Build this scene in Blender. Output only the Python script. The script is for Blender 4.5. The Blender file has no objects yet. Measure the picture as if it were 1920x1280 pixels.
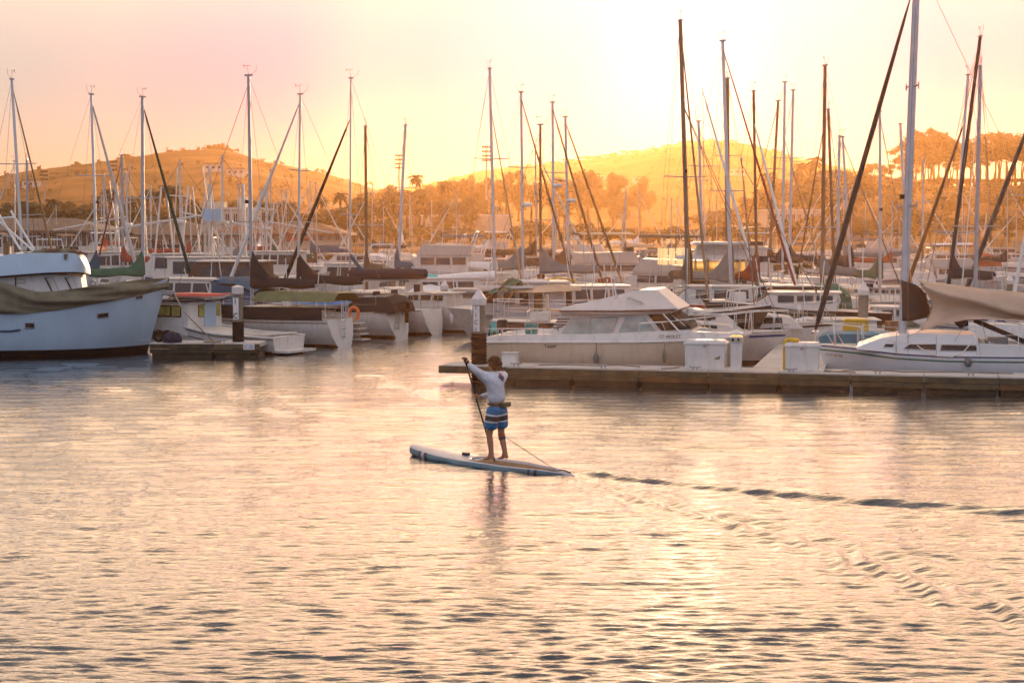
import bpy, bmesh, math, random
import numpy as np
from mathutils import Vector, Matrix, Euler
PI = math.pi
R = math.radians
rng = random.Random(7)
sc = bpy.context.scene
COL = sc.collection

# ------------------------------------------------------------------ camera
FPX = 3000.0                      # focal length in photo pixels (photo 1920 wide)
CAM_H = 4.0
PITCH = math.atan(210 / FPX)
cd = bpy.data.cameras.new('camera')
cd.sensor_width = 36
cd.lens = 36 * FPX / 1920
cd.clip_start = 0.1
cd.clip_end = 9000
cam = bpy.data.objects.new('camera', cd)
cam.location = (0, 0, CAM_H)
cam.rotation_euler = (PI / 2 - PITCH, 0, 0)
COL.objects.link(cam)
sc.camera = cam

# ------------------------------------------------------------------ sun and sky
SUN_AZ = R(6.1)                   # clockwise from +Y
SUN_EL = R(5.3)
sd = bpy.data.lights.new('sun', 'SUN')
sd.energy = 5.0
sd.angle = R(0.6)
sd.color = (1.0, 0.62, 0.34)
sun = bpy.data.objects.new('sun', sd)
svec = Vector((math.sin(SUN_AZ) * math.cos(SUN_EL), math.cos(SUN_AZ) * math.cos(SUN_EL), math.sin(SUN_EL)))
sun.rotation_euler = svec.to_track_quat('Z', 'Y').to_euler()
COL.objects.link(sun)

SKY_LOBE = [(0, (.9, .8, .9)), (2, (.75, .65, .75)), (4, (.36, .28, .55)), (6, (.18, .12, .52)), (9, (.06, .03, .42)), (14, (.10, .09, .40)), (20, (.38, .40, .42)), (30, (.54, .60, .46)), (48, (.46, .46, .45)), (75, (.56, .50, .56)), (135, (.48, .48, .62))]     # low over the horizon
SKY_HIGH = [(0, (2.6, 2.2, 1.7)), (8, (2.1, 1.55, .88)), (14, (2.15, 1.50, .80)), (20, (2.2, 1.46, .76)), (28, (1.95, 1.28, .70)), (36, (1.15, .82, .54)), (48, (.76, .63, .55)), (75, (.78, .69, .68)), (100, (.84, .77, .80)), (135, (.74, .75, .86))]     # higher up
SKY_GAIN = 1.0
w = bpy.data.worlds.new('World')
sc.world = w
w.use_nodes = True
nt = w.node_tree
nt.nodes.clear()
N = nt.nodes.new
L = nt.links.new
def vmath(op, a, b=None):
    n = N('ShaderNodeVectorMath'); n.operation = op
    for i, v in enumerate((a, b)):
        if v is None: continue
        if hasattr(v, 'is_output'): L(v, n.inputs[i])
        else: n.inputs[i].default_value = v
    return n
def fmath(op, a, b=None, clamp=False):
    n = N('ShaderNodeMath'); n.operation = op; n.use_clamp = clamp
    for i, v in enumerate((a, b)):
        if v is None: continue
        if hasattr(v, 'is_output'): L(v, n.inputs[i])
        else: n.inputs[i].default_value = v
    return n.outputs[0]
tc = N('ShaderNodeTexCoord')
dirn = vmath('NORMALIZE', tc.outputs['Generated']).outputs[0]
sep = N('ShaderNodeSeparateXYZ'); L(dirn, sep.inputs[0])
cosa = vmath('DOT_PRODUCT', dirn, tuple(svec)).outputs['Value']
ang = fmath('ARCCOSINE', fmath('MINIMUM', cosa, 0.99999))
sky = N('ShaderNodeTexSky'); sky.sky_type = 'NISHITA'; sky.sun_disc = False
sky.sun_elevation = SUN_EL; sky.sun_rotation = SUN_AZ
sky.air_density = 1.0; sky.dust_density = 0.4; sky.ozone_density = 6.0
bg1 = N('ShaderNodeBackground'); bg1.inputs[1].default_value = 0.05
L(sky.outputs[0], bg1.inputs[0])
# sun glow by angle; higher and rear sky brightened to light water and boats
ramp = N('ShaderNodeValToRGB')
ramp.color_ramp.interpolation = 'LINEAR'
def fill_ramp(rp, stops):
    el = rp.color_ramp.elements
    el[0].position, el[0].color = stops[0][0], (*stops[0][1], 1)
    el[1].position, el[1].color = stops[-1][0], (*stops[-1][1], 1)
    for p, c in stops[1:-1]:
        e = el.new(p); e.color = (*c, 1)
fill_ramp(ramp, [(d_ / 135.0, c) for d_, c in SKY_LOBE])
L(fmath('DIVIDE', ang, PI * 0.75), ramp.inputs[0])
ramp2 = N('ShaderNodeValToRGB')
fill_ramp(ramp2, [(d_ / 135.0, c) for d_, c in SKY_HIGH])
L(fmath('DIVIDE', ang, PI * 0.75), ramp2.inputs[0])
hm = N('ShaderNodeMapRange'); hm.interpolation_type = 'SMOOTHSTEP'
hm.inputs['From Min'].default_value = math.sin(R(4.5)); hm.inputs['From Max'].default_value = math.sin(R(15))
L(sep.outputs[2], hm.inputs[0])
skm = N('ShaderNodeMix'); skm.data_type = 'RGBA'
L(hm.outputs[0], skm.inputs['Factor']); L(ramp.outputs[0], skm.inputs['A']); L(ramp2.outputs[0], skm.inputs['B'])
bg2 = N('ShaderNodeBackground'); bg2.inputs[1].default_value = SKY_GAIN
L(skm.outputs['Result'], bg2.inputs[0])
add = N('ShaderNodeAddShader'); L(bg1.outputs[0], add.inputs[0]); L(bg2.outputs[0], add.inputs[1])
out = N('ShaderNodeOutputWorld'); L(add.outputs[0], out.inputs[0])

sc.view_settings.view_transform = 'Standard'
sc.view_settings.look = 'None'
sc.view_settings.gamma = 1.0
sc.view_settings.exposure = 0.0
sc.view_settings.use_curve_mapping = False
sc.cycles.max_bounces = 6
sc.cycles.diffuse_bounces = 2
sc.cycles.glossy_bounces = 3
sc.cycles.transmission_bounces = 4
sc.cycles.transparent_max_bounces = 8
sc.cycles.volume_bounces = 0
sc.cycles.caustics_reflective = False
sc.cycles.caustics_refractive = False
sc.cycles.use_denoising = True
sc.cycles.sample_clamp_direct = 8.0
sc.cycles.sample_clamp_indirect = 6

# ------------------------------------------------------------------ projecting photo measurements to places
_cp, _sp = math.cos(PITCH), math.sin(PITCH)
def ray(u, v):
    x = (u - 960) / FPX; y = -(v - 640) / FPX
    return Vector((x, _cp + y * _sp, -_sp + y * _cp))
def at(u, v, Y):
    """world point seen at photo pixel (u, v) at depth Y"""
    r = ray(u, v); return Vector((0, 0, CAM_H)) + r * (Y / r.y)
def on(u, v, z=0.0):
    """world point seen at photo pixel (u, v) on the level z"""
    r = ray(u, v); return Vector((0, 0, CAM_H)) + r * ((z - CAM_H) / r.z)

# ------------------------------------------------------------------ tagging
def tag(o, label=None, cat=None, group=None, kind=None):
    if label: o['label'] = label
    if cat: o['category'] = cat
    if group: o['group'] = group
    if kind: o['kind'] = kind
    return o
def thing(name, label, cat, loc=(0, 0, 0), rz=0.0, group=None, rot=None, scale=None):
    o = bpy.data.objects.new(name, None); COL.objects.link(o)
    o.empty_display_size = 0.2
    o.location = loc
    o.rotation_euler = rot if rot else (0, 0, rz)
    if scale: o.scale = scale
    return tag(o, label, cat, group)
def copy_tree(o, parent=None):
    c = o.copy(); COL.objects.link(c); c.parent = parent
    for ch in list(KIDS.get(o.name, ())):
        k = copy_tree(ch, c); KIDS.setdefault(c.name, []).append(k)
    return c
KIDS = {}
def copy_of(o, loc, rz, label, group=None):
    c = copy_tree(o); c.location = loc; c.rotation_euler = (0, 0, rz); tag(c, label, None, group)
    return c

# ------------------------------------------------------------------ materials
MATS = {}
def lin(c):
    return tuple(((x / 255) / 12.92 if x / 255 <= 0.04045 else ((x / 255 + 0.055) / 1.055) ** 2.4) for x in c)
def mat(name, col, rough=0.5, metal=0.0, var=0.12, vscale=3.0, bump=0.0, bscale=40.0, spec=0.5, streak=False, dirt=0.0, coat=0.0, emit=None, wave=None, island=0.0, trans=0.0, alpha=None):
    if name in MATS: return MATS[name]
    m = bpy.data.materials.new(name); m.use_nodes = True
    t = m.node_tree; b = t.nodes['Principled BSDF']
    b.inputs['Base Color'].default_value = (*col, 1)
    b.inputs['Roughness'].default_value = rough
    b.inputs['Metallic'].default_value = metal
    b.inputs['Specular IOR Level'].default_value = spec
    b.inputs['Coat Weight'].default_value = coat
    if trans: b.inputs['Transmission Weight'].default_value = trans
    tcn = t.nodes.new('ShaderNodeTexCoord')
    vec = tcn.outputs['Object']
    if streak:
        mp = t.nodes.new('ShaderNodeMapping'); mp.inputs['Scale'].default_value = (1, 1, 0.12)
        t.links.new(vec, mp.inputs[0]); vec = mp.outputs[0]
    cur = None
    if var:
        nz = t.nodes.new('ShaderNodeTexNoise'); nz.inputs['Scale'].default_value = vscale; nz.inputs['Detail'].default_value = 6
        t.links.new(vec, nz.inputs['Vector'])
        mr = t.nodes.new('ShaderNodeMapRange'); mr.inputs['From Min'].default_value = 0.3; mr.inputs['From Max'].default_value = 0.7
        mr.inputs['To Min'].default_value = 1 - var * 1.5; mr.inputs['To Max'].default_value = 1 + var
        t.links.new(nz.outputs[0], mr.inputs[0])
        mx = t.nodes.new('ShaderNodeVectorMath'); mx.operation = 'SCALE'; mx.inputs[0].default_value = col
        t.links.new(mr.outputs[0], mx.inputs['Scale']); cur = mx.outputs[0]
        if island:
            gi = t.nodes.new('ShaderNodeObjectInfo')
            m2 = t.nodes.new('ShaderNodeMapRange'); m2.inputs['To Min'].default_value = 1 - island; m2.inputs['To Max'].default_value = 1 + island
            t.links.new(gi.outputs['Random'], m2.inputs[0])
            mx2 = t.nodes.new('ShaderNodeVectorMath'); mx2.operation = 'SCALE'
            t.links.new(cur, mx2.inputs[0]); t.links.new(m2.outputs[0], mx2.inputs['Scale']); cur = mx2.outputs[0]
        if dirt:
            n2 = t.nodes.new('ShaderNodeTexNoise'); n2.inputs['Scale'].default_value = 9; n2.inputs['Detail'].default_value = 8
            mp2 = t.nodes.new('ShaderNodeMapping'); mp2.inputs['Scale'].default_value = (1, 1, 0.15)
            t.links.new(tcn.outputs['Object'], mp2.inputs[0]); t.links.new(mp2.outputs[0], n2.inputs['Vector'])
            r2 = t.nodes.new('ShaderNodeMapRange'); r2.inputs['From Min'].default_value = 0.52; r2.inputs['From Max'].default_value = 0.75
            r2.inputs['To Max'].default_value = dirt
            t.links.new(n2.outputs[0], r2.inputs[0])
            mixn = t.nodes.new('ShaderNodeMix'); mixn.data_type = 'RGBA'
            t.links.new(r2.outputs[0], mixn.inputs['Factor']); t.links.new(cur, mixn.inputs['A'])
            mixn.inputs['B'].default_value = (col[0] * .45, col[1] * .38, col[2] * .28, 1)
            cur = mixn.outputs['Result']
        t.links.new(cur, b.inputs['Base Color'])
        rr = t.nodes.new('ShaderNodeMapRange'); rr.inputs['To Min'].default_value = max(0.02, rough * .75); rr.inputs['To Max'].default_value = min(1, rough * 1.3)
        t.links.new(nz.outputs[0], rr.inputs[0]); t.links.new(rr.outputs[0], b.inputs['Roughness'])
    if bump:
        bn = t.nodes.new('ShaderNodeTexNoise'); bn.inputs['Scale'].default_value = bscale; bn.inputs['Detail'].default_value = 4
        t.links.new(vec, bn.inputs['Vector'])
        bu = t.nodes.new('ShaderNodeBump'); bu.inputs['Strength'].default_value = 1; bu.inputs['Distance'].default_value = bump
        t.links.new(bn.outputs[0], bu.inputs['Height']); t.links.new(bu.outputs[0], b.inputs['Normal'])
    if emit:
        b.inputs['Emission Color'].default_value = (*emit[0], 1); b.inputs['Emission Strength'].default_value = emit[1]
    MATS[name] = m
    return m

# ------------------------------------------------------------------ mesh builder
class MB:
    def __init__(s): s.v = []; s.f = []; s.mi = []; s.cm = 0
    def add(s, vs, fs):
        k = len(s.v); s.v.extend([tuple(p) for p in vs]); s.f.extend([tuple(i + k for i in f) for f in fs]); s.mi.extend([s.cm] * len(fs)); return s
    def box(s, c, d, rz=0.0, taper=1.0, M=None):
        hx, hy, hz = d[0] / 2, d[1] / 2, d[2] / 2
        vs = []
        for z, t in ((-hz, 1), (hz, taper)):
            for x, y in ((-hx, -hy), (hx, -hy), (hx, hy), (-hx, hy)):
                p = Vector((x * t, y * t, z))
                if M is not None: p = M @ p
                elif rz: p = Matrix.Rotation(rz, 3, 'Z') @ p
                vs.append((p.x + c[0], p.y + c[1], p.z + c[2]))
        return s.add(vs, [(0, 3, 2, 1), (4, 5, 6, 7), (0, 1, 5, 4), (1, 2, 6, 5), (2, 3, 7, 6), (3, 0, 4, 7)])
    def bar(s, a, b, wd, ht=None):
        a, b = Vector(a), Vector(b); d = b - a; q = d.to_track_quat('Z', 'Y').to_matrix()
        return s.box((a + b) / 2, (wd, ht or wd, d.length), M=q)
    def tube(s, pts, r, n=6, cap=True, flat=None):
        pts = [Vector(p) for p in pts]
        rs = r if isinstance(r, (list, tuple)) else [r] * len(pts)
        vs = []; m = len(pts)
        up = None
        for i, p in enumerate(pts):
            d = (pts[min(i + 1, m - 1)] - pts[max(i - 1, 0)]).normalized()
            if up is None:
                up = Vector((0, 0, 1)) if abs(d.z) < 0.9 else Vector((1, 0, 0))
            x = d.cross(up).normalized()
            if x.length < 1e-6: x = Vector((1, 0, 0))
            y = x.cross(d).normalized(); up = y
            for k in range(n):
                a = 2 * PI * k / n
                vs.append(p + x * (math.cos(a) * rs[i]) + y * (math.sin(a) * rs[i] * (flat or 1)))
        fs = []
        for i in range(m - 1):
            for k in range(n):
                k2 = (k + 1) % n
                fs.append((i * n + k, i * n + k2, (i + 1) * n + k2, (i + 1) * n + k))
        if cap:
            fs.append(tuple(range(n))[::-1]); fs.append(tuple((m - 1) * n + k for k in range(n)))
        return s.add(vs, fs)
    def lathe(s, prof, c=(0, 0, 0), n=12, cap=True):
        vs = []; m = len(prof)
        for r_, z in prof:
            for k in range(n):
                a = 2 * PI * k / n
                vs.append((c[0] + r_ * math.cos(a), c[1] + r_ * math.sin(a), c[2] + z))
        fs = []
        for i in range(m - 1):
            for k in range(n):
                k2 = (k + 1) % n
                fs.append((i * n + k, i * n + k2, (i + 1) * n + k2, (i + 1) * n + k))
        if cap:
            fs.append(tuple(range(n))[::-1]); fs.append(tuple((m - 1) * n + k for k in range(n)))
        return s.add(vs, fs)
    def prism(s, poly, y0, y1, top=None):
        """poly of (x, z) pushed from y0 to y1"""
        n = len(poly); t = top or poly
        vs = [(x, y0, z) for x, z in poly] + [(x, y1, z) for x, z in t]
        fs = [tuple(range(n)), tuple(range(2 * n - 1, n - 1, -1))]
        for k in range(n):
            k2 = (k + 1) % n
            fs.append((k, n + k, n + k2, k2))
        return s.add(vs, fs)
    def slab(s, poly, z0, z1):
        n = len(poly)
        vs = [(x, y, z0) for x, y in poly] + [(x, y, z1) for x, y in poly]
        fs = [tuple(range(n))[::-1], tuple(range(n, 2 * n))]
        for k in range(n):
            k2 = (k + 1) % n
            fs.append((k, k2, n + k2, n + k))
        return s.add(vs, fs)
    def grid(s, rows, closed=False, thick=None):
        """rows: list of equal-length lists of points"""
        m, n = len(rows), len(rows[0])
        vs = [p for r_ in rows for p in r_]
        fs = []
        for i in range(m - 1):
            for k in range(n - (0 if closed else 1)):
                k2 = (k + 1) % n
                fs.append((i * n + k, i * n + k2, (i + 1) * n + k2, (i + 1) * n + k))
        return s.add(vs, fs)
    def sphere(s, c, r, n=10, m=6, sc_=(1, 1, 1)):
        prof = [(max(1e-4, math.sin(PI * i / m)) * r, -math.cos(PI * i / m) * r * sc_[2]) for i in range(m + 1)]
        k = len(s.v); s.lathe(prof, (0, 0, 0), n, cap=False)
        for i in range(k, len(s.v)):
            p = s.v[i]; s.v[i] = (p[0] * sc_[0] + c[0], p[1] * sc_[1] + c[1], p[2] + c[2])
        return s
    def mesh(s, name, mats, smooth=False, fix=True):
        me = bpy.data.meshes.new(name); me.from_pydata(s.v, [], s.f); 
        for m_ in (mats if isinstance(mats, (list, tuple)) else [mats]): me.materials.append(m_)
        if any(s.mi): me.polygons.foreach_set('material_index', s.mi)
        if fix and len(s.f) < 60000:
            b = bmesh.new(); b.from_mesh(me); bmesh.ops.recalc_face_normals(b, faces=b.faces); b.to_mesh(me); b.free()
        if smooth is not False:
            me.shade_smooth()
            if smooth is not True:
                me.set_sharp_from_angle(angle=R(smooth))
        me.update()
        return me
    def build(s, name, mats, parent=None, smooth=False, fix=True, **kw):
        o = bpy.data.objects.new(name, s.mesh(name, mats, smooth, fix)); COL.objects.link(o)
        if parent is not None:
            o.parent = parent; KIDS.setdefault(parent.name, []).append(o)
        return tag(o, **kw) if kw else o
def put(name, me, parent=None, **kw):
    o = bpy.data.objects.new(name, me); COL.objects.link(o)
    if parent is not None: o.parent = parent; KIDS.setdefault(parent.name, []).append(o)
    return tag(o, **kw) if kw else o
# ================================================================== WATER
def smooth_noise(nx, seed, x, y, cell):
    r_ = np.random.RandomState(seed); g = r_.rand(nx, nx)
    gx = x / cell; gy = y / cell
    ix = np.floor(gx).astype(int); iy = np.floor(gy).astype(int)
    fx = gx - ix; fy = gy - iy
    fx = fx * fx * (3 - 2 * fx); fy = fy * fy * (3 - 2 * fy)
    a = g[ix % nx, iy % nx]; b = g[(ix + 1) % nx, iy % nx]; c = g[ix % nx, (iy + 1) % nx]; d = g[(ix + 1) % nx, (iy + 1) % nx]
    return (a * (1 - fx) + b * fx) * (1 - fy) + (c * (1 - fx) + d * fx) * fy
BOARD_TAIL = on(1074, 892); BOARD_NOSE = on(778, 850)
def wave_height(X, Y):
    r_ = np.random.RandomState(11)
    Z = np.zeros_like(X)
    # warped coordinates keep the crests from lining up
    wx = X + .8 * (smooth_noise(64, 3, X + 500, Y + 500, 3.1) - .5)
    wy = Y + 0.35 * (smooth_noise(64, 4, X + 500, Y + 500, 2.2) - .5)
    cells = [smooth_noise(64, 20 + i, X + 700, Y + 700, 1.3 + .5 * i) for i in range(6)]
    n = 0
    for lam0, cnt, slope in ((1.6, 6, .006), (0.95, 8, .006), (0.48, 12, .009), (0.68, 16, .024), (0.29, 18, .024), (0.19, 28, .050), (0.13, 24, .052)):
        for i in range(cnt):
            lam = lam0 * r_.uniform(.8, 1.25)
            th = R(88) + r_.normal(0, R(7)) + (R(6) if i % 4 else R(-13))
            k = 2 * PI / lam
            a = slope / k * r_.uniform(.6, 1.2)
            ph = r_.uniform(0, 2 * PI)
            env = .55 + .85 * cells[n % 6]; n += 1
            fade = np.clip((140 * lam - Y) / (60 * lam), 0, 1) if lam < .6 else 1.0
            if lam0 == .68: fade = np.clip((Y - 17) / 12, 0, 1) * np.clip((75 - Y) / 30, 0, 1)
            s = np.sin(k * (wx * math.cos(th) + wy * math.sin(th)) + ph)
            if lam < .6: s = 1.9 * (np.exp(1.3 * (s - 1)) - .42)
            Z += a * env * fade * s
    # patches of calmer and rougher water
    patch = .80 + .38 * smooth_noise(64, 9, X + 300, Y * 1.7 + 300, 5.5)
    Z *= patch * 1.1
    # the board's wake: two arms of short oblique crests and a churned lane between them
    T = np.array([BOARD_TAIL.x, BOARD_TAIL.y]); Nn = np.array([BOARD_NOSE.x, BOARD_NOSE.y])
    b = (T - Nn) / np.linalg.norm(T - Nn)
    rx, ry = X - T[0] + .5 * b[0], Y - T[1] + .5 * b[1]
    base = math.atan2(b[1], b[0])
    lane = np.zeros_like(X)
    for side, dang, amp in ((1, R(14), 3.4), (-1, R(-20), 2.5)):
        th = base + dang
        ux, uy = math.cos(th), math.sin(th)
        s = rx * ux + ry * uy
        q = (-rx * uy + ry * ux) * side          # + is outward
        q = q - .10 * np.sin(s * .9 + side)
        wdt = .16 + .055 * np.clip(s, 0, 99)
        on_ = np.clip(s / .6, 0, 1) * np.clip((19 - s) / 6, 0, 1)
        e = np.exp(-(q / wdt) ** 2) * on_
        nz = smooth_noise(128, 55, s + 200, q * .4 + 200, .9); nz2 = smooth_noise(128, 56, s + 200, q * .4 + 200, .32)
        for k, (off, am) in enumerate(((0, 1.0), (.26, -.7), (.50, .55), (.80, .35))):
            sig = .075 + .010 * np.clip(s, 0, 30)
            spread = off * (.5 + .13 * np.clip(s, 0, 30))
            Z += amp * am * .011 * np.exp(-((q + spread + .05 * (nz - .5)) / sig) ** 2) * on_ * (.85 + .25 * nz) * np.clip(s / (1 + off * 4), 0, 1)
        for lam, tilt, am, ph in (((.50, R(20), .0050, 0), (.33, R(28), .0042, 1.3), (.24, R(36), .003, 2.1)) if side < 0 else ((.55, R(6), .0045, 0.6), (.36, R(14), .004, 1.3), (.26, R(28), .003, 2.1))):
            kk = 2 * PI / lam
            ct = th + side * tilt                # crest line direction
            nx_, ny_ = -math.sin(ct), math.cos(ct)
            Z += amp * am * e * (.3 + 1.1 * nz2) * np.sin(kk * (rx * nx_ + ry * ny_) + ph + 2.2 * nz)
    s = rx * b[0] + ry * b[1]; q = -rx * b[1] + ry * b[0]
    e = np.exp(-(q / (.16 + .05 * np.clip(s, 0, 9))) ** 2) * np.clip(s / .3, 0, 1) * np.clip((5 - s) / 4, 0, 1)
    Z += .02 * e * (smooth_noise(128, 33, rx + 90, ry + 90, .13) - .5) + .010 * e * (smooth_noise(128, 34, rx + 90, ry + 90, .3) - .5)
    # bow ripple round the nose
    dn = np.hypot(X - Nn[0], Y - Nn[1])
    Z += .006 * np.exp(-(dn / .5) ** 2) * np.sin(dn * 28)
    return Z
def build_water():
    voff = np.concatenate([np.linspace(500, 60, 640), np.linspace(59, 8, 110)])
    d = CAM_H * 1600.0 / voff
    near = np.array([-60, -20, -5, 2, 5, 7.5, 9.5, 11])
    d = np.concatenate([near, d[d > 11.5], [1200, 2000, 3500]])
    s_in = np.linspace(-.36, .36, 860)
    s = np.concatenate([[-30, -12, -6, -3, -1.8, -1.1, -.7, -.5, -.42], s_in, [.42, .5, .7, 1.1, 1.8, 3, 6, 12, 30]])
    Sg, D = np.meshgrid(s, d)
    Wd = np.maximum(D, 10.0)
    X = Sg * Wd; Y = D
    Z = wave_height(X, Y)
    fade = np.clip((150 - Y) / 90, 0, 1) * np.clip((Y - 6) / 6, 0, 1) * (np.abs(Sg) < .39)
    Z *= fade
    m, n = X.shape
    co = np.stack([X, Y, Z], -1).reshape(-1, 3).astype(np.float32)
    idx = np.arange(m * n).reshape(m, n)
    q = np.stack([idx[:-1, :-1], idx[:-1, 1:], idx[1:, 1:], idx[1:, :-1]], -1).reshape(-1, 4).astype(np.int32)
    me = bpy.data.meshes.new('water')
    me.vertices.add(len(co)); me.vertices.foreach_set('co', co.ravel())
    me.loops.add(q.size); me.loops.foreach_set('vertex_index', q.ravel())
    me.polygons.add(len(q)); me.polygons.foreach_set('loop_start', np.arange(0, q.size, 4, dtype=np.int32))
    me.update(calc_edges=True); me.shade_smooth()
    m_ = bpy.data.materials.new('harbour_water'); m_.use_nodes = True
    t = m_.node_tree; b = t.nodes['Principled BSDF']
    b.inputs['Base Color'].default_value = (.020, .034, .042, 1)
    b.inputs['Roughness'].default_value = .045
    b.inputs['IOR'].default_value = 1.45
    tcn = t.nodes.new('ShaderNodeTexCoord')
    prev = None
    for sx, sy, sc_, dist in ((1.0, 3.0, 4.0, .012), (1.0, 3.2, 9.0, .0062), (1.0, 3.0, 21.0, .0026)):
        mp = t.nodes.new('ShaderNodeMapping'); mp.inputs['Scale'].default_value = (sx, sy, 1); mp.inputs['Rotation'].default_value = (0, 0, .12)
        t.links.new(tcn.outputs['Object'], mp.inputs[0])
        nz = t.nodes.new('ShaderNodeTexNoise'); nz.inputs['Scale'].default_value = sc_; nz.inputs['Detail'].default_value = 2; nz.inputs['Roughness'].default_value = .5
        t.links.new(mp.outputs[0], nz.inputs['Vector'])
        bu = t.nodes.new('ShaderNodeBump'); bu.inputs['Distance'].default_value = dist; bu.inputs['Strength'].default_value = 1
        t.links.new(nz.outputs[0], bu.inputs['Height'])
        if prev: t.links.new(prev, bu.inputs['Normal'])
        prev = bu.outputs[0]
    t.links.new(prev, b.inputs['Normal'])
    gl = t.nodes.new('ShaderNodeBsdfGlossy'); gl.inputs['Roughness'].default_value = .045; gl.inputs['Color'].default_value = (1, 1, 1, 1)
    t.links.new(prev, gl.inputs['Normal'])
    lw = t.nodes.new('ShaderNodeLayerWeight'); lw.inputs['Blend'].default_value = .5; t.links.new(prev, lw.inputs['Normal'])
    pw = t.nodes.new('ShaderNodeMath'); pw.operation = 'POWER'; pw.inputs[1].default_value = 3.4; t.links.new(lw.outputs['Facing'], pw.inputs[0])
    mu = t.nodes.new('ShaderNodeMath'); mu.operation = 'MULTIPLY'; mu.inputs[1].default_value = .97; mu.use_clamp = True; t.links.new(pw.outputs[0], mu.inputs[0])
    ms = t.nodes.new('ShaderNodeMixShader'); t.links.new(mu.outputs[0], ms.inputs[0]); t.links.new(b.outputs[0], ms.inputs[1]); t.links.new(gl.outputs[0], ms.inputs[2])
    t.links.new(ms.outputs[0], t.nodes['Material Output'].inputs['Surface'])
    me.materials.append(m_)
    o = bpy.data.objects.new('water', me); COL.objects.link(o)
    tag(o, kind='structure')
build_water()

# ================================================================== TERRAIN
def sil(points, dist):
    us = np.array([p[0] for p in points], float); vs = np.array([p[1] for p in points], float)
    th = (us - 960) / FPX; zz = CAM_H + (430 - vs) * dist / FPX
    return th, zz
RIDGES = [
    (1000, 620, 300, *sil([(-900, 420), (-400, 372), (0, 337), (60, 324), (130, 313), (200, 306), (300, 298), (400, 293), (440, 296), (500, 315), (560, 327), (620, 340), (700, 367), (780, 400), (860, 430), (1000, 455)], 1000)),
    (1400, 800, 500, *sil([(500, 455), (640, 400), (760, 362), (840, 345), (900, 330), (1000, 318), (1100, 304), (1170, 294), (1270, 278), (1330, 275), (1400, 285), (1480, 303), (1560, 320), (1650, 345), (1750, 370), (1920, 390), (2600, 420)], 1400)),
    (470, 220, 260, *sil([(1150, 460), (1300, 440), (1400, 415), (1480, 392), (1560, 378), (1700, 362), (1800, 352), (1920, 350), (2200, 360), (2700, 400)], 470)),
    (430, 170, 200, *sil([(350, 455), (480, 440), (600, 425), (700, 412), (800, 405), (900, 408), (1000, 418), (1150, 445)], 430)),
]
SHORE = 205.0
def ground(x, y):
    x = np.asarray(x, float); y = np.asarray(y, float)
    th = x / np.maximum(y, 1)
    z = np.clip((y - SHORE) / 6, -1, 1) * 1.2 + np.clip(y - SHORE, 0, 400) * .006
    for dist, front, back, t_, z_ in RIDGES:
        h = np.interp(th, t_, z_, left=z_[0], right=z_[-1])
        q = np.where(y < dist, (y - (dist - front)) / front, 1 - (y - dist) / (back * 3))
        q = np.clip(q, 0, 1); q = q * q * (3 - 2 * q)
        z = np.maximum(z, h * q)
    bumpy = (smooth_noise(64, 41, x + 9000, y + 9000, 90) - .5) * 8 + (smooth_noise(64, 42, x + 9000, y + 9000, 34) - .5) * 3
    return z + bumpy * np.clip((y - 420) / 300, 0, 1)
def gz(x, y): return float(ground(np.array([x]), np.array([y]))[0])
def build_terrain():
    ys = np.concatenate([np.linspace(195, 225, 12), np.linspace(230, 620, 60), np.linspace(630, 1700, 90), [1800, 2000, 2300, 2700, 3200]])
    ss = np.linspace(-1.3, 1.3, 420)
    S_, Yg = np.meshgrid(ss, ys)
    X = S_ * Yg
    Z = ground(X, Yg); Z[0, :] = -1.2
    m, n = X.shape
    co = np.stack([X, Yg, Z], -1).reshape(-1, 3)
    idx = np.arange(m * n).reshape(m, n)
    q = np.stack([idx[:-1, :-1], idx[:-1, 1:], idx[1:, 1:], idx[1:, :-1]], -1).reshape(-1, 4)
    me = bpy.data.meshes.new('hills'); me.from_pydata(co.tolist(), [], q.tolist()); me.shade_smooth()
    m_ = bpy.data.materials.new('dry_hillside_haze_tint'); m_.use_nodes = True
    t = m_.node_tree; b = t.nodes['Principled BSDF']; b.inputs['Roughness'].default_value = .95
    b.inputs['Specular IOR Level'].default_value = .1
    tcn = t.nodes.new('ShaderNodeTexCoord')
    nz = t.nodes.new('ShaderNodeTexNoise'); nz.inputs['Scale'].default_value = .03; nz.inputs['Detail'].default_value = 10; nz.inputs['Roughness'].default_value = .65
    t.links.new(tcn.outputs['Object'], nz.inputs['Vector'])
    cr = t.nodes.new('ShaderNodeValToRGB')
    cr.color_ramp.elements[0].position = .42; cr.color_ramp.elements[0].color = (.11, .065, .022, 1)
    cr.color_ramp.elements[1].position = .62; cr.color_ramp.elements[1].color = (.36, .17, .055, 1)  # dry grass colour, raised towards orange to carry part of the haze glow
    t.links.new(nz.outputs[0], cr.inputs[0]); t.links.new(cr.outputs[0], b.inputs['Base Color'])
    me.materials.append(m_)
    o = bpy.data.objects.new('hills', me); COL.objects.link(o); tag(o, kind='structure')
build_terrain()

# ================================================================== HAZE
def build_haze():
    m = bpy.data.materials.new('evening_haze'); m.use_nodes = True
    t = m.node_tree; t.nodes.clear()
    pv = t.nodes.new('ShaderNodeVolumePrincipled')
    pv.inputs['Color'].default_value = (1.0, .54, .22, 1)
    pv.inputs['Density'].default_value = HAZE_D
    pv.inputs['Anisotropy'].default_value = HAZE_G
    o_ = t.nodes.new('ShaderNodeOutputMaterial'); t.links.new(pv.outputs[0], o_.inputs['Volume'])
    mb = MB(); mb.box((0, 1700, 47), (9200, 3700, 98.0))
    ob = mb.build('haze', m); tag(ob, kind='stuff')
HAZE_D = .00031; HAZE_G = .88
build_haze()
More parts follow.
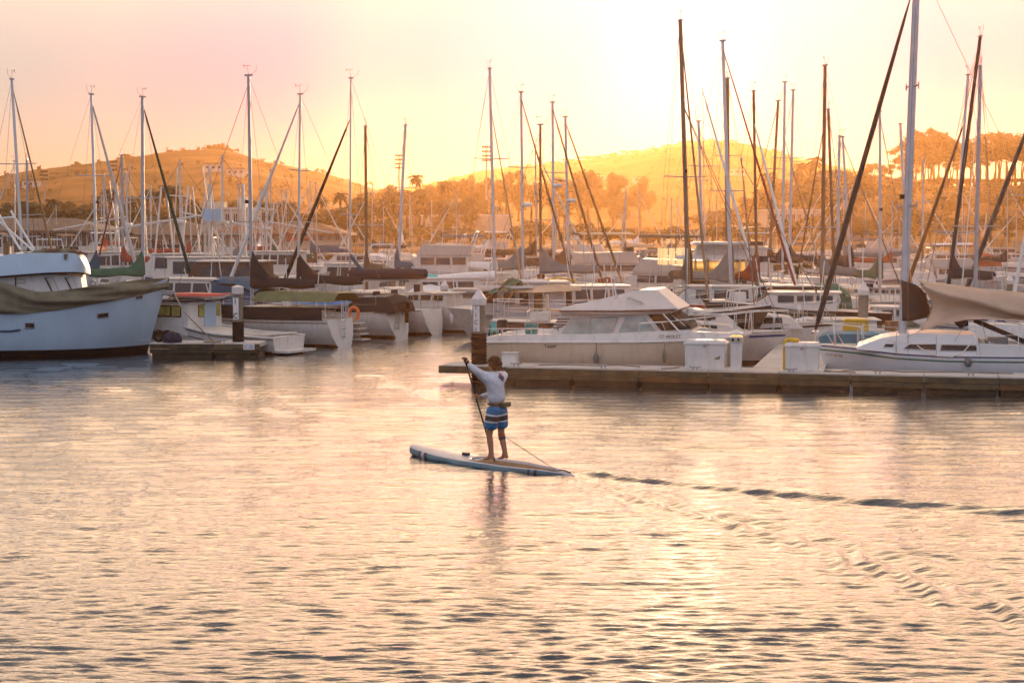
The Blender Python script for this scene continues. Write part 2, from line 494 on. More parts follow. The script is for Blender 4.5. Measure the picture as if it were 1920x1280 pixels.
# ================================================================== SHARED MATERIALS
def M_(k): return MATS[k]
mat('gelcoat', (.66, .64, .60), .28, var=.05, vscale=2, dirt=.25, coat=.3)
mat('gelcoat_old', (.60, .58, .54), .4, var=.08, vscale=2, dirt=.45)
mat('deck_white', (.54, .51, .47), .6, var=.06, vscale=4, dirt=.15)
mat('cream', (.66, .56, .44), .45, var=.06, vscale=2, dirt=.25)
mat('blue_white_paint', (.38, .52, .64), .35, var=.05, vscale=1.2, dirt=.12)
mat('bottom_paint', (.012, .014, .016), .7, var=.2)
mat('bottom_red', (.16, .03, .02), .7, var=.2)
mat('black_hull', (.018, .016, .016), .35, var=.15, coat=.3)
mat('navy_hull', (.02, .035, .07), .35, var=.1, coat=.3)
mat('aluminium', (.50, .50, .50), .35, .7, var=.06, vscale=6)
mat('grey_spar', (.34, .35, .37), .4, .5, var=.08, vscale=5)
mat('white_spar', (.68, .67, .65), .4, var=.05, vscale=5)
mat('wood_spar', (.22, .11, .045), .5, var=.2, vscale=8, streak=True)
mat('steel', (.62, .62, .60), .18, 1.0, var=.05)
mat('wire', (.16, .15, .14), .4, .6, var=0)
mat('window', (.02, .022, .025), .08, var=.05, spec=.45)
mat('dark_window', (.010, .010, .012), .15, var=.05, spec=.35)
mat('black_canvas', (.006, .008, .012), .9, var=.2, vscale=3, bump=.02, bscale=4)
mat('navy_canvas', (.006, .012, .030), .9, var=.2, vscale=3, bump=.02, bscale=4)
mat('blue_canvas', (.02, .075, .13), .85, var=.15, vscale=3, bump=.02, bscale=4)
mat('teal_canvas', (.02, .16, .24), .85, var=.15, bump=.02, bscale=4)
mat('green_canvas', (.03, .11, .07), .85, var=.15, vscale=3, bump=.02, bscale=4)
mat('grey_canvas', (.17, .18, .18), .9, var=.15, bump=.02, bscale=4)
mat('brown_canvas', (.10, .055, .03), .9, var=.2, bump=.02, bscale=4)
mat('red_canvas', (.28, .045, .025), .85, var=.15, bump=.02, bscale=4)
mat('olive_canvas', (.13, .125, .085), .92, var=.22, vscale=2.5, bump=.05, bscale=3)
mat('tan_canvas', (.50, .36, .24), .9, var=.15, vscale=1.5, bump=.03, bscale=3)
mat('white_cloth', (.72, .70, .68), .85, var=.08, bump=.02, bscale=4)
mat('aqua_plastic', (.02, .42, .42), .4, var=.08)
mat('teal_plastic', (.01, .22, .24), .45, var=.08)
mat('yellow_paint', (.62, .36, .02), .5, var=.1, dirt=.3)
mat('red_paint', (.45, .05, .03), .4, var=.1)
mat('orange_plastic', (.75, .16, .03), .4, var=.1)
mat('kayak_blue', (.02, .16, .42), .35, var=.08)
mat('teak', (.20, .10, .045), .6, var=.25, vscale=9, streak=True, bump=.003)
mat('dark_wood', (.07, .035, .02), .6, var=.25, vscale=9)
mat('black_rubber', (.012, .012, .012), .8, spec=.15, var=.15)
mat('fender', (.12, .12, .12), .5, var=.1)
mat('fender_white', (.6, .6, .58), .5, var=.1)
mat('rope', (.22, .18, .13), .9, var=.15, bump=.003, bscale=120)
mat('rope_white', (.6, .57, .5), .9, var=.15)
mat('sail_white', (.66, .64, .60), .8, var=.08, vscale=3, bump=.01, bscale=6)
mat('stripe_black', (.015, .015, .018), .4, var=.1)
mat('stripe_blue', (.02, .06, .20), .4, var=.1)
mat('stripe_green', (.03, .14, .08), .4, var=.1)
mat('stripe_brown', (.12, .05, .03), .4, var=.1)
mat('lettering', (.02, .02, .02), .5, var=0)
mat('lettering_brown', (.16, .07, .02), .5, var=0)

FONT_CACHE = {}
def text_mesh(body, size, m, ext=.002):
    cu = bpy.data.curves.new('lettering', 'FONT'); cu.body = body; cu.size = size; cu.extrude = ext; cu.align_x = 'CENTER'; cu.align_y = 'CENTER'; cu.resolution_u = 2
    o = bpy.data.objects.new('lettering', cu); COL.objects.link(o)
    dg = bpy.context.evaluated_depsgraph_get(); dg.update()
    me = bpy.data.meshes.new_from_object(o.evaluated_get(dg)); me.materials.clear(); me.materials.append(m)
    bpy.data.objects.remove(o); bpy.data.curves.remove(cu)
    return me

class Frame:
    """vertical plane standing on the water: origin seen at (u, v) on level z, running at angle a; local x along it, y behind it"""
    def __init__(s, u, v, a, z=0.0):
        s.o = on(u, v, z); s.o.z = 0; s.a = a
        s.e1 = Vector((math.cos(a), math.sin(a), 0)); s.e2 = Vector((-math.sin(a), math.cos(a), 0))
    def px(s, u, v, q=0.0):
        r = ray(u, v); c = Vector((0, 0, CAM_H)); o = s.o + s.e2 * q
        t = (o - c).dot(s.e2) / r.dot(s.e2)
        p = c + r * t
        return (p - s.o).dot(s.e1), p.z
    def loc(s, p):
        d = Vector(p) - s.o; return (d.dot(s.e1), d.dot(s.e2), p[2])
    def world(s, x, y, z=0): return s.o + s.e1 * x + s.e2 * y + Vector((0, 0, z))

def interp(pts, x): return float(np.interp(x, [p[0] for p in pts], [p[1] for p in pts]))

class Hull:
    """stern at x0, bow at x1 (x1 > x0), sheer: (x, z) points, beam B"""
    def __init__(s, x0, x1, B, sheer, stern=.75, draft=.3, rake=.8, trake=0.0, n=3.0, pw=2.2, wl=.86, cy=0.0, full=.42):
        s.x0, s.x1, s.B, s.sheer, s.stern, s.draft, s.rake, s.trake, s.n, s.pw, s.wl, s.cy, s.full = x0, x1, B, sheer, stern, draft, rake, trake, n, pw, wl, cy, full
    def hb(s, t):
        if t < s.full:
            k = (s.full - t) / s.full; f = 1 - (1 - s.stern) * k * k
        else:
            k = (t - s.full) / (1 - s.full); f = 1 - k ** s.pw
        return max(.012, s.B / 2 * f)
    def top(s, t): return interp(s.sheer, s.x0 + (s.x1 - s.x0) * t)
    def pt(s, t, z, side=1, off=0.0):
        zt = s.top(t); d = (zt - z) / (zt + s.draft)
        d = min(max(d, 0), 1)
        y = s.hb(t) * (1 - (1 - s.wl) * d / .7 if d < .7 else 1)
        base = s.wl if d >= .7 else 1 - (1 - s.wl) * d / .7
        y = s.hb(t) * base * max(0.0, 1 - d ** (s.n * 1.6)) ** .6
        if t > .6: y *= 1 - .35 * ((t - .6) / .4) ** 2 * d
        x = s.x0 + (s.x1 - s.x0) * t
        x -= s.rake * d * max(0, (t - .35) / .65) ** 2
        x += s.trake * d * max(0, (.3 - t) / .3) ** 2
        return Vector((x, s.cy + side * (y + off), z))
    def tlist(s, n=20): return [(1 - math.cos(PI * i / n / 1.0)) / 2 * .5 + i / n * .5 for i in range(n + 1)]
    def build(s, parent, m, bottom=None, boot=.10, deckm=None, nt=20, name='hull', deck_drop=.04, pre=None):
        ts = s.tlist(nt)
        mb = MB()
        bottom = bottom or M_('bottom_paint')
        rows = []
        for t in ts:
            zt = s.top(t)
            zs = [zt, zt - (zt - boot) * .18, zt - (zt - boot) * .4, zt - (zt - boot) * .7, boot, boot * .3, -.12, -s.draft]
            prt = [s.pt(t, z, 1) for z in zs]; st = [s.pt(t, z, -1) for z in zs]
            rows.append(prt + st[::-1][0:])
        n = len(rows[0]); k0 = len(mb.v)
        vs = [p for r_ in rows for p in r_]
        fs = []; mi = []
        for i in range(len(rows) - 1):
            for k in range(n - 1):
                fs.append((i * n + k, i * n + k + 1, (i + 1) * n + k + 1, (i + 1) * n + k)); mi.append(1 if 4 <= k <= n - 6 else 0)
        # transom strips
        h = n // 2
        for k in range(h - 1):
            fs.append((k, k + 1, n - 2 - k, n - 1 - k)); mi.append(1 if k >= 4 else 0)
        mb.add(vs, fs); mb.mi = mi
        ob = mb.build(name, [m, bottom], parent, smooth=38)
        if deckm is not False:
            d = MB(); rws = []
            for t in ts:
                zt = s.top(t) - deck_drop; w_ = s.pt(t, zt, 1).y - s.cy - .004; x = s.pt(t, zt, 1).x
                if t == ts[0]: x += .01
                rws.append([(x, s.cy + w_ * f, zt + .05 * (1 - f * f)) for f in (-1, -.5, 0, .5, 1)])
            d.grid(rws); d.build('deck', deckm or M_('deck_white'), parent, smooth=True)
        return ob
    def band(s, parent, m, dz0, dz1, name='stripe', sides=(-1, 1), t0=0.0, t1=1.0, fromz=None, off=.008, nn=22):
        """painted or moulded band between two depths under the sheer (or two heights)"""
        for sd_ in sides:
            mb = MB(); rws = []
            for i in range(nn + 1):
                t = t0 + (t1 - t0) * i / nn
                za, zb = (s.top(t) - dz0, s.top(t) - dz1) if fromz is None else (dz0, dz1)
                a, b = s.pt(t, za, sd_, off), s.pt(t, zb, sd_, off)
                a2, b2 = s.pt(t, za, sd_, -.004), s.pt(t, zb, sd_, -.004)
                rws.append([a2, a, b, b2])
            mb.grid(rws); mb.build(name, m, parent, smooth=30)
    def rail(s, parent, m, r=.025, name='rubrail', dz=0.0, sides=(-1, 1)):
        for sd_ in sides:
            mb = MB(); mb.tube([s.pt(t, s.top(t) - dz, sd_, .005) for t in s.tlist(18)], r, 5)
            mb.build(name, m, parent, smooth=True)
    def lifelines(s, parent, h=.6, t0=.05, t1=.86, n=6, side=(-1, 1), name='lifeline', m=None):
        m = m or M_('steel')
        for sd_ in side:
            tops = []
            for i in range(n):
                t = t0 + (t1 - t0) * i / (n - 1)
                p = s.pt(t, s.top(t) - .02, sd_, -.06); q = p + Vector((0, 0, h)); tops.append(q)
                mb = MB(); mb.tube([p, q], .013, 5); mb.build('stanchion', m, parent)
            mb = MB(); mb.tube(tops, .006, 4); mb.build(name, m, parent)
            mb = MB(); mb.tube([q - Vector((0, 0, h * .45)) for q in tops], .005, 4); mb.build(name, m, parent)
    def pulpit(s, parent, h=.62, t0=.84, name='pulpit'):
        m = M_('steel'); mb = MB(); top = []
        L_ = s.x1 - s.x0
        for sd_ in (1, -1):
            pts = [s.pt(t, s.top(t) - .02, sd_, -.05) + Vector((0, 0, h)) for t in (t0, (t0 + 1) / 2, .985)]
            if sd_ < 0: pts = pts[::-1]
            top += pts
            for t in (t0, .94):
                p = s.pt(t, s.top(t) - .02, sd_, -.05); mb.tube([p, p + Vector((.06, 0, h))], .013, 5)
        mid = (top[2] + top[3]) / 2 + Vector((.12, 0, .03)); top.insert(3, mid)
        mb.tube(top, .015, 5); mb.build(name, m, parent, smooth=True)

def cabin(parent, prof, hw0, hw1, z0, z1, m, cy=0.0, name='cabin', bev=.0):
    """side profile (x, z) polygon; half width hw0 at z0 narrowing to hw1 at z1"""
    def hw(z): return hw0 + (hw1 - hw0) * min(max((z - z0) / (z1 - z0), 0), 1)
    mb = MB(); n = len(prof)
    vs = [(x, cy - hw(z), z) for x, z in prof] + [(x, cy + hw(z), z) for x, z in prof]
    fs = [tuple(range(n)), tuple(range(2 * n - 1, n - 1, -1))]
    for k in range(n):
        k2 = (k + 1) % n; fs.append((k, n + k, n + k2, k2))
    mb.add(vs, fs)
    o = mb.build(name, m, parent)
    o['hwf'] = 0
    return o, hw
def side_pane(parent, poly, hw, m, cy=0.0, sides=(-1, 1), name='window', frame=None, off=.012, fw=.03):
    for sd_ in sides:
        mb = MB(); n = len(poly)
        a = [(x, cy + sd_ * (hw(z) + off), z) for x, z in poly]; b = [(x, cy + sd_ * (hw(z) - .01), z) for x, z in poly]
        mb.add(a + b, [tuple(range(n))] + [(k, (k + 1) % n, n + (k + 1) % n, n + k) for k in range(n)])
        w_ = mb.build(name, m, parent)
        if frame is not None:
            mf = MB(); pts = [Vector(p) for p in a]
            mf.tube(pts + [pts[0]], fw / 2, 4); mf.build('frame', frame, w_)
def cross_pane(parent, pts, m, name='window', th=.012, frame=None, fw=.03):
    """flat pane from 3-D corner points with a little thickness"""
    P = [Vector(p) for p in pts]; nrm = (P[1] - P[0]).cross(P[2] - P[0]).normalized() * th
    mb = MB(); n = len(P); mb.add([p + nrm for p in P] + [p - nrm for p in P], [tuple(range(n)), tuple(range(2 * n - 1, n - 1, -1))] + [(k, (k + 1) % n, n + (k + 1) % n, n + k) for k in range(n)])
    w_ = mb.build(name, m, parent)
    if frame is not None:
        mf = MB(); mf.tube(P + [P[0]], fw / 2, 4); mf.build('frame', frame, w_)
    return w_
def sail_cover(parent, p0, p1, m, h0=1.0, h1=.26, wd=.15, collar=.25, name='sail_cover', drop=.12, wob=0.0):
    """cover on the boom from mast p0 to boom end p1: tall collar at the mast, then a long low roll"""
    p0, p1 = Vector(p0), Vector(p1); d = (p1 - p0); Ld = d.length; e = d.normalized(); side = e.cross(Vector((0, 0, 1))).normalized()
    mb = MB(); rws = []
    N_ = 16
    for i in range(N_ + 1):
        t = i / N_
        h = h1 + (h0 - h1) * max(0, 1 - t / collar) ** 1.5 if t < collar else h1 * (1 - .25 * (t - collar) / (1 - collar))
        h += wob * math.sin(t * 17) * .3 * h1
        c = p0 + d * t; dz = drop * (.9 + .25 * math.sin(t * 9 + 1))
        w_ = wd * (1 - .35 * t) * (1 + .12 * math.sin(t * 23))
        rws.append([c + Vector((0, 0, -dz)), c + side * w_ + Vector((0, 0, -dz * .3)), c + side * w_ * .8 + Vector((0, 0, h * .55)), c + Vector((0, 0, h)), c - side * w_ * .8 + Vector((0, 0, h * .55)), c - side * w_ + Vector((0, 0, -dz * .3))])
    mb.grid(rws, closed=True)
    k = len(rws[0]); mb.f.append(tuple(range(k))); mb.f.append(tuple(N_ * k + i for i in range(k))); mb.mi += [0, 0]
    return mb.build(name, m, parent, smooth=40)
def mast_fittings(mast, base, top, r, wind=True, spread=(.62,), sw=.75, side=Vector((0, 1, 0)), crane=None, light=False):
    d = top - base
    hd = MB(); hd.box(top + Vector((0, 0, .03)), (r * 3.6, r * 1.5, .06))
    hd.build('masthead', M_('grey_spar'), mast)
    if wind:
        wv = MB(); q = top + Vector((0, 0, .06))
        wv.tube([q, q + Vector((.05, 0, .28))], .008, 4); wv.tube([q + Vector((-.10, 0, .30)), q + Vector((.2, 0, .30))], .008, 4)
        wv.tube([q + Vector((.2, -.03, .24)), q + Vector((.22, 0, .36))], .012, 4)
        wv.tube([q + Vector((-.1, 0, 0)), q + Vector((-.32, 0, .12)), q + Vector((-.34, 0, .34))], .007, 4)
        wv.build('wind_vane', M_('wire'), mast)
    for f in spread:
        c = base + d * f
        sp = MB(); sp.tube([c - side * sw + Vector((0, 0, .03)), c, c + side * sw + Vector((0, 0, .03))], .022, 5); sp.build('spreader', M_('grey_spar'), mast)
    if light:
        c = base + d * .47
        lb = MB(); lb.box(c + Vector((.12, 0, 0)), (.16, .1, .12)); lb.build('mast_light', M_('black_rubber'), mast)
def radar(mast, base, top, f):
    c = base + (top - base) * f + Vector((.35, 0, 0))
    mb = MB(); mb.lathe([(.02, -.09), (.2, -.08), (.24, 0), (.2, .09), (.02, .11)], c, 12); mb.tube([c - Vector((.35, 0, .08)), c - Vector((.0, 0, .1))], .025, 5)
    mb.build('radar_dome', M_('white_spar'), mast, smooth=40)

def solve_heading(X, d, J, u, away):
    best = None
    for i in range(0, 361):
        a = PI * i / 360 * (1 if away > 0 else -1)
        uu = 960 + FPX * (X + J * math.cos(a)) / (d + J * math.sin(a))
        if best is None or abs(uu - u) < best[0]: best = (abs(uu - u), a)
    return best[1]

def sailboat(label, d, top, base_u, bow_u=None, away=1, L_=9.0, B=2.9, heading=None, J=None, hullm='gelcoat', cover='navy_canvas', jib='sail_white', jibr=.07, jib_top=.97,
             sparm='aluminium', r=None, fb=(1.15, .85, .95), stripe='stripe_blue', window=True, boom=True, spread=(.62,), wires=True, lines=True, wind=True, rad=None,
             group='sailboats moored in the marina', boom_h=1.0, collar=.25, h0=.95, deckz=1.25, covername='sail_cover', cabinh=.42, light=False, bootm=None, name='sailboat', bowpx=None, dodger=None, backstay=True):
    B0 = at(base_u, 430, d); X = B0.x
    J = J or L_ * .40
    a = heading if heading is not None else solve_heading(X, d, J, bow_u, away)
    t = thing(name, label, 'sailboat', (X, d, 0), a, group)
    inv = Matrix.Rotation(-a, 3, 'Z')
    Tw = at(top[0], top[1], d) - Vector((X, d, 0)); Tl = inv @ Tw
    base = Vector((0, 0, deckz)); Tl.y = Tl.y; Tl = Vector(Tl)
    x0, x1 = J - L_, J + .15
    H = Hull(x0, x1, B, [(x0, fb[2]), (x0 + L_ * .4, fb[1]), (x1, fb[0])], stern=.62, rake=1.0, trake=-.25, n=1.25, wl=.97, draft=.22)
    H.build(t, M_(hullm), bottom=M_(bootm) if bootm else None, nt=16)
    if stripe: H.band(t, M_(stripe), .10, .17)
    H.rail(t, M_('gelcoat_old'), .022)
    zc = fb[1]
    prof = [(-L_ * .32, zc - .06), (-L_ * .31, zc + cabinh), (-.2, zc + cabinh + .04), (J * .45, zc + cabinh * .75), (J * .62, zc - .02)]
    c, hw = cabin(t, prof, B * .33, B * .25, zc, zc + cabinh, M_('deck_white'))
    if window:
        for xa, xb in ((-L_ * .27, -L_ * .15), (-L_ * .13, -.1), (.15, J * .35)):
            side_pane(c, [(xa, zc + .12), (xb, zc + .12), (xb - .04, zc + cabinh * .75), (xa + .05, zc + cabinh * .75)], hw, M_('dark_window'))
    rr = (r or 3.6 / FPX * d) * .86
    ms = MB(); ms.tube([base, base + (Tl - base) * .5, Tl], [rr, rr, rr * .82], 8, flat=.75)
    mast = ms.build('mast', M_(sparm), t, smooth=50)
    mast_fittings(mast, base, Tl, rr, wind, spread, .8, light=light)
    if rad: radar(mast, base, Tl, rad)
    tackz = fb[0]
    jt = base + (Tl - base) * jib_top
    if jib:
        tack = Vector((J, 0, tackz + .15)); dj = jt - tack
        jb = MB(); jb.tube([tack, tack + dj * .08, tack + dj * .5, tack + dj * .93, jt], [jibr * .5, jibr, jibr * .85, jibr * .45, .012], 7)
        jb.build('furled_jib', M_(jib), t, smooth=60)
        fd = MB(); fd.lathe([(.03, 0), (.12, .02), (.12, .12), (.04, .14)], tack - Vector((0, 0, .08)), 8); fd.build('furling_drum', M_('steel'), t)
    else:
        tack = Vector((J, 0, tackz)); st = MB(); st.tube([tack, jt], .012, 4); st.build('forestay', M_('wire'), t)
    if wires:
        for sd_ in (1, -1):
            st = MB(); c = base + (Tl - base) * spread[0] if spread else (base + Tl) / 2
            st.tube([Vector((-.1, sd_ * B * .42, fb[1])), c + Vector((0, sd_ * .8, .03)), Tl * .995], .007, 4); st.build('shroud', M_('wire'), t)
        if backstay:
            st = MB(); st.tube([Vector((x0 + .1, 0, fb[2])), Tl], .007, 4); st.build('backstay', M_('wire'), t)
    if boom:
        bz = deckz + boom_h; bl = L_ * .38
        bm = MB(); bm.tube([(-.1, 0, bz - .05), (-bl, 0, bz + .02)], .055, 6); bm.build('boom', M_(sparm), t)
        if cover: sail_cover(t, (-.02, 0, bz), (-bl + .1, 0, bz + .04), M_(cover), h0=h0, collar=collar, name=covername)
    if lines:
        H.lifelines(t, n=6); H.pulpit(t)
        sp = MB(); sp.tube([(x0 + .9, B * .3, fb[2] + .6), (x0 + .1, B * .28, fb[2] + .6), (x0 + .02, 0, fb[2] + .62), (x0 + .1, -B * .28, fb[2] + .6), (x0 + .9, -B * .3, fb[2] + .6)], .014, 5)
        for yy in (-1, 1): sp.tube([(x0 + .1, yy * B * .28, fb[2]), (x0 + .1, yy * B * .28, fb[2] + .6)], .014, 5)
        sp.build('pushpit', M_('steel'), t)
    if dodger:
        dz = zc + cabinh; xx = -L_ * .30
        db = MB(); rws = []
        for i in range(7):
            f = i / 6; ang_ = PI * f
            rws.append([(xx + .9 - .15 * 0, -math.cos(ang_) * B * .33, dz + math.sin(ang_) ** .5 * .12), (xx + .55, -math.cos(ang_) * B * .33, dz + math.sin(ang_) ** .45 * .58), (xx - .1, -math.cos(ang_) * B * .33, dz + math.sin(ang_) ** .45 * .62)])
        db.grid(rws); db.build('spray_hood', M_(dodger), t, smooth=60)
    if d < 100 and lines: clutter(t, H, 0, 6)
    return t, H, a

def motorboat(label, d, u, heading, L_=8.0, B=2.8, hullm='gelcoat', fb=(1.4, .9), h=1.0, fly=False, canvas=None, top=None, rail=True, parts=True, group='motor boats moored in the marina', glass='window', stripe=None, arch=False, name='motor_cruiser', cat='motor boat', cabm='deck_white', antenna=1, outrig=False, zoff=0):
    X = at(u, 430, d).x
    t = thing(name, label, cat, (X, d, 0), heading, group)
    x0, x1 = -L_ / 2, L_ / 2
    H = Hull(x0, x1, B, [(x0, fb[1]), (x0 + L_ * .45, fb[1] + .1), (x1, fb[0])], stern=.9, rake=1.1, n=3.2, pw=2.6, wl=.84)
    H.build(t, M_(hullm), nt=12)
    if stripe: H.band(t, M_(stripe), .12, .22)
    zc = fb[1] + .08
    xa, xb, xc = x0 + L_ * .28, x0 + L_ * .66, x0 + L_ * .80
    prof = [(xa, zc - .12), (xa, zc + h), (xb - .25, zc + h), (xb + .35, zc + .32 * h), (xc + .35, zc + .05), (xc + .3, zc - .12)]
    c, hw = cabin(t, prof, B * .42, B * .34, zc, zc + h, M_(cabm))
    if parts:
        n = 3
        xs = np.linspace(xa + .15, xb - .35, n + 1)
        for i in range(n):
            side_pane(c, [(xs[i], zc + h * .45), (xs[i + 1] - .1, zc + h * .45), (xs[i + 1] - .1, zc + h * .88), (xs[i], zc + h * .88)], hw, M_(glass))
        for f in (-.62, .02):
            y0, y1 = f * B * .36, (f + .58) * B * .36
            xq = lambda z: xb - .25 + (.6) * (zc + h - z) / (h * .68) + .015
            za, zb = zc + h * .42, zc + h * .92
            cross_pane(c, [(xq(za), y0, za), (xq(za), y1, za), (xq(zb), y1 * .95, zb), (xq(zb), y0 * .95, zb)], M_(glass), 'windscreen')
    rf = MB(); rf.slab([(xa - .15, -B * .36), (xb - .25, -B * .36), (xb - .08, -B * .2), (xb - .08, B * .2), (xb - .25, B * .36), (xa - .15, B * .36)], zc + h + .003, zc + h + .05); rf.build('roof', M_('deck_white'), t)
    zt = zc + h + .07
    if fly:
        fp = [(xa - .1, zt), (xa - .2, zt + .55), (xb - .6, zt + .62), (xb - .15, zt)]
        fb_, fhw = cabin(t, fp, B * .34, B * .36, zt, zt + .6, M_('deck_white'), name='flybridge')
        ws = MB(); ws.bar((xb - .55, -B * .3, zt + .75), (xb - .55, B * .3, zt + .75), .03, .28); ws.build('windscreen', M_(glass), t)
        if canvas:
            cz = zt + 1.75
            bt = MB(); rws = []
            for i in range(7):
                f = -1 + i / 3; rws.append([(xa - .2, f * B * .35, cz - .12 * f * f), (xb - .5, f * B * .35, cz + .03 - .12 * f * f)])
            rws2 = [[Vector(p) + Vector((0, 0, -.03)) for p in r_] for r_ in rws]
            bt.grid(rws); bt.grid(rws2); bt.build('bimini', M_(canvas), t, smooth=True)
            for xx in (xa - .1, xb - .6):
                for yy in (-1, 1):
                    pl = MB(); pl.tube([(xx, yy * B * .33, zt + .5), (xx, yy * B * .34, cz - .1)], .016, 5); pl.build('bimini_pole', M_('steel'), t)
    elif canvas:
        bt = MB(); rws = []
        for i in range(7):
            f = -1 + i / 3; rws.append([(x0 + .25, f * B * .38, zc + h * .75 - .2 * f * f), ((x0 + xa) / 2, f * B * .4, zc + h * 1.12 - .25 * f * f), (xa + .1, f * B * .38, zc + h * 1.12 - .2 * f * f)])
        bt.grid(rws); bt.build('canopy', M_(canvas), t, smooth=True)
        for yy in (-1, 1):
            cu = MB(); cu.add([(x0 + .25, yy * B * .38, zc + h * .55), (xa, yy * B * .38, zc + h * .92), (xa, yy * B * .4, zc), (x0 + .2, yy * B * .42, zc)], [(0, 1, 2, 3)]); cu.build('side_curtain', M_(canvas), t)
    if rail:
        H.lifelines(t, n=5, t0=.5, t1=.92, h=.5, name='handrail'); H.pulpit(t, h=.5, t0=.92, name='bow_rail')
    if arch:
        ar = MB(); zz = zt + (.5 if fly else 0)
        for yy in (-1, 1): ar.tube([(xa - .1, yy * B * .34, zz), (xa - .45, yy * B * .33, zz + .9)], .045, 6)
        ar.tube([(xa - .45, -B * .33, zz + .9), (xa - .45, B * .33, zz + .9)], .05, 6); ar.build('radar_arch', M_('white_spar'), t)
    for i in range(antenna):
        an = MB(); an.tube([(xa + .3 + i * .7, B * (.2 - .4 * (i % 2)), zt), (xa + .1 + i * .7, B * (.25 - .5 * (i % 2)), zt + 1.8 + .7 * (i % 3))], [.018, .008], 4); an.build('antenna', M_('white_spar'), t)
    if outrig:
        for yy in (-1, 1):
            og = MB(); og.tube([(xa + .2, yy * B * .4, zt), (xa - .5, yy * B * .9, zt + 4.6)], [.03, .012], 5); og.build('outrigger_pole', M_('white_spar'), t)
    if d < 112: clutter(t, H, 0, 9)
    return t, H

CL = random.Random(31)
def clutter(t, H, zdeck, n=6):
    """small gear every berthed boat carries: fenders, a bundle of canvas, coiled line, boxes, a life ring, cockpit seats"""
    x0, x1 = H.x0, H.x1; L_ = x1 - x0
    for i in range(n):
        k = CL.choice(['fender', 'fender', 'bundle', 'box', 'bundle', 'ring' if i == 3 else 'pole', 'pole', 'seat', 'cooler'])
        tt = CL.uniform(.08, .82); x = x0 + L_ * tt; sd = CL.choice([-1, 1]); z = H.top(tt)
        if k == 'fender':
            p = H.pt(tt, z * .55, sd, .08); mb = MB(); mb.lathe([(.02, -.25), (.08, -.18), (.09, .1), (.05, .2), (.015, .25)], tuple(p), 7); mb.build('fender', M_(CL.choice(['fender_white', 'fender', 'kayak_blue', 'fender_white'])), t, smooth=50)
        elif k == 'bundle':
            mb = MB(); y = sd * H.hb(tt) * .4; mb.tube([(x - .5, y, z + .12), (x - .2, y + .05, z + .2), (x + .2, y, z + .17), (x + .5, y - .05, z + .1)], [.07, .15, .13, .05], 6); mb.build('canvas_bundle', M_(CL.choice(['white_cloth', 'blue_canvas', 'tan_canvas', 'olive_canvas', 'red_canvas'])), t, smooth=60)
        elif k == 'box' or k == 'cooler':
            mb = MB(); mb.box((x, sd * H.hb(tt) * .5, z + .16), (CL.uniform(.3, .7), .35, CL.uniform(.2, .4)), taper=.95); mb.build('gear_box', M_(CL.choice(['gelcoat_old', 'teak', 'grey_canvas', 'dark_wood', 'teak'])), t)
        elif k == 'ring':
            p = H.pt(tt, z, sd, -.02); mb = MB(); mb.tube([(p.x + .2 * math.cos(a), p.y, z + .42 + .2 * math.sin(a)) for a in [2 * PI * j / 10 for j in range(11)]], .05, 5); mb.build('life_ring', M_(CL.choice(['fender_white', 'fender_white', 'orange_plastic'])), t, smooth=60)
        elif k == 'pole':
            p = H.pt(tt, z, sd, -.1); mb = MB(); mb.tube([p, p + Vector((CL.uniform(-.3, .3), 0, CL.uniform(.9, 2.2)))], .018, 4); mb.build('whip_pole', M_('white_spar'), t)
        else:
            mb = MB(); y = sd * H.hb(tt) * .3; mb.box((x, y, z + .30), (.45, .45, .08)); mb.box((x - .2, y, z + .55), (.06, .45, .45)); mb.build('helm_seat', M_(CL.choice(['deck_white', 'navy_canvas', 'tan_canvas'])), t)
# ================================================================== NEAR DOCK
mat('dock_concrete', (.50, .47, .43), .85, var=.12, vscale=2, bump=.004, bscale=30, dirt=.2)
mat('wet_timber', (.082, .072, .036), .7, var=.35, vscale=3, streak=False, bump=.012, bscale=9, dirt=.3)
mat('weedy_float', (.030, .032, .020), .8, var=.4, vscale=3, bump=.03, bscale=6)
mat('rusty_timber', (.14, .075, .03), .75, var=.3, vscale=3, bump=.01, bscale=8)
mat('pile_wood', (.20, .18, .14), .85, var=.25, vscale=4, bump=.006, bscale=14)
mat('pile_cap', (.60, .58, .56), .4, var=.06, vscale=3)
mat('galv', (.30, .30, .30), .5, .7, var=.1)
pA, pB = on(948, 720), on(1920, 743)
DA = math.atan2(pB.y - pA.y, pB.x - pA.x)
class WF(Frame):
    def __init__(s, o, a):
        s.o = Vector((o[0], o[1], 0)); s.a = a
        s.e1 = Vector((math.cos(a), math.sin(a), 0)); s.e2 = Vector((-math.sin(a), math.cos(a), 0))
D = WF(pA, DA)
DT = .46
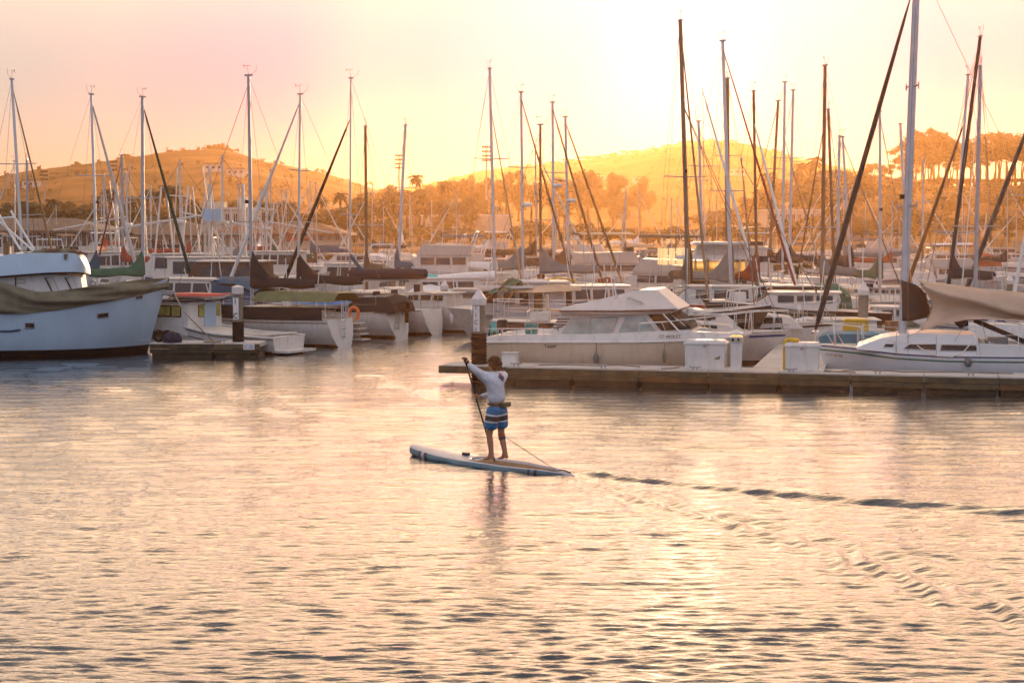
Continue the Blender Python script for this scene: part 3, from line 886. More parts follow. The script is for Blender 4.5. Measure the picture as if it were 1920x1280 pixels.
def dock(label, F, x0, x1, w_, top, seg, face_m, thin=0.0, back=False):
    t = thing('floating_dock', label, 'dock', F.o, F.a, 'floating docks')
    x = x0; i = 0
    while x < x1 - .05:
        xe = min(x + seg, x1)
        ht = .12
        mb = MB(); mb.box(((x + xe) / 2, w_ / 2, top - ht / 2), (xe - x - .015, w_ - .02, ht)); mb.build('deck_panel', M_('dock_concrete'), t)
        for yy in ([-.03] if not back else [-.03, w_ + .03]):
            z1 = top - .035
            zmin = .27 if x < thin else None
            b1 = MB(); b1.box(((x + xe) / 2, yy, z1 - .07), (xe - x - .02, .07, .14)); b1.build('timber_waler', M_(face_m if i % 4 != 1 else 'wet_timber'), t)
            if zmin is None:
                b2 = MB(); b2.box(((x + xe) / 2, yy + .015, z1 - .215), (xe - x - .02, .07, .125)); b2.build('timber_waler', M_(face_m if i % 5 != 2 else 'rusty_timber'), t)
        if not x < thin:
            fl = MB(); fl.box(((x + xe) / 2, w_ / 2, (top - .34) / 2 - .2), (xe - x - .12, w_ - .06, top - .3 + .4)); fl.build('float', M_('weedy_float'), t)
        x = xe; i += 1
    return t
nd = dock('long low finger dock of weathered timber and concrete in the foreground behind the paddler', D, 0.0, 17.5, 1.25, DT, 1.75, 'wet_timber')
# cantilevered end
mb = MB(); mb.box((-.88, .62, DT - .06), (1.72, 1.2, .12)); mb.build('deck_panel', M_('dock_concrete'), nd)
mb = MB(); mb.box((-.88, -.03, DT - .11), (1.72, .07, .18)); mb.build('timber_waler', M_('wet_timber'), nd)
mb = MB(); mb.box((-1.77, .6, DT - .11), (.06, 1.26, .18)); mb.build('timber_waler', M_('wet_timber'), nd)
def cleat(parent, x, y, z, rz=0):
    mb = MB(); mb.box((x - .05, y, z + .03), (.03, .04, .06)); mb.box((x + .05, y, z + .03), (.03, .04, .06)); mb.tube([(x - .15, y, z + .085), (x - .06, y, z + .07), (x + .06, y, z + .07), (x + .15, y, z + .085)], .017, 6)
    mb.build('cleat', M_('galv'), parent)
for s_ in (0.25, 2.55, 4.9, 7.3, 9.4, 11.6, 13.5): cleat(nd, s_, .12, DT)
W = WF(D.world(6.25, 1.27), DA + PI / 2)
wk = thing('floating_dock', 'sunlit main walkway running back between the cruiser and the sloop with the tan awning', 'dock', W.o, W.a, 'floating docks')
for i in range(10):
    mb = MB(); mb.box((i * 2.6 + 1.3, -.9, DT - .06 + .003), (2.58, 1.8, .12)); mb.build('deck_panel', M_('dock_concrete'), wk)
    mb = MB(); mb.box((i * 2.6 + 1.3, -.9, .05), (2.3, 1.7, .5)); mb.build('float', M_('weedy_float'), wk)

# ---- piles
def pile(label, P, ztop, r, capm='pile_cap', caph=.24, brim=.16, sleeve=None, sign=None, sm='black_rubber', ribs=False, face=-PI / 2):
    t = thing('mooring_pile', label, 'piling', (P[0], P[1], 0), 0, 'mooring piles with conical caps')
    mb = MB(); zc = ztop - caph - brim
    mb.lathe([(r * 1.02, -1.0), (r * .99, .8), (r * .96, zc + .02)], n=16); mb.build('post', M_('pile_wood'), t, smooth=40)
    mb = MB(); mb.lathe([(r * 1.12, zc), (r * 1.14, zc + brim), (r * .62, zc + brim + caph * .55), (.035, ztop)], n=16); mb.build('cap', M_(capm), t, smooth=30)
    if sleeve:
        z0, z1 = sleeve; pr = []
        n = int((z1 - z0) / .085)
        for i in range(n):
            z = z0 + (z1 - z0) * i / n
            pr += [(r * 1.10, z), (r * 1.10, z + .03), (r * (1.24 if ribs else 1.12), z + .045), (r * (1.24 if ribs else 1.12), z + .065)]
        mb = MB(); mb.lathe(pr, n=16); mb.build('pile_sleeve', M_(sm), t, smooth=25)
    if sign:
        z0, z1, txt, wd, ang_ = sign
        mb = MB(); rws = []
        for k in range(5):
            a = ang_ - wd / 2 + wd * k / 4; rws.append([(math.cos(a) * (r * 1.0 + .012), math.sin(a) * (r * 1.0 + .012), z) for z in (z0, z1)])
        mb.grid(rws); sg = mb.build('sign_plate', M_('white_cloth'), t)
        sg_n = len(txt)
        for i, ch in enumerate(txt):
            if ch == ' ': continue
            me = text_mesh(ch, .24 if sg_n < 5 else .16, M_('lettering'), .002)
            o = put('letter', me, sg); z = z1 - (z1 - z0) * (i + .5) / sg_n
            o.location = (math.cos(ang_) * (r + .03), math.sin(ang_) * (r + .03), z); o.rotation_euler = (PI / 2, 0, ang_ + PI / 2)
    return t
p1 = D.world(-.86, .55)
pile('round mooring pile with white cone cap and ribbed black sleeve behind the paddler', p1, 2.42, .175, sleeve=(-.4, 1.30), ribs=True, sign=(1.33, 2.0, '1 1 C 1', 1.0, R(-112)))
mb_gate = MB(); mb_gate.lathe([(.26, DT - .1), (.30, DT - .1), (.30, DT + .01), (.26, DT + .01)], (-.86, .55, 0), 16); mb_gate.build('pile_hoop', M_('galv'), nd)
p2 = at(447, 660, 50.3)
pile('mooring pile lettered 1 C at the end of the dark left dock', p2, 2.25, .165, caph=.05, brim=.22, sleeve=(-.4, 1.13), sign=(1.18, 1.86, '1 C', 1.1, R(-105)))
pile('bare wooden mooring pile with pale cone cap by the third white transom', at(833, 560, 65), 1.95, .15)
pile('mooring pile with white cone cap rising beside the yellow locker', at(1619, 560, 51.5), 2.30, .17)
pile('small distant mooring pile with white cone cap above the tan awning at the picture edge', at(1893, 560, 71), 1.98, .15)
pile('thin distant mooring pile between the red furled jib and the yellow locker', at(1588, 560, 92), 2.1, .15)

# ---- dock furniture
def dock_box(label, x, y, w_, d_, h_, group='dock storage lockers', logo=True, m='white_cloth'):
    P = D.world(x, y); t = thing('dock_locker', label, 'dock box', (P.x, P.y, DT), DA, group)
    mb = MB(); mb.box((0, 0, h_ * .42), (w_ * .93, d_, h_ * .84), taper=1.03); mb.build('locker_body', M_('gelcoat'), t)
    mb = MB(); mb.box((0, 0, h_ * .88), (w_ * 1.04, d_ * 1.08, h_ * .06)); mb.box((0, 0, h_ * .955), (w_ * 1.0, d_ * 1.02, h_ * .09), taper=.9); mb.build('lid', M_('gelcoat'), t)
    mb = MB(); mb.box((0, 0, .012), (w_ * 1.25, d_ * 1.05, .024)); mb.build('base_plate', M_('gelcoat_old'), t)
    if logo:
        mb = MB()
        for k, hh in enumerate((.05, .09, .12)): mb.add([(w_ * .22 + k * .045, -d_ / 2 - .012, h_ * .36), (w_ * .22 + k * .045 + .05, -d_ / 2 - .012, h_ * .36), (w_ * .22 + k * .045 + .075, -d_ / 2 - .012, h_ * .36 + hh)], [(0, 1, 2)])
        mb.build('decal', M_('lettering_brown'), t)
    mb = MB(); mb.box((0, -d_ / 2 - .02, h_ * .80), (.08, .025, .05)); mb.build('latch', M_('galv'), t)
    return t
xz = D.px(1323, 686, .55); dock_box('larger white dock locker with a brown logo standing beside the power pedestal', xz[0], .62, 1.06, .55, .74)
xz = D.px(1504, 690, .5); dock_box('plain white dock locker next to the yellow pipe', xz[0], .60, .86, .6, .72, logo=False)
xz = D.px(957, 680, .8); t = thing('dock_step', 'small white plastic boarding step at the stern of the cabin cruiser', 'boarding step', D.world(xz[0], .8) + Vector((0, 0, DT)), DA)
mb = MB(); mb.box((0, 0, .14), (.40, .34, .28), taper=.95); mb.build('step_body', M_('gelcoat'), t); mb = MB(); mb.box((0, 0, .295), (.44, .38, .03)); mb.build('tread', M_('deck_white'), t)
xz = D.px(1380, 697, .3); t = thing('power_pedestal', 'slim white dock power pedestal with a yellow lit band under its cap', 'pedestal', D.world(xz[0], .32) + Vector((0, 0, DT)), DA)
mb = MB(); mb.box((0, 0, .42), (.26, .24, .84), taper=1.05); mb.build('post', M_('gelcoat'), t)
mb = MB(); mb.box((0, 0, .78), (.32, .27, .14)); mb.build('outlet_housing', M_('gelcoat_old'), t)
mb = MB(); mb.lathe([(.12, 0), (.12, .045)], (0, 0, .853), 12); mb.build('light_band', mat('amber_lens', (.7, .45, .12), .3, emit=((1, .62, .18), 1.2), var=0), t)
mb = MB(); mb.lathe([(.17, 0), (.17, .03), (.10, .085), (.04, .12)], (0, 0, .90), 12); mb.build('cap', M_('gelcoat'), t, smooth=30)
for sx in (-.07, .07):
    mb = MB(); mb.lathe([(.035, 0), (.035, .04)], (0, 0, 0), 8); o = mb.build('socket', M_('black_rubber'), t); o.location = (sx, -.15, .78); o.rotation_euler = (PI / 2, 0, 0)
xz = D.px(1473, 688, .45); t = thing('hose_stand', 'yellow bent pipe stand holding a hose beside the plain locker', 'pipe stand', D.world(xz[0] - .02, .5) + Vector((0, 0, DT)), DA)
mb = MB(); mb.tube([(0, 0, 0), (0, 0, .70), (.03, 0, .755), (.09, 0, .78), (.34, 0, .76)], .055, 8); mb.build('pipe', M_('yellow_paint'), t, smooth=50)
mb = MB(); mb.tube([(.09, -.1, .74), (.10, -.12, .5), (.05, -.14, .38), (.16, -.14, .2), (.28, -.16, .03), (.6, -.2, .015), (1.3, -.15, .015), (1.75, -.32, .015)], .018, 6); mb.build('hose', M_('rope'), t, smooth=60)
mb = MB(); mb.box((0, 0, .01), (.18, .18, .02)); mb.build('base_plate', M_('galv'), t)
for i, (lab, pts) in enumerate([('mooring rope lying along the dock edge in front of the larger locker', [(1240, 691), (1262, 690), (1290, 687), (1330, 690), (1366, 690)]), ('dark mooring rope trailing along the dock below the sloop with the awning', [(1540, 693), (1570, 697), (1590, 694), (1640, 693), (1700, 697), (1790, 697), (1900, 700)]), ('mooring rope lying on the dock beside the cruiser fender', [(1010, 684), (1060, 683), (1120, 685), (1160, 684), (1200, 687)])]):
    mb = MB(); P = []
    for u, v in pts:
        p = on(u, v, DT + .015); P.append(p)
    mb.tube(P, .016, 5); o = mb.build('mooring_rope', M_('rope'), None, smooth=60); tag(o, lab, 'rope', 'mooring ropes on the dock')

# ---- cabin cruiser alongside
CF_ = WF(D.world(-.6, 1.42), DA)
cr = thing('cabin_cruiser', 'old cream and white cabin cruiser with brown stripes tied along the near dock', 'motor boat', CF_.o, DA, 'boats on the near dock')
px = CF_.px
xs, _ = px(905, 640); xb, _ = px(1398, 640)
sheer = [px(u, v) for u, v in ((905, 642), (1100, 641.5), (1240, 641), (1300, 640), (1360, 637), (1400, 632))]
sheer[0] = (xs, sheer[0][1])
H = Hull(xs, xb, 2.9, [(x, z) for x, z in sheer], stern=.92, rake=.9, n=3.4, pw=2.4, wl=.93, cy=1.46, full=.5)
H.build(cr, mat('cruiser_hull', (.50, .43, .34), .4, var=.06, vscale=1.5, dirt=.3), nt=18, deckm=M_('deck_white'))
H.rail(cr, M_('gelcoat'), .035, dz=0.0)
# raised topside strip from transom to bow
up = []
for u, v in ((907, 632), (960, 627.5), (1025, 627), (1100, 627), (1240, 621.5), (1290, 623), (1340, 627), (1385, 630)): up.append(px(u, v, .05))
for sd_ in (-1, 1):
    mb = MB(); rws = []
    for x, z in up:
        t_ = (x - xs) / (xb - xs); p = H.pt(min(max(t_, 0), 1), H.top(t_), sd_, -.02)
        rws.append([(p.x, p.y, p.z - .01), (p.x, p.y - sd_ * .03, z), (p.x, p.y - sd_ * .16, z + .005), (p.x, p.y - sd_ * .2, p.z)])
    mb.grid(rws); mb.build('bulwark', M_('gelcoat'), cr, smooth=40)
mb = MB(); mb.prism([(xs + .02, H.top(0) - .02), (xs + .06, up[0][1]), (xs + .2, up[0][1]), (xs + .2, H.top(0))], .25, 2.65); mb.build('stern_coaming', M_('gelcoat'), cr)
# deckhouse
q0 = .36
def cz(lst, q=q0): return [px(u, v, q) for u, v in lst]
prof = cz([(1024, 634), (1043, 600), (1050, 588), (1252, 588), (1262, 596), (1296, 623), (1296, 636)])
c, hw = cabin(cr, prof, 1.10, .95, prof[0][1], prof[2][1], mat('cruiser_cabin', (.62, .58, .53), .35, var=.05, vscale=1.5, dirt=.25), cy=1.46, name='deckhouse')
gl = mat('curtain_window', (.32, .37, .33), .12, var=.25, vscale=2.5, spec=.7)
for pl, mm in ((((1050, 631), (1069, 597), (1105, 596), (1105, 632)), 'curtain_window'), (((1106.5, 632), (1106.5, 596), (1160, 594.5), (1146, 632)), 'curtain_window'), (((1158.6, 623.5), (1172, 594.5), (1207, 592.5), (1231, 622)), 'curtain_window')):
    side_pane(c, cz(pl, .42), hw, M_(mm), cy=1.46, frame=M_('aluminium'), fw=.03)
# wrap-round dark windscreen
wz = cz([(1214, 590), (1252.6, 588.5), (1292, 617), (1240, 620.5)], .40)
side_pane(c, wz, lambda z: hw(z) + .004, mat('windscreen_cover', (.035, .024, .016), .9, var=.2), cy=1.46, name='windscreen')
xt, zt = wz[1]; xb2, zb2 = wz[2]
for y0, y1 in ((.55, 1.42), (1.5, 2.37)):
    cross_pane(c, [(xb2 + .045, y0, zb2 + .02), (xb2 + .045, y1, zb2 + .02), (xt + .05, y1, zt), (xt + .05, y0, zt)], M_('windscreen_cover'), 'windscreen')
mb = MB()
a_, b_ = cz([(1243, 588), (1275, 622)], .3); mb.tube([(a_[0], .30, a_[1]), (b_[0], .25, b_[1])], .022, 5)
a_, b_ = cz([(1253, 588), (1283, 612)], .3); mb.tube([(a_[0], .50, a_[1]), (b_[0], .45, b_[1])], .018, 5)
mb.build('windscreen_post', M_('steel'), cr)
# roof with wedge coaming
rp = cz([(1046, 587), (1052, 577), (1068, 574), (1195, 544.5), (1228, 543.5), (1272, 580), (1262, 586), (1160, 588.5)], .25)
mb = MB(); n = len(rp)
inn = [.0, .10, .14, .34, .36, .04, 0, 0]
mb.add([(x, .28 + i_, z) for (x, z), i_ in zip(rp, inn)] + [(x, 2.64 - i_, z) for (x, z), i_ in zip(rp, inn)], [tuple(range(n)), tuple(range(2 * n - 1, n - 1, -1))] + [(k, n + k, n + (k + 1) % n, (k + 1) % n) for k in range(n)])
roof = mb.build('roof', M_('cruiser_cabin'), cr, smooth=25)
for (va, vb) in ((582.0, 585.2),):
    l = cz([(1047, vb), (1050, va), (1160, va), (1270, va - 3), (1262, vb - 1), (1160, vb)], .23); mb = MB(); m_ = len(l)
    mb.add([(x, .262, z) for x, z in l] + [(x, .30, z) for x, z in l], [tuple(range(m_))] + [(k, (k + 1) % m_, m_ + (k + 1) % m_, m_ + k) for k in range(m_)]); mb.build('stripe', M_('stripe_brown'), cr)
for i, v in enumerate((597, 602.2, 607.4)):
    l = cz([(1043.5 - i * 3.2, v + 2.6), (1045.5 - i * 3.2, v), (1068 - i * 1.6, v), (1066 - i * 1.6, v + 2.6)], .40)
    mb = MB(); mb.add([(x, 1.46 - hw(z) - .014, z) for x, z in l], [(0, 1, 2, 3)]); mb.build('stripe', M_('stripe_black'), cr)
# swoosh and horn-shaped mark
l = cz([(1034, 611.5), (1041, 613.5), (1047, 611.5), (1056, 610.5), (1055, 613), (1047, 614.5), (1041, 616), (1036, 614.5)], .40)
mb = MB(); mb.add([(x, 1.46 - hw(z) - .014, z) for x, z in l], [tuple(range(8))]); mb.build('emblem', M_('stripe_black'), cr)
l = cz([(1044, 616), (1048, 616), (1046, 620)], .40); mb = MB(); mb.add([(x, 1.46 - hw(z) - .014, z) for x, z in l], [(0, 1, 2)]); mb.build('emblem', M_('stripe_black'), cr)
# wiper-like handrail on the roof and aerial
for uv in (((1174, 560), (1203, 569)),):
    a_, b_ = cz(uv[0:1] + uv[1:], .3); mb = MB(); mb.tube([(a_[0], .43, a_[1]), (a_[0] + .05, .40, a_[1] + .04), (b_[0], .37, b_[1] + .03), (b_[0] + .02, .40, b_[1])], .02, 5); mb.build('grab_rail', M_('steel'), cr)
a_, b_ = cz([(1154, 558), (1149, 532)], .4); mb = MB(); mb.tube([(a_[0], .55, a_[1]), (b_[0], .55, b_[1])], .022, 5); mb.lathe([(.06, -.03), (.06, .03)], (a_[0], .55, a_[1]), 8); mb.build('antenna_mount', M_('steel'), cr)
# bow rail
rl = [px(u, v, .2) for u, v in ((1200, 606), (1240, 604), (1300, 599), (1370, 592), (1400, 589))]
mb = MB(); lo = [px(u, v, .2) for u, v in ((1200, 624), (1252, 622), (1318, 624), (1368, 620), (1402, 622))]
for sd_ in (0, 1):
    P = []
    for (x, z), (x2, z2) in zip(rl, lo):
        t_ = min((x - xs) / (xb - xs), .99); y = H.pt(t_, H.top(t_), -1 if sd_ == 0 else 1, -.12).y
        P.append((x, y, z)); mb.tube([(x2, y, z2 - .12), (x, y, z)], .014, 5)
    mb.tube(P, .017, 5)
    mb.tube([P[-1], (xb + .25, 1.46, P[-1][2] + .03)], .017, 5)
mb.build('bow_rail', M_('steel'), cr, smooth=60)
# stern rail
mb = MB(); P = []
for u in (912, 940, 968, 996, 1018):
    x, z = px(u, 616, .2); x2, z2 = px(u, 628, .2); mb.tube([(x, .2, z2), (x, .2, z)], .012, 5); P.append((x, .2, z))
mb.tube(P, .013, 5); mb.build('stern_rail', M_('steel'), cr)
# lettering
o = put('lettering', text_mesh('TAEM', .13, M_('lettering'), .002), cr); x, z = px(1031, 650); o.location = (x, .0, z); o.rotation_euler = (PI / 2, 0, 0)
yy = H.pt((x - xs) / (xb - xs), z, -1, .012).y; o.location = (x, yy - .01, z)
x, z = px(1255, 631.5, .1); t_ = (x - xs) / (xb - xs); yy = H.pt(t_, H.top(t_), -1, 0).y
o = put('lettering', text_mesh('CF 4418 ET', .12, M_('lettering'), .002), cr); o.location = (x, yy + .005, z); o.rotation_euler = (PI / 2, 0, math.atan2(H.pt(t_ + .03, H.top(t_), -1).y - H.pt(t_ - .03, H.top(t_), -1).y, (xb - xs) * .06))
def hang_fender(parent, x, y, z0, z1, m='fender', r=.075, rope_top=None):
    mb = MB(); L_ = z1 - z0
    mb.lathe([(.02, 0), (r * .8, .03), (r, .1), (r, L_ * .6), (r * .7, L_ * .8), (.02, L_)], (x, y, z0), 8); mb.build('fender', M_(m), parent, smooth=40)
    mb = MB(); mb.tube([(x, y, z1), (x, y + .03, rope_top or z1 + .3)], .012, 4); mb.build('fender_line', M_('rope'), parent)
x, z0 = px(1117, 681, -.1); _, z1 = px(1117, 662, -.1); hang_fender(cr, x, H.pt((x - xs) / (xb - xs), .7, -1, .09).y, z0, z1, rope_top=sheer[1][1])
x, z0 = px(1244, 681, -.05); _, z1 = px(1244, 656, -.05); hang_fender(cr, x, H.pt((x - xs) / (xb - xs), .6, -1, .09).y, z0, z1, 'rope', .05, rope_top=sheer[1][1])
# things on the cruiser's after deck
def on_cr(name, label, cat, u, v, q, **k):
    x, z = px(u, v, q); return thing(name, label, cat, CF_.world(x, q, z), DA, **k)
dz_ = H.top(.1) - .04
def stand_on(tg, build): pass
tub = on_cr('plastic_tub', 'big round teal plastic tub on the stern of the cabin cruiser', 'tub', 996.5, 627.5, .55)
mb = MB(); mb.lathe([(.14, 0), (.165, .05), (.195, .28), (.205, .28), (.205, .30), (.18, .30), (.15, .06)], (0, 0, 0), 16, cap=True); mb.build('bucket', M_('teal_plastic'), tub, smooth=40)
gr = on_cr('covered_barbecue', 'black covered barbecue on the stern rail of the cabin cruiser', 'barbecue', 942, 616, .4)
mb = MB(); mb.box((0, 0, .12), (.30, .22, .25), taper=.86); o = mb.build('barbecue_cover', M_('black_canvas'), gr); bev = o.modifiers.new('b', 'BEVEL'); bev.width = .04; bev.segments = 2
mb = MB(); mb.tube([(0, 0, 0), (0, .02, -.32)], .02, 6); mb.build('bracket', M_('steel'), gr)
ch = on_cr('teal_chair', 'small teal plastic chair near the stern of the cabin cruiser', 'chair', 927, 629, .7)
mb = MB(); mb.box((0, 0, .13), (.2, .22, .03)); mb.build('seat', M_('aqua_plastic'), ch)
mb = MB(); mb.box((-.05, .11, .25), (.17, .03, .24)); mb.build('backrest', M_('aqua_plastic'), ch)
for a_ in (-.08, .08):
    for b_ in (-.09, .09):
        mb = MB(); mb.tube([(a_, b_, -.08), (a_, b_, .12)], .013, 5); mb.build('leg', M_('aqua_plastic'), ch)

# ---- right-hand sloop with the tan awning
SF = WF(D.world(8.0, 1.55), DA)
sp = SF.px
sx1, _ = sp(1533, 650, 1.0); 
BS = 2.7; cyS = BS / 2 + .05
# hull runs from bow (small x) to stern (large x): build with bow at -x by mirroring: use a frame turned half round
tS = thing('sailboat', 'white sloop with blue stripes under a slack tan awning tied to the near dock', 'sailboat', SF.world(sx1, cyS), DA + PI, 'boats on the near dock')
def SL(u, v, q):            # photo pixel on the plane q behind the hull side -> local coords of tS
    x, z = sp(u, v, q); return (sx1 - x, cyS - q, z)
shr = [(u, SL(u, v, .6 if u < 1600 else .1)) for u, v in ((1533, 649), (1600, 655), (1680, 663), (1780, 667), (1920, 668.5))]
sheerS = sorted([(p[0], p[2]) for _, p in shr]); x_st = sheerS[0][0] - 2.2; sheerS = [(x_st, sheerS[0][1] + .02)] + sheerS
HS = Hull(x_st, 0.0, BS, sheerS, stern=.8, rake=.35, n=2.6, wl=.92, pw=2.3, full=.45)
HS.build(tS, mat('sloop_hull', (.60, .62, .64), .22, var=.04, vscale=1, coat=.4, dirt=.1), nt=20)
HS.band(tS, M_('stripe_blue'), .015, .045); HS.band(tS, M_('stripe_green'), .12, .16); HS.rail(tS, M_('gelcoat'), .018)
qc = .42
prof = [SL(u, v, qc) for u, v in ((1606, 655), (1606, 650.5), (1652, 634), (1686, 628.5), (1720, 625), (1822, 628), (1834, 634), (1836, 662), (1836, 672))]
prof = [(p[0], p[2]) for p in prof]
zlo, zhi = min(p[1] for p in prof), max(p[1] for p in prof)
cb, hwS = cabin(tS, prof[::-1], cyS - qc + .05, cyS - qc - .12, zlo, zhi, mat('sloop_cabin', (.62, .63, .63), .3, var=.04, vscale=1, coat=.3))
for pl in (((1693, 654), (1706, 645.3), (1756.5, 645.3), (1754, 657)), ((1763, 657), (1765.5, 646), (1830, 647.5), (1833, 658)), ((1656, 651), (1660, 644.5), (1677, 644.5), (1674, 651))):
    side_pane(cb, [(p[0], p[2]) for p in (SL(u, v, qc) for u, v in pl)], hwS, M_('dark_window'), frame=M_('aluminium'), fw=.022)
# cockpit coaming and seats aft
xa = SL(1836, 650, .5)[0]
mb = MB(); mb.prism([(xa, HS.top(.5) - .03), (xa, HS.top(.5) + .30), (xa - 1.6, HS.top(.3) + .24), (xa - 2.6, HS.top(.2) + .2), (xa - 2.6, HS.top(.2) - .03)], .75, .95); mb.build('cockpit_coaming', M_('sloop_cabin'), tS)
mb = MB(); mb.prism([(xa, HS.top(.5) - .03), (xa, HS.top(.5) + .30), (xa - 1.6, HS.top(.3) + .24), (xa - 2.6, HS.top(.2) + .2), (xa - 2.6, HS.top(.2) - .03)], -.95, -.75); mb.build('cockpit_coaming', M_('sloop_cabin'), tS)
for i, mm in enumerate(('tan_canvas', 'deck_white', 'olive_canvas', 'deck_white', 'tan_canvas')):
    mb = MB(); x = xa - .12 - i * .085; mb.prism([(x, HS.top(.45) + .05), (x - .06, HS.top(.45) + .05), (x + .10, HS.top(.45) + .40 - .02 * i), (x + .16, HS.top(.45) + .40 - .02 * i)], .15, .75); mb.build('hatch_board', M_(mm), tS)
bx = [SL(u, v, .2) for u, v in ((1840, 648), (1868, 655))]
# mast
mb0 = SL(1692, 627, cyS); mt = SL(1720.5, -75, cyS)
mb0 = Vector((mb0[0], 0, mb0[2])); mt = Vector((mt[0], 0, mt[2]))
mb = MB(); mb.tube([mb0, mb0 + (mt - mb0) * .5, mt], [.088, .086, .07], 10, flat=1.3); mS = mb.build('mast', mat('sloop_mast', (.42, .45, .48), .35, .4, var=.08, vscale=4), tS, smooth=50)
d_ = mt - mb0
for f, w_ in ((.665, .28), (.346, .42)):
    c_ = mb0 + d_ * f; sm = MB(); sm.tube([c_ + Vector((w_ * .55, -w_, .02)), c_, c_ + Vector((-w_ * .55, w_, .02))], .025, 6)
    for s2 in (1, -1): sm.tube([c_ + Vector((-s2 * w_ * .55, s2 * w_, -.08)), c_ + Vector((-s2 * w_ * .55, s2 * w_, .10))], .022, 6)
    sm.build('spreader', M_('grey_spar'), mS)
c_ = mb0 + d_ * .372; sm = MB(); sm.box(c_ + Vector((.14, .0, 0)), (.15, .1, .12)); sm.build('mast_light', M_('black_rubber'), mS)
for yy in (1, -1):
    for f in (.66, .98):
        sm = MB(); sm.tube([(mb0.x - .15, yy * 1.05, HS.top(.7)), mb0 + d_ * .346 + Vector((0, yy * .42, 0)), mb0 + d_ * f], .006, 4); sm.build('shroud', M_('wire'), tS)
fb = SL(1519, 618, cyS); fb = Vector((min(fb[0], .08), 0, fb[2])); ft = mb0 + d_ * .985
ft2 = SL(1706, 0, cyS); ft2 = Vector((ft2[0], 0, ft2[2]))
sm = MB(); e_ = (ft2 - fb).normalized(); Lf = (ft2 - fb).length
sm.tube([fb, fb + e_ * .3, fb + e_ * Lf * .35, fb + e_ * Lf * .7, fb + e_ * Lf * .93, ft2, ft], [.03, .07, .078, .06, .04, .018, .012], 8); sm.build('furled_jib', mat('slate_canvas', (.012, .018, .024), .8, var=.3, vscale=3, bump=.01, bscale=9), tS, smooth=60)
sm = MB(); sm.lathe([(.04, 0), (.11, .02), (.11, .1), (.03, .12)], fb - Vector((0, 0, .14)), 8); sm.build('furling_drum', M_('steel'), tS)
sm = MB(); sm.tube([fb - Vector((0, 0, .1)), (fb.x, 0, HS.top(1) - .02)], .015, 5); sm.build('forestay', M_('steel'), tS)
HS.lifelines(tS, n=7, h=.55); HS.pulpit(tS, h=.58)
# backstay running off to the right
sm = MB(); sm.tube([mt, (x_st + .2, 0, HS.top(0))], .006, 4); sm.build('backstay', M_('wire'), tS)
bz = SL(1692, 560, cyS)[2]
sm = MB(); sm.tube([(mb0.x - .1, 0, bz - .1), (mb0.x - 3.9, 0, bz - .05)], .06, 8); boomS = sm.build('boom', M_('sloop_mast'), tS, smooth=50)
# dark sail bag against the mast (photo outline carried to the mast's plane and given girth)
ol = [(1690, 524), (1700, 527), (1712, 531), (1724, 537), (1733, 548), (1739, 560), (1743, 574), (1743.5, 586), (1741, 594), (1728, 598), (1712, 600.5), (1688.5, 601)]
def bagsec(v):
    # right edge by height
    vs_ = [524, 527, 531, 537, 548, 560, 574, 586, 594, 598, 601]; us_ = [1692, 1700, 1712, 1724, 1733, 1739, 1743, 1743.5, 1741, 1728, 1712]
    return np.interp(v, vs_, us_)
mb = MB(); rws = []
for v in (524, 528, 533, 540, 550, 562, 575, 587, 595, 601):
    l_ = SL(1688.3, v, cyS); r_ = SL(float(bagsec(v)), v, cyS)
    cx, hx = (l_[0] + r_[0]) / 2, abs(l_[0] - r_[0]) / 2
    rws.append([(cx + hx * math.cos(a), .20 * (hx / .35) ** .5 * math.sin(a), l_[2]) for a in [2 * PI * k / 12 for k in range(12)]])
mb.grid(rws, closed=True); mb.f.append(tuple(range(12))); mb.f.append(tuple(9 * 12 + k for k in range(12))); mb.mi += [0, 0]
mb.build('sail_bag', mat('bag_canvas', (.008, .012, .016), .9, var=.3, vscale=4, bump=.02, bscale=5), tS, smooth=60)
# the tan awning: near flap and far flap over the boom, with folds
top_uv = [(1719, 524), (1745, 528), (1775, 532), (1809, 536.5), (1840, 541), (1875, 544), (1920, 548), (1990, 552)]
mid_uv = [(1727, 536), (1752, 547), (1785, 556), (1830, 566), (1865, 577), (1895, 586), (1930, 594), (1990, 597)]
low_uv = [(1725, 620), (1755, 611), (1785, 604), (1815, 598.5), (1845, 598), (1880, 600), (1920, 602), (1990, 606)]
NA = 28
def li(lst, t): 
    s = t * (len(lst) - 1); i = min(int(s), len(lst) - 2); f = s - i
    return (lst[i][0] * (1 - f) + lst[i + 1][0] * f, lst[i][1] * (1 - f) + lst[i + 1][1] * f)
mb = MB(); rws = []
for i in range(NA + 1):
    t_ = i / NA; a, b, c_ = li(top_uv, t_), li(mid_uv, t_), li(low_uv, t_); row = []
    for k in range(11):
        f = k / 10
        if f < .4: g = f / .4; uv = (a[0] * (1 - g) + b[0] * g, a[1] * (1 - g) + b[1] * g); q = cyS - .05 - .55 * g ** .8
        else: g = (f - .4) / .6; uv = (b[0] * (1 - g) + c_[0] * g, b[1] * (1 - g) + c_[1] * g); q = cyS - .60 - .30 * g + .16 * math.sin(PI * g) 
        if f > .4: uv = (uv[0] + 22 * math.sin(PI * min(1, g * 1.05)) * max(0, 1 - t_ * 4), uv[1]); q += .28 * math.sin(PI * g) ** .8
        else: uv = (uv[0] + 10 * g * max(0, 1 - t_ * 4), uv[1])
        q += .05 * math.sin(t_ * 13 + f * 5) * f + .03 * math.sin(t_ * 31 - f * 9) * f
        row.append(SL(uv[0], uv[1], q))
    rws.append(row)
mb.grid(rws)
rws2 = []
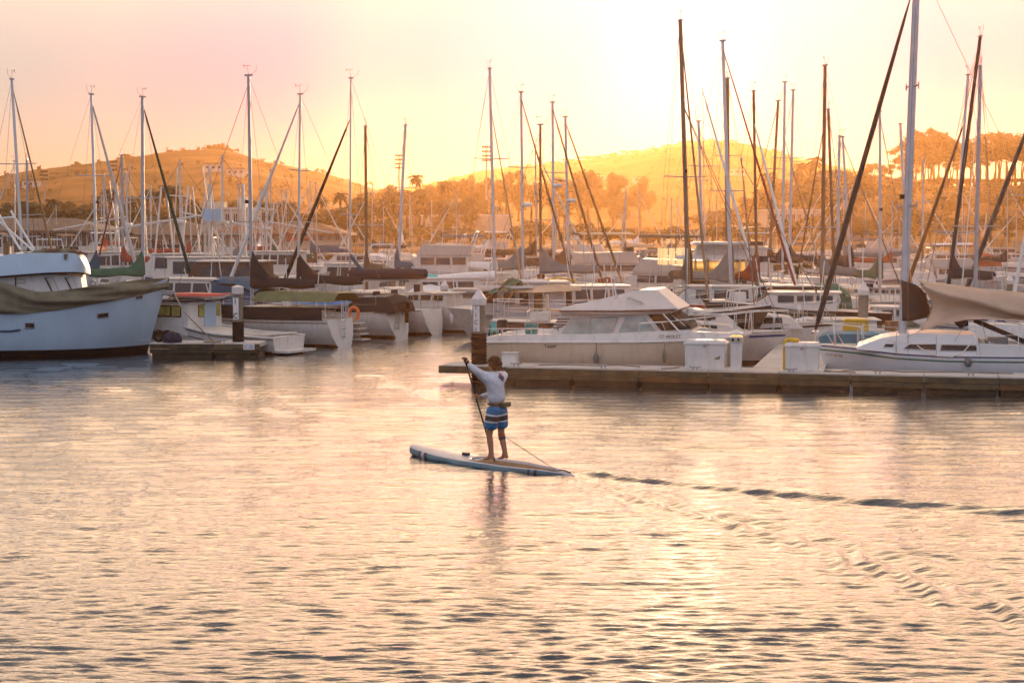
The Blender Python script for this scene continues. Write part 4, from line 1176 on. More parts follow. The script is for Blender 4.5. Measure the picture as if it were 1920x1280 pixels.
for i in range(NA + 1):
    r0 = rws[i][0]; row = [r0]
    for k in range(1, 7):
        g = k / 6; p = rws[i][min(10, int(g * 9))]
        row.append((p[0] + .02, -(abs(p[1])) * 1.0 - .0, p[2] + .06 * g))
    rws2.append(row)
mb.grid(rws2)
aw = mb.build('awning', mat('awning_canvas', (.46, .34, .25), .9, var=.12, vscale=1.5, bump=.03, bscale=3), tS, smooth=True)
so = aw.modifiers.new('thickness', 'SOLIDIFY'); so.thickness = .008
for u, v, u2, v2 in ((1725, 620, 1700, 632), (1815, 598.5, 1790, 640), (1840, 598, 1850, 640)):
    sm = MB(); sm.tube([SL(u, v, cyS - .9), SL(u2, v2, .4)], .007, 4); sm.build('awning_line', M_('rope'), tS)
# tiller cover / outboard silhouettes and gear under the awning
mb = MB(); p = SL(1802, 600, cyS); mb.add([SL(1788, 604, 1.0), SL(1815, 598, 1.0), SL(1816, 610, 1.0), SL(1800, 616, 1.0), SL(1788, 604, 1.25), SL(1815, 598, 1.25), SL(1816, 610, 1.25), SL(1800, 616, 1.25)], [(0, 1, 2, 3), (4, 5, 6, 7), (0, 1, 5, 4), (1, 2, 6, 5), (2, 3, 7, 6), (3, 0, 4, 7)]); mb.build('winch_cover', M_('navy_canvas'), tS)
mb = MB(); mb.bar(SL(1826, 600, .9), SL(1925, 642, .9), .09, .12); mb.build('boom_crutch', M_('black_canvas'), tS)
mb = MB(); mb.box(SL(1870, 640, .9), (.5, .4, .22)); mb.build('cockpit_locker', M_('grey_canvas'), tS)
x_, y_, z_ = SL(1815, 690, -.02); hang_fender(tS, x_, HS.pt(.5, .6, 1, .08).y, .56, .80, 'fender', .09, rope_top=HS.top(.5))
# rope swag along the side and lettering at the bow
mb = MB(); mb.tube([SL(u, v, q) for u, v, q in ((1720, 648, .3), (1735, 658, .12), (1758, 667, -.04), (1785, 669, -.05), (1806, 660, .1), (1824, 640, .3))], .016, 5); mb.build('dock_line', M_('rope_white'), tS, smooth=60)
o = put('lettering', text_mesh('CF 7128 RB', .11, M_('lettering_brown'), .002), tS)
pq = SL(1563, 667, .9); t_ = (pq[0] - x_st) / (0 - x_st); ya = HS.pt(t_, pq[2], 1, .012)
dy = HS.pt(t_ + .03, pq[2], 1).y - HS.pt(t_ - .03, pq[2], 1).y
o.location = (pq[0], ya.y + .012, pq[2]); o.rotation_euler = (PI / 2, 0, PI + math.atan2(dy, .06 * (0 - x_st)))
# dock box cover behind mast: yellow locker and teal-covered dinghy
YB = at(1604, 625, 47.5)
t = thing('yellow_locker', 'bright yellow storage box behind the turquoise boat cover', 'storage box', (YB.x, 47.5, 0), DA * .6)
z0 = at(1604, 628, 47.5).z; z1 = at(1604, 597, 47.5).z
mb = MB(); mb.box((0, 0, (z0 + z1 - .04) / 2), (.74, .5, z1 - z0 - .04), taper=.97); mb.build('locker_body', M_('yellow_paint'), t)
mb = MB(); mb.box((0, 0, z1 - .03), (.70, .52, .06), taper=.9); mb.build('lid', M_('yellow_paint'), t)
TF = WF(at(1532, 640, 45.2) * Vector((1, 1, 0)) if False else (at(1532, 640, 45.2).x, 45.2), DA)
tt = thing('covered_skiff', 'low white skiff under a turquoise tarpaulin ahead of the near sloop', 'boat', TF.o, DA)
q = TF.px
mb = MB(); Pt = [q(u, v, 0) for u, v in ((1534, 632), (1548, 628), (1575, 626), (1655, 626.5), (1690, 629))]; Pb = [q(u, v, 0) for u, v in ((1538, 645), (1545, 648), (1575, 649), (1655, 649), (1690, 649))]
rws = []
for a, b in zip(Pt, Pb): rws.append([(b[0], 0, b[1]), (a[0], .05, a[1]), (a[0] + .05, .8, a[1] + .02), (a[0], 1.5, a[1]), (b[0], 1.55, b[1])])
mb.grid(rws); mb.build('tarpaulin', M_('teal_canvas'), tt, smooth=25)
mb = MB(); x0, x1 = Pb[0][0], Pb[-1][0]; zz = Pb[2][1]
mb.box(((x0 + x1) / 2, .78, (zz - .1) / 2), (x1 - x0, 1.5, zz + .1)); mb.build('hull', M_('gelcoat'), tt)
for u in (1556, 1575):
    mb = MB(); a, b = q(u - 4, 627, 0), q(u + 8, 647, 0); mb.tube([(a[0], -.02, a[1]), (b[0], -.03, b[1])], .014, 5); mb.build('tie_line', M_('rope_white'), tt)

# ================================================================== LEFT TRAWLER
pa, pb_ = on(0, 674), on(285, 668)
TA = math.atan2(pb_.y - pa.y, pb_.x - pa.x) * .75
T = WF((pa.x, pa.y), TA)
tx = T.px
tr = thing('trawler', 'blue-white motor trawler with an olive canvas over its rail, cut by the left edge', 'boat', T.o, TA, 'boats on the left dock')
xbow = tx(315, 525, 1.6)[0]; xs = tx(-330, 600, 0)[0]
shT = [(tx(u, v, .0 if u < 200 else (u - 200) / 115 * 1.5)) for u, v in ((-330, 600), (0, 578), (60, 576), (120, 571), (180, 560), (254, 544), (315, 523))]
HT = Hull(xs, xbow, 4.2, shT, stern=.85, rake=0, n=3.4, wl=.93, cy=2.1, draft=.6, pw=2.8, full=.62)
# custom stem: straight rake from deck tip to waterline
bw = tx(276, 672, 1.6)[0]
HT.rake = (xbow - bw) * 1.25
hullT = HT.build(tr, M_('blue_white_paint'), boot=.26, nt=26, bottom=mat('boot_black', (.010, .013, .016), .8, var=.1, spec=.1))
def on_hull(u, v, H_, F, cyy, off=.012):
    """find the point of the near side of the hull seen at pixel (u, v)"""
    qd = .3
    for _ in range(25):
        x, z = F.px(u, v, qd); t_ = min(max((x - H_.x0) / (H_.x1 - H_.x0), 0), 1)
        for _k in range(6):
            pp = H_.pt(t_, z, -1, off); t_ = min(max(t_ + (x - pp.x) / (H_.x1 - H_.x0), 0), 1)
        qd = .5 * qd + .5 * pp.y
    return Vector((x, pp.y, z)), t_
def hull_patch(u0, v0, u1, v1, m, name, parent, skew=0, off=.014):
    P = [on_hull(u, v, HT, T, 2.1, off)[0] for u, v in ((u0, v1), (u1, v1 - skew), (u1, v0 - skew), (u0, v0))]
    P2 = [p + Vector((0, .04, 0)) for p in P]
    mb = MB(); mb.add(P + P2, [(0, 1, 2, 3)] + [(k, (k + 1) % 4, 4 + (k + 1) % 4, 4 + k) for k in range(4)]); o = mb.build(name, m, parent)
    fr = MB(); fr.tube(P + [P[0]], .018, 4); fr.build('frame', M_('grey_spar'), o)
hull_patch(47, 605.5, 64, 615.5, M_('dark_window'), 'porthole', tr)
hull_patch(183, 588.5, 203, 597, M_('dark_window'), 'porthole', tr, 2.5)
hull_patch(256, 555, 267, 560.5, M_('dark_window'), 'hawse_hole', tr, 1.5)
P = [on_hull(u, v, HT, T, 2.1, .03)[0] for u, v in ((-200, 619), (-60, 620), (0, 620.5), (20, 620.5), (38, 618))]
mb = MB(); mb.tube(P, .03, 5); mb.build('rubbing_strake', mat('strake_navy', (.03, .06, .12), .5), tr)
# anchor and roller at the stem
mb = MB(); ax = tx(303, 552, 2.0); mb.box((xbow - .10, 2.1, ax[1] + .05), (.62, .22, .12)); mb.tube([(xbow - .5, 2.1, ax[1] + .02), (xbow + .25, 2.1, ax[1] - .02)], .035, 6)
mb.add([(xbow + .1, 1.85, ax[1] - .05), (xbow + .1, 2.35, ax[1] - .05), (xbow + .35, 2.1, ax[1] + .0), (xbow - .1, 2.1, ax[1] - .2)], [(0, 1, 2), (0, 1, 3), (0, 2, 3), (1, 2, 3)]); mb.build('anchor', M_('galv'), tr)
mb = MB(); mb.tube([(xbow + .2, 2.05, ax[1]), T.loc(at(345, 585, 49.4)), T.loc(at(378, 618, 49.2)), T.loc(at(402, 642, 49.2))], .02, 5); mb.build('mooring_line', M_('rope'), tr, smooth=60)
# canvas over the rail
cb_ = [(-330, 612), (-100, 592), (0, 588.5), (47, 588), (102, 582.5), (140, 577), (173, 570.5), (215, 563.5), (254, 556), (285, 548), (312, 541)]
ct_ = [(-330, 540), (-100, 527), (0, 528), (30.5, 537), (71, 547), (102, 546), (154, 539), (203, 531), (254, 525), (285, 522), (317, 520)]
mb = MB(); rws = []; NC = 60
for i in range(NC + 1):
    t_ = i / NC; u = -330 + (317 + 330) * t_
    vb = np.interp(u, [p[0] for p in cb_], [p[1] for p in cb_]); vt = np.interp(u, [p[0] for p in ct_], [p[1] for p in ct_])
    row = []
    for k in range(13):
        f = k / 12; v = vb + (vt - vb) * f
        base, _t = on_hull(u, max(v, vb - (vb - vt) * .45), HT, T, 2.1, .03)
        # diagonal slack folds
        fold = (.5 + .5 * math.sin((u * .018 + f * 3.6) * 2.2 + .6 * math.sin(u * .03))) ** 2 * .19 * (1 - f * .3) + .035 * math.sin(f * 17 + u * .06)
        y = base.y - fold * (1 if f > .02 else .3) + max(0, f - .5) * .5
        x, z = T.px(u, v, y); row.append((x, y, z))
    # flap inboard
    x, y, z = row[-1]; row.append((x, y + .5, z - .03)); 
    rws.append(row)
mb.grid(rws); mb.build('rail_canvas', M_('olive_canvas'), tr, smooth=True)
# wheelhouse front with shuttered windows
zf = lambda u, v, q=.8: tx(u, v, q)
wq = .75
prof = [zf(u, v, wq) for u, v in ((-330, 560), (-330, 510), (60, 513), (151, 517), (156, 548), (150, 565), (60, 570))]
wh, hwT = cabin(tr, prof, 1.35, 1.3, prof[5][1], prof[1][1], M_('gelcoat'), cy=2.1, name='wheelhouse')
for pl in (((33, 524), (48, 524), (48, 531), (33, 531)), ((88, 520), (99, 520), (112, 547), (98, 547)), ((126, 520), (137, 520), (147, 544), (136, 546))):
    side_pane(wh, [zf(u, v, .78) for u, v in pl][:4], hwT, M_('gelcoat_old'), cy=2.1, name='window_cover', frame=M_('grey_spar'), fw=.02)
for u in (29.5, 84, 122):
    a, b = zf(u, 520, .74), zf(u + (0 if u < 50 else 14), 547 if u > 50 else 536, .74); mb = MB(); mb.tube([(a[0], 2.1 - 1.37, a[1]), (b[0], 2.1 - 1.40, b[1])], .018, 4); mb.build('window_bar', M_('black_rubber'), tr)
# flybridge shell
fo = [(-330, 486), (0, 480), (30, 476), (70, 474.5), (140, 475), (150, 483), (161, 501), (169, 514)]
fl_ = [(-330, 526), (0, 519), (40, 516), (81, 513), (120, 511.5), (142, 511.5), (160, 513), (168.5, 515)]
mb = MB(); rws = []
for i in range(33):
    t_ = i / 32; a, b = li(fo, t_), li(fl_, t_)
    k = max(0, (t_ - .62) / .38); qn = .45 + 1.45 * k ** 2.4
    A_, B_ = tx(a[0], a[1], qn + .12), tx(b[0], b[1], qn)
    yb_ = qn; row = [(B_[0], yb_ + .25, B_[1] - .02), (B_[0], yb_, B_[1] + .0), (B_[0] * .75 + A_[0] * .25, yb_ + .02, B_[1] * .75 + A_[1] * .25), (A_[0], yb_ + .14, A_[1]), (A_[0], yb_ + .22, A_[1] - .03)]
    rws.append(row)
mb.grid(rws)
rr_ = [[(p[0], 4.2 - p[1], p[2]) for p in r_] for r_ in rws]
mb.grid(rr_)
# closing skin over the top and underneath
mb.grid([[r_[3], (r_[3][0], 2.1, r_[3][2] + .04), (r_[3][0], 4.2 - r_[3][1], r_[3][2])] for r_ in rws]); mb.grid([[r_[1], (r_[1][0], 2.1, r_[1][2]), (r_[1][0], 4.2 - r_[1][1], r_[1][2])] for r_ in rws])
mb.build('flybridge', M_('blue_white_paint'), tr, smooth=35)
mb = MB(); mb.tube([Vector(r_[1]) + Vector((0, -.01, 0)) for r_ in rws], .03, 5); mb.build('rubrail', M_('black_rubber'), tr)
# lashed canvas along the flybridge top
for (u0, u1, vv0, vv1, mm) in ((12, 55, 477, 473, 'brown_canvas'), (54, 86, 473, 464, 'olive_canvas'), (85, 112, 466, 464, 'brown_canvas'), (110, 131, 466, 465, 'olive_canvas'), (130, 157, 467, 468, 'brown_canvas')):
    mb = MB(); rws = []
    for i in range(7):
        u = u0 + (u1 - u0) * i / 6; vt = vv0 + (vv1 - vv0) * i / 6 + 1.5 * math.sin(i * 2.1); 
        if u1 == 157: vt += (i / 6) ** 2 * 5
        zb, zt_ = tx(u, 477, .9), tx(u, vt, 1.1)
        row = []
        for k in range(7):
            a = PI * k / 6; row.append((zt_[0], 1.15 - math.cos(a) * .42, zb[1] + (zt_[1] - zb[1]) * (math.sin(a) ** .6)))
        rws.append(row)
    mb.grid(rws); mb.build('lashed_canvas', M_(mm), tr, smooth=50)
mb = MB(); mb.add([(tx(119, 476, .5)[0], .50, tx(119, 476, .5)[1]), (tx(128, 476, .5)[0], .50, tx(128, 476, .5)[1]), (tx(124, 489, .5)[0], .46, tx(124, 489, .5)[1]), (tx(120, 485, .5)[0], .46, tx(120, 485, .5)[1])], [(0, 1, 2, 3)]); mb.build('canvas_flap', M_('olive_canvas'), tr)
# diagonal boom struts on the flybridge
for (u, v, u2, v2) in ((-30, 390, 62, 470), (-40, 340, 38, 468), (20, 395, 64, 468), (-10, 410, 25, 407)):
    a, b = tx(u, v, 2.3), tx(u2, v2, 2.0); mb = MB(); mb.tube([(a[0], 2.3, a[1]), (b[0], 2.0, b[1])], .035, 6); mb.build('derrick_strut', M_('white_spar'), tr)
mb = MB(); a = tx(12, 473, 1.4); b = tx(12, 456, 1.4); mb.tube([(a[0], 1.4, a[1] - .1), (b[0], 1.4, b[1])], .10, 8); mb.build('vent_pipe', M_('wood_spar'), tr)

# ================================================================== LEFT DOCK
LD = WF((on(200, 671).x, on(200, 671).y), R(-1))
xL0, xL1 = LD.px(281, 660)[0], LD.px(488, 660)[0]
dk2 = dock('dark floating dock in shade at the bow of the trawler', LD, xL0, xL1, 1.3, .47, 2.0, 'weedy_float')
mb = MB(); a = LD.px(457, 644, 0); b = LD.px(478, 655, 0); mb.box(((a[0] + b[0]) / 2, -.08, (a[1] + b[1]) / 2), (abs(b[0] - a[0]), .015, abs(a[1] - b[1]))); sg = mb.build('sign_plate', M_('white_cloth'), dk2)
o = put('lettering', text_mesh('C 22', .14, mat('blue_letter', (.02, .12, .35), .5, var=0), .002), sg); o.location = ((a[0] + b[0]) / 2, -.095, (a[1] + b[1]) / 2); o.rotation_euler = (PI / 2, 0, 0)
for x in (xL1 - 3.6, xL1 - 1.2): cleat(dk2, x, .12, .47)
def heap(label, u, v, d, w_, h_, m, cat, name):
    P = at(u, v, d); t = thing(name, label, cat, (P.x, d, .47), 0)
    mb = MB(); mb.lathe([(w_ * .5, 0), (w_ * .52, h_ * .3), (w_ * .4, h_ * .8), (w_ * .1, h_)], n=9); o = mb.build('cloth', m, t, smooth=50); return t
heap('dark blue tarpaulin bundle on the left dock beside the trawler bow', 323, 640, 50.0, .6, .35, M_('navy_canvas'), 'tarpaulin', 'tarpaulin_bundle')
heap('coiled dark hose on the left dock near the lettered pile', 398, 642, 50.0, .55, .09, M_('rope'), 'hose', 'coiled_hose')
P = at(298, 630, 50.1); t = thing('rubber_tyre', 'black tyre fender leaning by the bow of the trawler', 'tyre', (P.x, 50.1, .47), 0)
for k in range(2):
    mb = MB(); mb.tube([(k * .26 + .15 * math.cos(a), 0, .19 + .15 * math.sin(a)) for a in [2 * PI * i / 14 for i in range(15)]], .05, 7); mb.build('tyre_ring', M_('black_rubber'), t, smooth=60)

# ================================================================== SMALL CABIN BOAT ON THE LEFT
sb_d = 53.2; ps = at(384, 640, sb_d)
hS = R(153)
sb = thing('cabin_boat', 'small pink-white cabin boat with a red and white kayak on its roof', 'motor boat', (ps.x, sb_d, 0), hS, 'boats on the left dock')
# local x forward (to the left and away)
H2 = Hull(-3.4, 1.95, 2.1, [(-3.4, .55), (-1.2, .62), (.8, .90), (1.95, 1.12)], stern=.85, rake=.6, n=3.4, wl=.88)
H2.build(sb, M_('gelcoat'), nt=16); H2.band(sb, M_('stripe_black'), .06, .09); H2.band(sb, M_('stripe_black'), .26, .29, t0=.5); H2.rail(sb, M_('gelcoat'), .03)
prof = [(-.02, .5), (-.02, 1.62), (1.25, 1.62), (1.42, 1.50), (1.86, .92), (1.9, .8)]
c2, hw2 = cabin(sb, prof, .92, .86, .6, 1.62, M_('gelcoat'))
yg = mat('sun_painted_pane', (.35, .33, .10), .12, var=.3, vscale=3, spec=.6)  # yellow-green of sun shining through the cabin is painted into the panes
for a_, b_ in ((.28, .66), (.70, 1.30)):
    side_pane(c2, [(a_, 1.14), (b_ + (.16 if b_ > 1 else 0), 1.14), (b_, 1.48), (a_, 1.48)], hw2, yg, frame=M_('black_rubber'), fw=.05)
for y0, y1 in ((-.80, -.50), (-.40, -.12), (.05, .35)):
    cross_pane(c2, [(-.035, y0, 1.12), (-.035, y1, 1.12), (-.035, y1, 1.50), (-.035, y0, 1.50)], yg, frame=M_('black_rubber'))
mb = MB(); mb.box((-.04, -.25, 1.0), (.03, .62, 1.15)); mb.build('door', M_('blue_white_paint'), c2)
mb = MB(); mb.box((.66, 0, 1.655), (1.75, 1.98, .06)); mb.build('roof', M_('navy_canvas'), sb)
mb = MB(); mb.box((-2.0, 0, .62), (2.2, 1.7, .04)); mb.build('cockpit_cover', M_('gelcoat'), sb)
mb = MB(); mb.box((-3.6, 0, .10), (.6, 1.6, .07)); mb.build('swim_platform', M_('gelcoat'), sb)
kz = 1.78; kb = thing('kayak', 'red and white kayak strapped on the small cabin boat roof', 'kayak', Vector((ps.x, sb_d, kz)) + Vector((-.22, .0, 0)), hS + R(10), 'kayaks')
def kayak_mesh(L_, m0, m1, parent):
    for part, (za, zb, m) in (('deck', (0, 1, m0)), ('hull', (-1, 0, m1))):
        mb = MB(); rws = []
        for i in range(13):
            t_ = i / 12; x = (t_ - .5) * L_; w_ = .30 * math.sin(PI * max(.02, min(.98, t_))) ** .7; hh = .13 * math.sin(PI * max(.02, min(.98, t_))) ** .5; lift = .10 * (2 * t_ - 1) ** 4
            rws.append([(x, -w_ * math.cos(PI * k / 6), lift + (hh if za == 0 else -hh) * math.sin(PI * k / 6)) for k in range(7)])
        mb.grid(rws); mb.build(part, m, parent, smooth=60)
kayak_mesh(2.5, M_('red_paint'), M_('deck_white'), kb)
for x_ in (-.6, .6):
    mb = MB(); mb.box((x_, 0, -.07), (.05, 1.2, .04)); mb.build('roof_rack', M_('galv'), kb)

# ================================================================== THREE SAILBOATS STERN-TO
def transom(parent, H_, m, name='transom', rim=None):
    pts = []
    zt = H_.top(0)
    zs = [zt, zt * .7, zt * .4, .12, .0, -.05]
    R_ = [H_.pt(0, z, 1) for z in zs]; L2 = [H_.pt(0, z, -1) for z in zs][::-1]
    P = [p + Vector((-.012, 0, 0)) for p in R_ + L2]; mb = MB(); mb.add(P, [tuple(range(len(P)))]); o = mb.build(name, m, parent)
    if rim: mr = MB(); mr.tube(P + [P[0]], .03, 5); mr.build('transom_rim', rim, parent, smooth=60)
def ladder(parent, x, y, z0, z1, w_=.3, n=4):
    mb = MB()
    for yy in (-w_ / 2, w_ / 2): mb.tube([(x, y + yy, z0), (x - .04, y + yy, z1)], .018, 5)
    for i in range(n): z = z0 + (z1 - z0) * (i + .5) / n; mb.tube([(x - .02, y - w_ / 2, z), (x - .02, y + w_ / 2, z)], .015, 5)
    mb.build('boarding_ladder', M_('steel'), parent)
def outboard(parent, x, y, z, m='black_rubber', s=1.0):
    mb = MB(); mb.box((x - .1 * s, y, z + .22 * s), (.34 * s, .26 * s, .30 * s), taper=.75); mb.build('outboard_cowl', M_(m), parent)
    mb = MB(); mb.box((x - .1 * s, y, z - .12 * s), (.12 * s, .10 * s, .5 * s)); mb.build('outboard_leg', M_('black_rubber'), parent)
g, HG, aG = sailboat('white sailboat with a tall black mainsail cover and black cockpit cloths, behind the lettered pile', 56.2, (466, 143), 471, heading=R(154), J=3.6, L_=7.2, B=2.6, cover='black_canvas', jib=None, r=.088, sparm='grey_spar', fb=(1.1, .95, .95), stripe=None, h0=1.25, collar=.34, boom_h=.95, deckz=1.1, spread=(.385,), light=True, group='sailboats stern-to on the left', hullm='gelcoat_old', cabinh=.35)
transom(g, HG, M_('gelcoat')); ladder(g, -3.75, .0, .2, 1.6, .28, 5)
HG.band(g, M_('black_canvas'), -.42, .02, name='weather_cloth', sides=(1,), t0=.02, t1=.75, off=.03)
HG.band(g, M_('stripe_brown'), .10, .13, sides=(1,))
mb = MB(); rws = [[(x, -.9, 1.55), (x, -.5, 1.85 + .03 * math.sin(x * 5)), (x, .5, 1.85 + .03 * math.sin(x * 4)), (x, .9, 1.55)] for x in np.linspace(-3.9, -.6, 9)]
mb.grid(rws); mb.build('cockpit_awning', mat('awning_olive', (.10, .12, .05), .9, var=.2, bump=.02, bscale=5), g, smooth=True)
h_, HHt, aH = sailboat('white sailboat with a round white stern and black cockpit tent', 61.0, (563, 178), 557.5, heading=R(157), J=3.4, L_=7.6, B=2.7, cover='black_canvas', jib='sail_white', r=.075, sparm='aluminium', fb=(1.1, .9, .95), stripe=None, h0=1.15, collar=.36, boom_h=.95, deckz=1.05, spread=(.40, .645), jibr=.075, group='sailboats stern-to on the left', cabinh=.35)
transom(h_, HHt, M_('gelcoat'), rim=M_('gelcoat')); ladder(h_, -4.35, .25, .25, 1.1, .3, 4); outboard(h_, -4.35, -.35, .9)
mb = MB(); rws = [[(x, s * .98, .95) if k in (0, 4) else (x, s * [0, .85, .0][0] if False else [-.98, -.8, 0, .8, .98][k], [.95, 1.5, 1.62, 1.5, .95][k] - (.25 if x < -4.2 and k in (1, 2, 3) else 0)) for k, s in enumerate((-1, -1, 0, 1, 1))] for x in (-4.5, -4.2, -3.2, -2.2)]
mb.grid(rws); mb.f.append((0, 1, 2, 3, 4)); mb.mi.append(0); mb.build('cockpit_tent', M_('black_canvas'), h_, smooth=30)
i_, HI, aI = sailboat('white sailboat with a thick flat-ended navy boom cover and a lettered transom', 62.6, (658, 148), 654.5, heading=R(156), J=3.3, L_=6.9, B=2.6, cover=None, jib='black_canvas', jib_top=.83, r=.062, sparm='aluminium', fb=(1.1, .9, .95), stripe=None, boom_h=1.0, deckz=1.05, spread=(.40,), jibr=.085, group='sailboats stern-to on the left', cabinh=.35)
transom(i_, HI, M_('gelcoat'))
mb = MB(); mb.tube([(-.05, 0, 2.25), (-1.5, 0, 2.28), (-3.0, 0, 2.30), (-3.35, 0, 2.30)], [.19, .22, .20, .19], 8); mb.build('sail_cover', M_('navy_canvas'), i_, smooth=50)
mb = MB(); rws = [];
for i in range(7):
    t_ = i / 6; rws.append([(-.1 - .9 * t_, .1 * math.cos(a), 2.2 + (1 - t_) ** 1.6 * .75 + .1 * math.sin(a)) for a in [2 * PI * k / 6 for k in range(6)]])
mb.grid(rws, closed=True); mb.build('sail_collar', M_('blue_canvas'), i_, smooth=60)
o = put('lettering', text_mesh('Cielo', .3, M_('lettering_brown'), .002), i_); o.location = (-3.66, .0, .52); o.rotation_euler = (PI / 2, 0, -PI / 2)
# gear between the hulls
def thing_at(name, label, cat, u, v, d, rz=0, **k):
    P = at(u, v, d); return thing(name, label, cat, (P.x, P.y, P.z), rz, **k)
lb = thing_at('horseshoe_buoy', 'orange horseshoe lifebuoy on a yellow bracket between the first two white sterns', 'lifebuoy', 663, 588, 57.5)
mb = MB(); mb.tube([(.17 * math.cos(a), 0, .22 * math.sin(a)) for a in [R(-60 + 300 * i / 14) for i in range(15)]], .065, 7); mb.build('buoy_ring', M_('orange_plastic'), lb, smooth=60)
mb = MB(); mb.box((.0, .02, -.42), (.16, .1, .42)); mb.build('bracket', M_('yellow_paint'), lb)
for k, (u, v, m0, m1, lab) in enumerate(((600, 570, 'kayak_blue', 'white_cloth', 'blue and white kayak racked beside the black sailboat cover'), (604, 560, 'red_paint', 'white_cloth', 'red kayak stacked above the blue one by the black sailboat cover'), (662, 574, 'kayak_blue', 'white_cloth', 'short blue kayak nose poking out beside the orange lifebuoy'))):
    kk = thing_at('kayak', lab, 'kayak', u, v, 59.0 + .2 * k, R(160 if k < 2 else 175), group='kayaks'); kayak_mesh(2.6 if k < 2 else 1.4, M_(m0), M_(m1), kk)
    rk = MB(); rk.box((.3, 0, -.25), (.06, .5, .3)); rk.build('cradle', M_('galv'), kk)
fin = WF((at(600, 560, 63.5).x, 63.5), R(153))
dk3 = dock('low far finger dock between the black-covered and round-sterned sailboats', WF((at(672, 640, 57.6).x, 57.6), R(154)), 0.0, 9, 1.0, .4, 2.2, 'wet_timber')
stp = thing_at('dock_steps', 'stack of white steps between the first and second white sterns', 'steps', 676, 620, 56.9, R(154))
for k in range(4): mb = MB(); mb.box((.08 * k, 0, -.0 + .19 * k - .3), (.5, .55, .04)); mb.build('tread', M_('gelcoat'), stp)
mb = MB(); mb.box((.2, .0, -.1), (.05, .5, .9)); mb.build('riser', M_('galv'), stp)
# ================================================================== SAILBOATS FURTHER BACK
def SB(lab, d, top, bu, bow, away=1, **k):
    return sailboat(lab, d, top, bu, bow, away, **k)
mat('slate_jib', (.05, .055, .06), .8, var=.2)
mat('green_jib', (.02, .06, .045), .8, var=.2)
mat('brown_jib', (.16, .075, .03), .8, var=.2)
mat('red_jib', (.22, .03, .02), .8, var=.2)
mat('tan_jib', (.34, .19, .09), .8, var=.2)
SB('white sloop behind the trawler whose mast leans left, leftmost mast in the picture', 62, (22, 150), 44, 118, 1, cover='blue_canvas', jib='tan_jib', jibr=.05, L_=8.5, spread=(.29, .62), sparm='aluminium')
SB('small sloop with a short stubby grey mast beside the leftmost mast', 84, (50, 300), 52, 74, 1, cover='navy_canvas', jib=None, L_=6.5, sparm='grey_spar', lines=False, spread=(.55,), r=.07)
SB('sloop whose white furled jib slants down right over the far roofs', 66, (171, 178), 181, 268, 1, cover='blue_canvas', jib='sail_white', jibr=.085, L_=8.5, light=True, spread=(.20, .60))
SB('sloop with a thick grey mast and a dark green furled jib above the trawler bow', 64, (267, 183), 266, 366, 1, cover='green_canvas', jib='green_jib', jibr=.075, L_=9.2, sparm='grey_spar', r=.095, spread=(.5,))
SB('ketch with a dark red furled jib crossing the white one, behind the trawler bow', 92, (228, 292), 230, 178, 1, cover='red_canvas', jib='red_jib', jibr=.055, L_=7.5, sparm='grey_spar', lines=False, J=3.2)
SB('sloop with a plain brown mast and a wide spreader right of the black furled jib', 72, (685, 238), 687, 660, 1, cover='brown_canvas', jib=None, L_=7.5, sparm='wood_spar', spread=(.40,), group='sailboats moored in the marina', lines=False)
SB('sloop whose bare mast tilts right beside a stadium light tower', 76, (760, 236), 744, 716, 1, cover='blue_canvas', jib=None, L_=7.5, lines=False)
SB('sloop with an aqua and white boom cover left of its tall pink mast', 70, (918, 130), 928.5, 982, -1, cover='white_cloth', jib='tan_jib', jibr=.04, jib_top=.83, L_=9.5, h0=.5, boom_h=1.05, spread=(.6,), J=3.6)
t_ = thing('boom_tent', 'aqua and blue cloth bundle tied at the end of the long white boom cover', 'cloth bundle', at(800, 522, 68), R(3))
mb = MB(); mb.tube([(-1.0, 0, -.02), (-.7, 0, -.06), (-.3, 0, -.02)], [.08, .13, .12], 7); mb.build('blue_wrap', M_('blue_canvas'), t_, smooth=60)
mb = MB(); mb.tube([(-.35, 0, 0), (0, 0, .02), (.5, 0, .0)], [.12, .19, .14], 8); mb.build('aqua_wrap', M_('aqua_plastic'), t_, smooth=60)
mb = MB(); mb.tube([(.45, 0, 0), (1.6, 0, .05), (2.9, 0, .10)], [.14, .20, .22], 8); mb.build('white_wrap', M_('white_cloth'), t_, smooth=60)
mb = MB(); mb.box((1.0, 0, -.6), (.05, .05, 1.0)); mb.build('crutch', M_('galv'), t_)
SB('sloop with a grey-blue sail cover collar and two small radar domes', 74, (977, 174), 981, 1080, -1, cover='grey_canvas', jib='brown_jib', jibr=.055, L_=9.5, rad=.43, h0=1.15, collar=.4)
SB('short brown-masted sloop between two pale masts near the middle', 68, (1013, 235), 1014, 1050, 1, cover='grey_canvas', jib=None, L_=7.5, sparm='wood_spar', heading=R(150), spread=(.44,), h0=1.0, collar=.4, J=3)
SB('sloop with a pale mast and a long brown cover reaching left', 78, (1036, 193), 1038.5, 1133, -1, cover='brown_canvas', jib='brown_jib', jibr=.07, L_=10, h0=1.0, rad=.55, collar=.3)
SB('sloop with two radar domes and the rightmost brown jib of the middle cluster', 82, (1060, 220), 1067, 1168, -1, cover='brown_canvas', jib='brown_jib', jibr=.07, L_=10.5, h0=.95, rad=.5, collar=.4)
SB('tall-masted sloop under the sun with a dark brown collar cover', 60, (1275.5, 40), 1293, 1330, -1, cover='brown_canvas', jib='tan_jib', jibr=.05, jib_top=.98, L_=9.5, h0=1.5, collar=.45, r=.10, J=3.4, sparm='tan_jib', spread=(.45,), boom_h=.9, light=True)  # tan mast colour stands in for the golden backlight of the sun
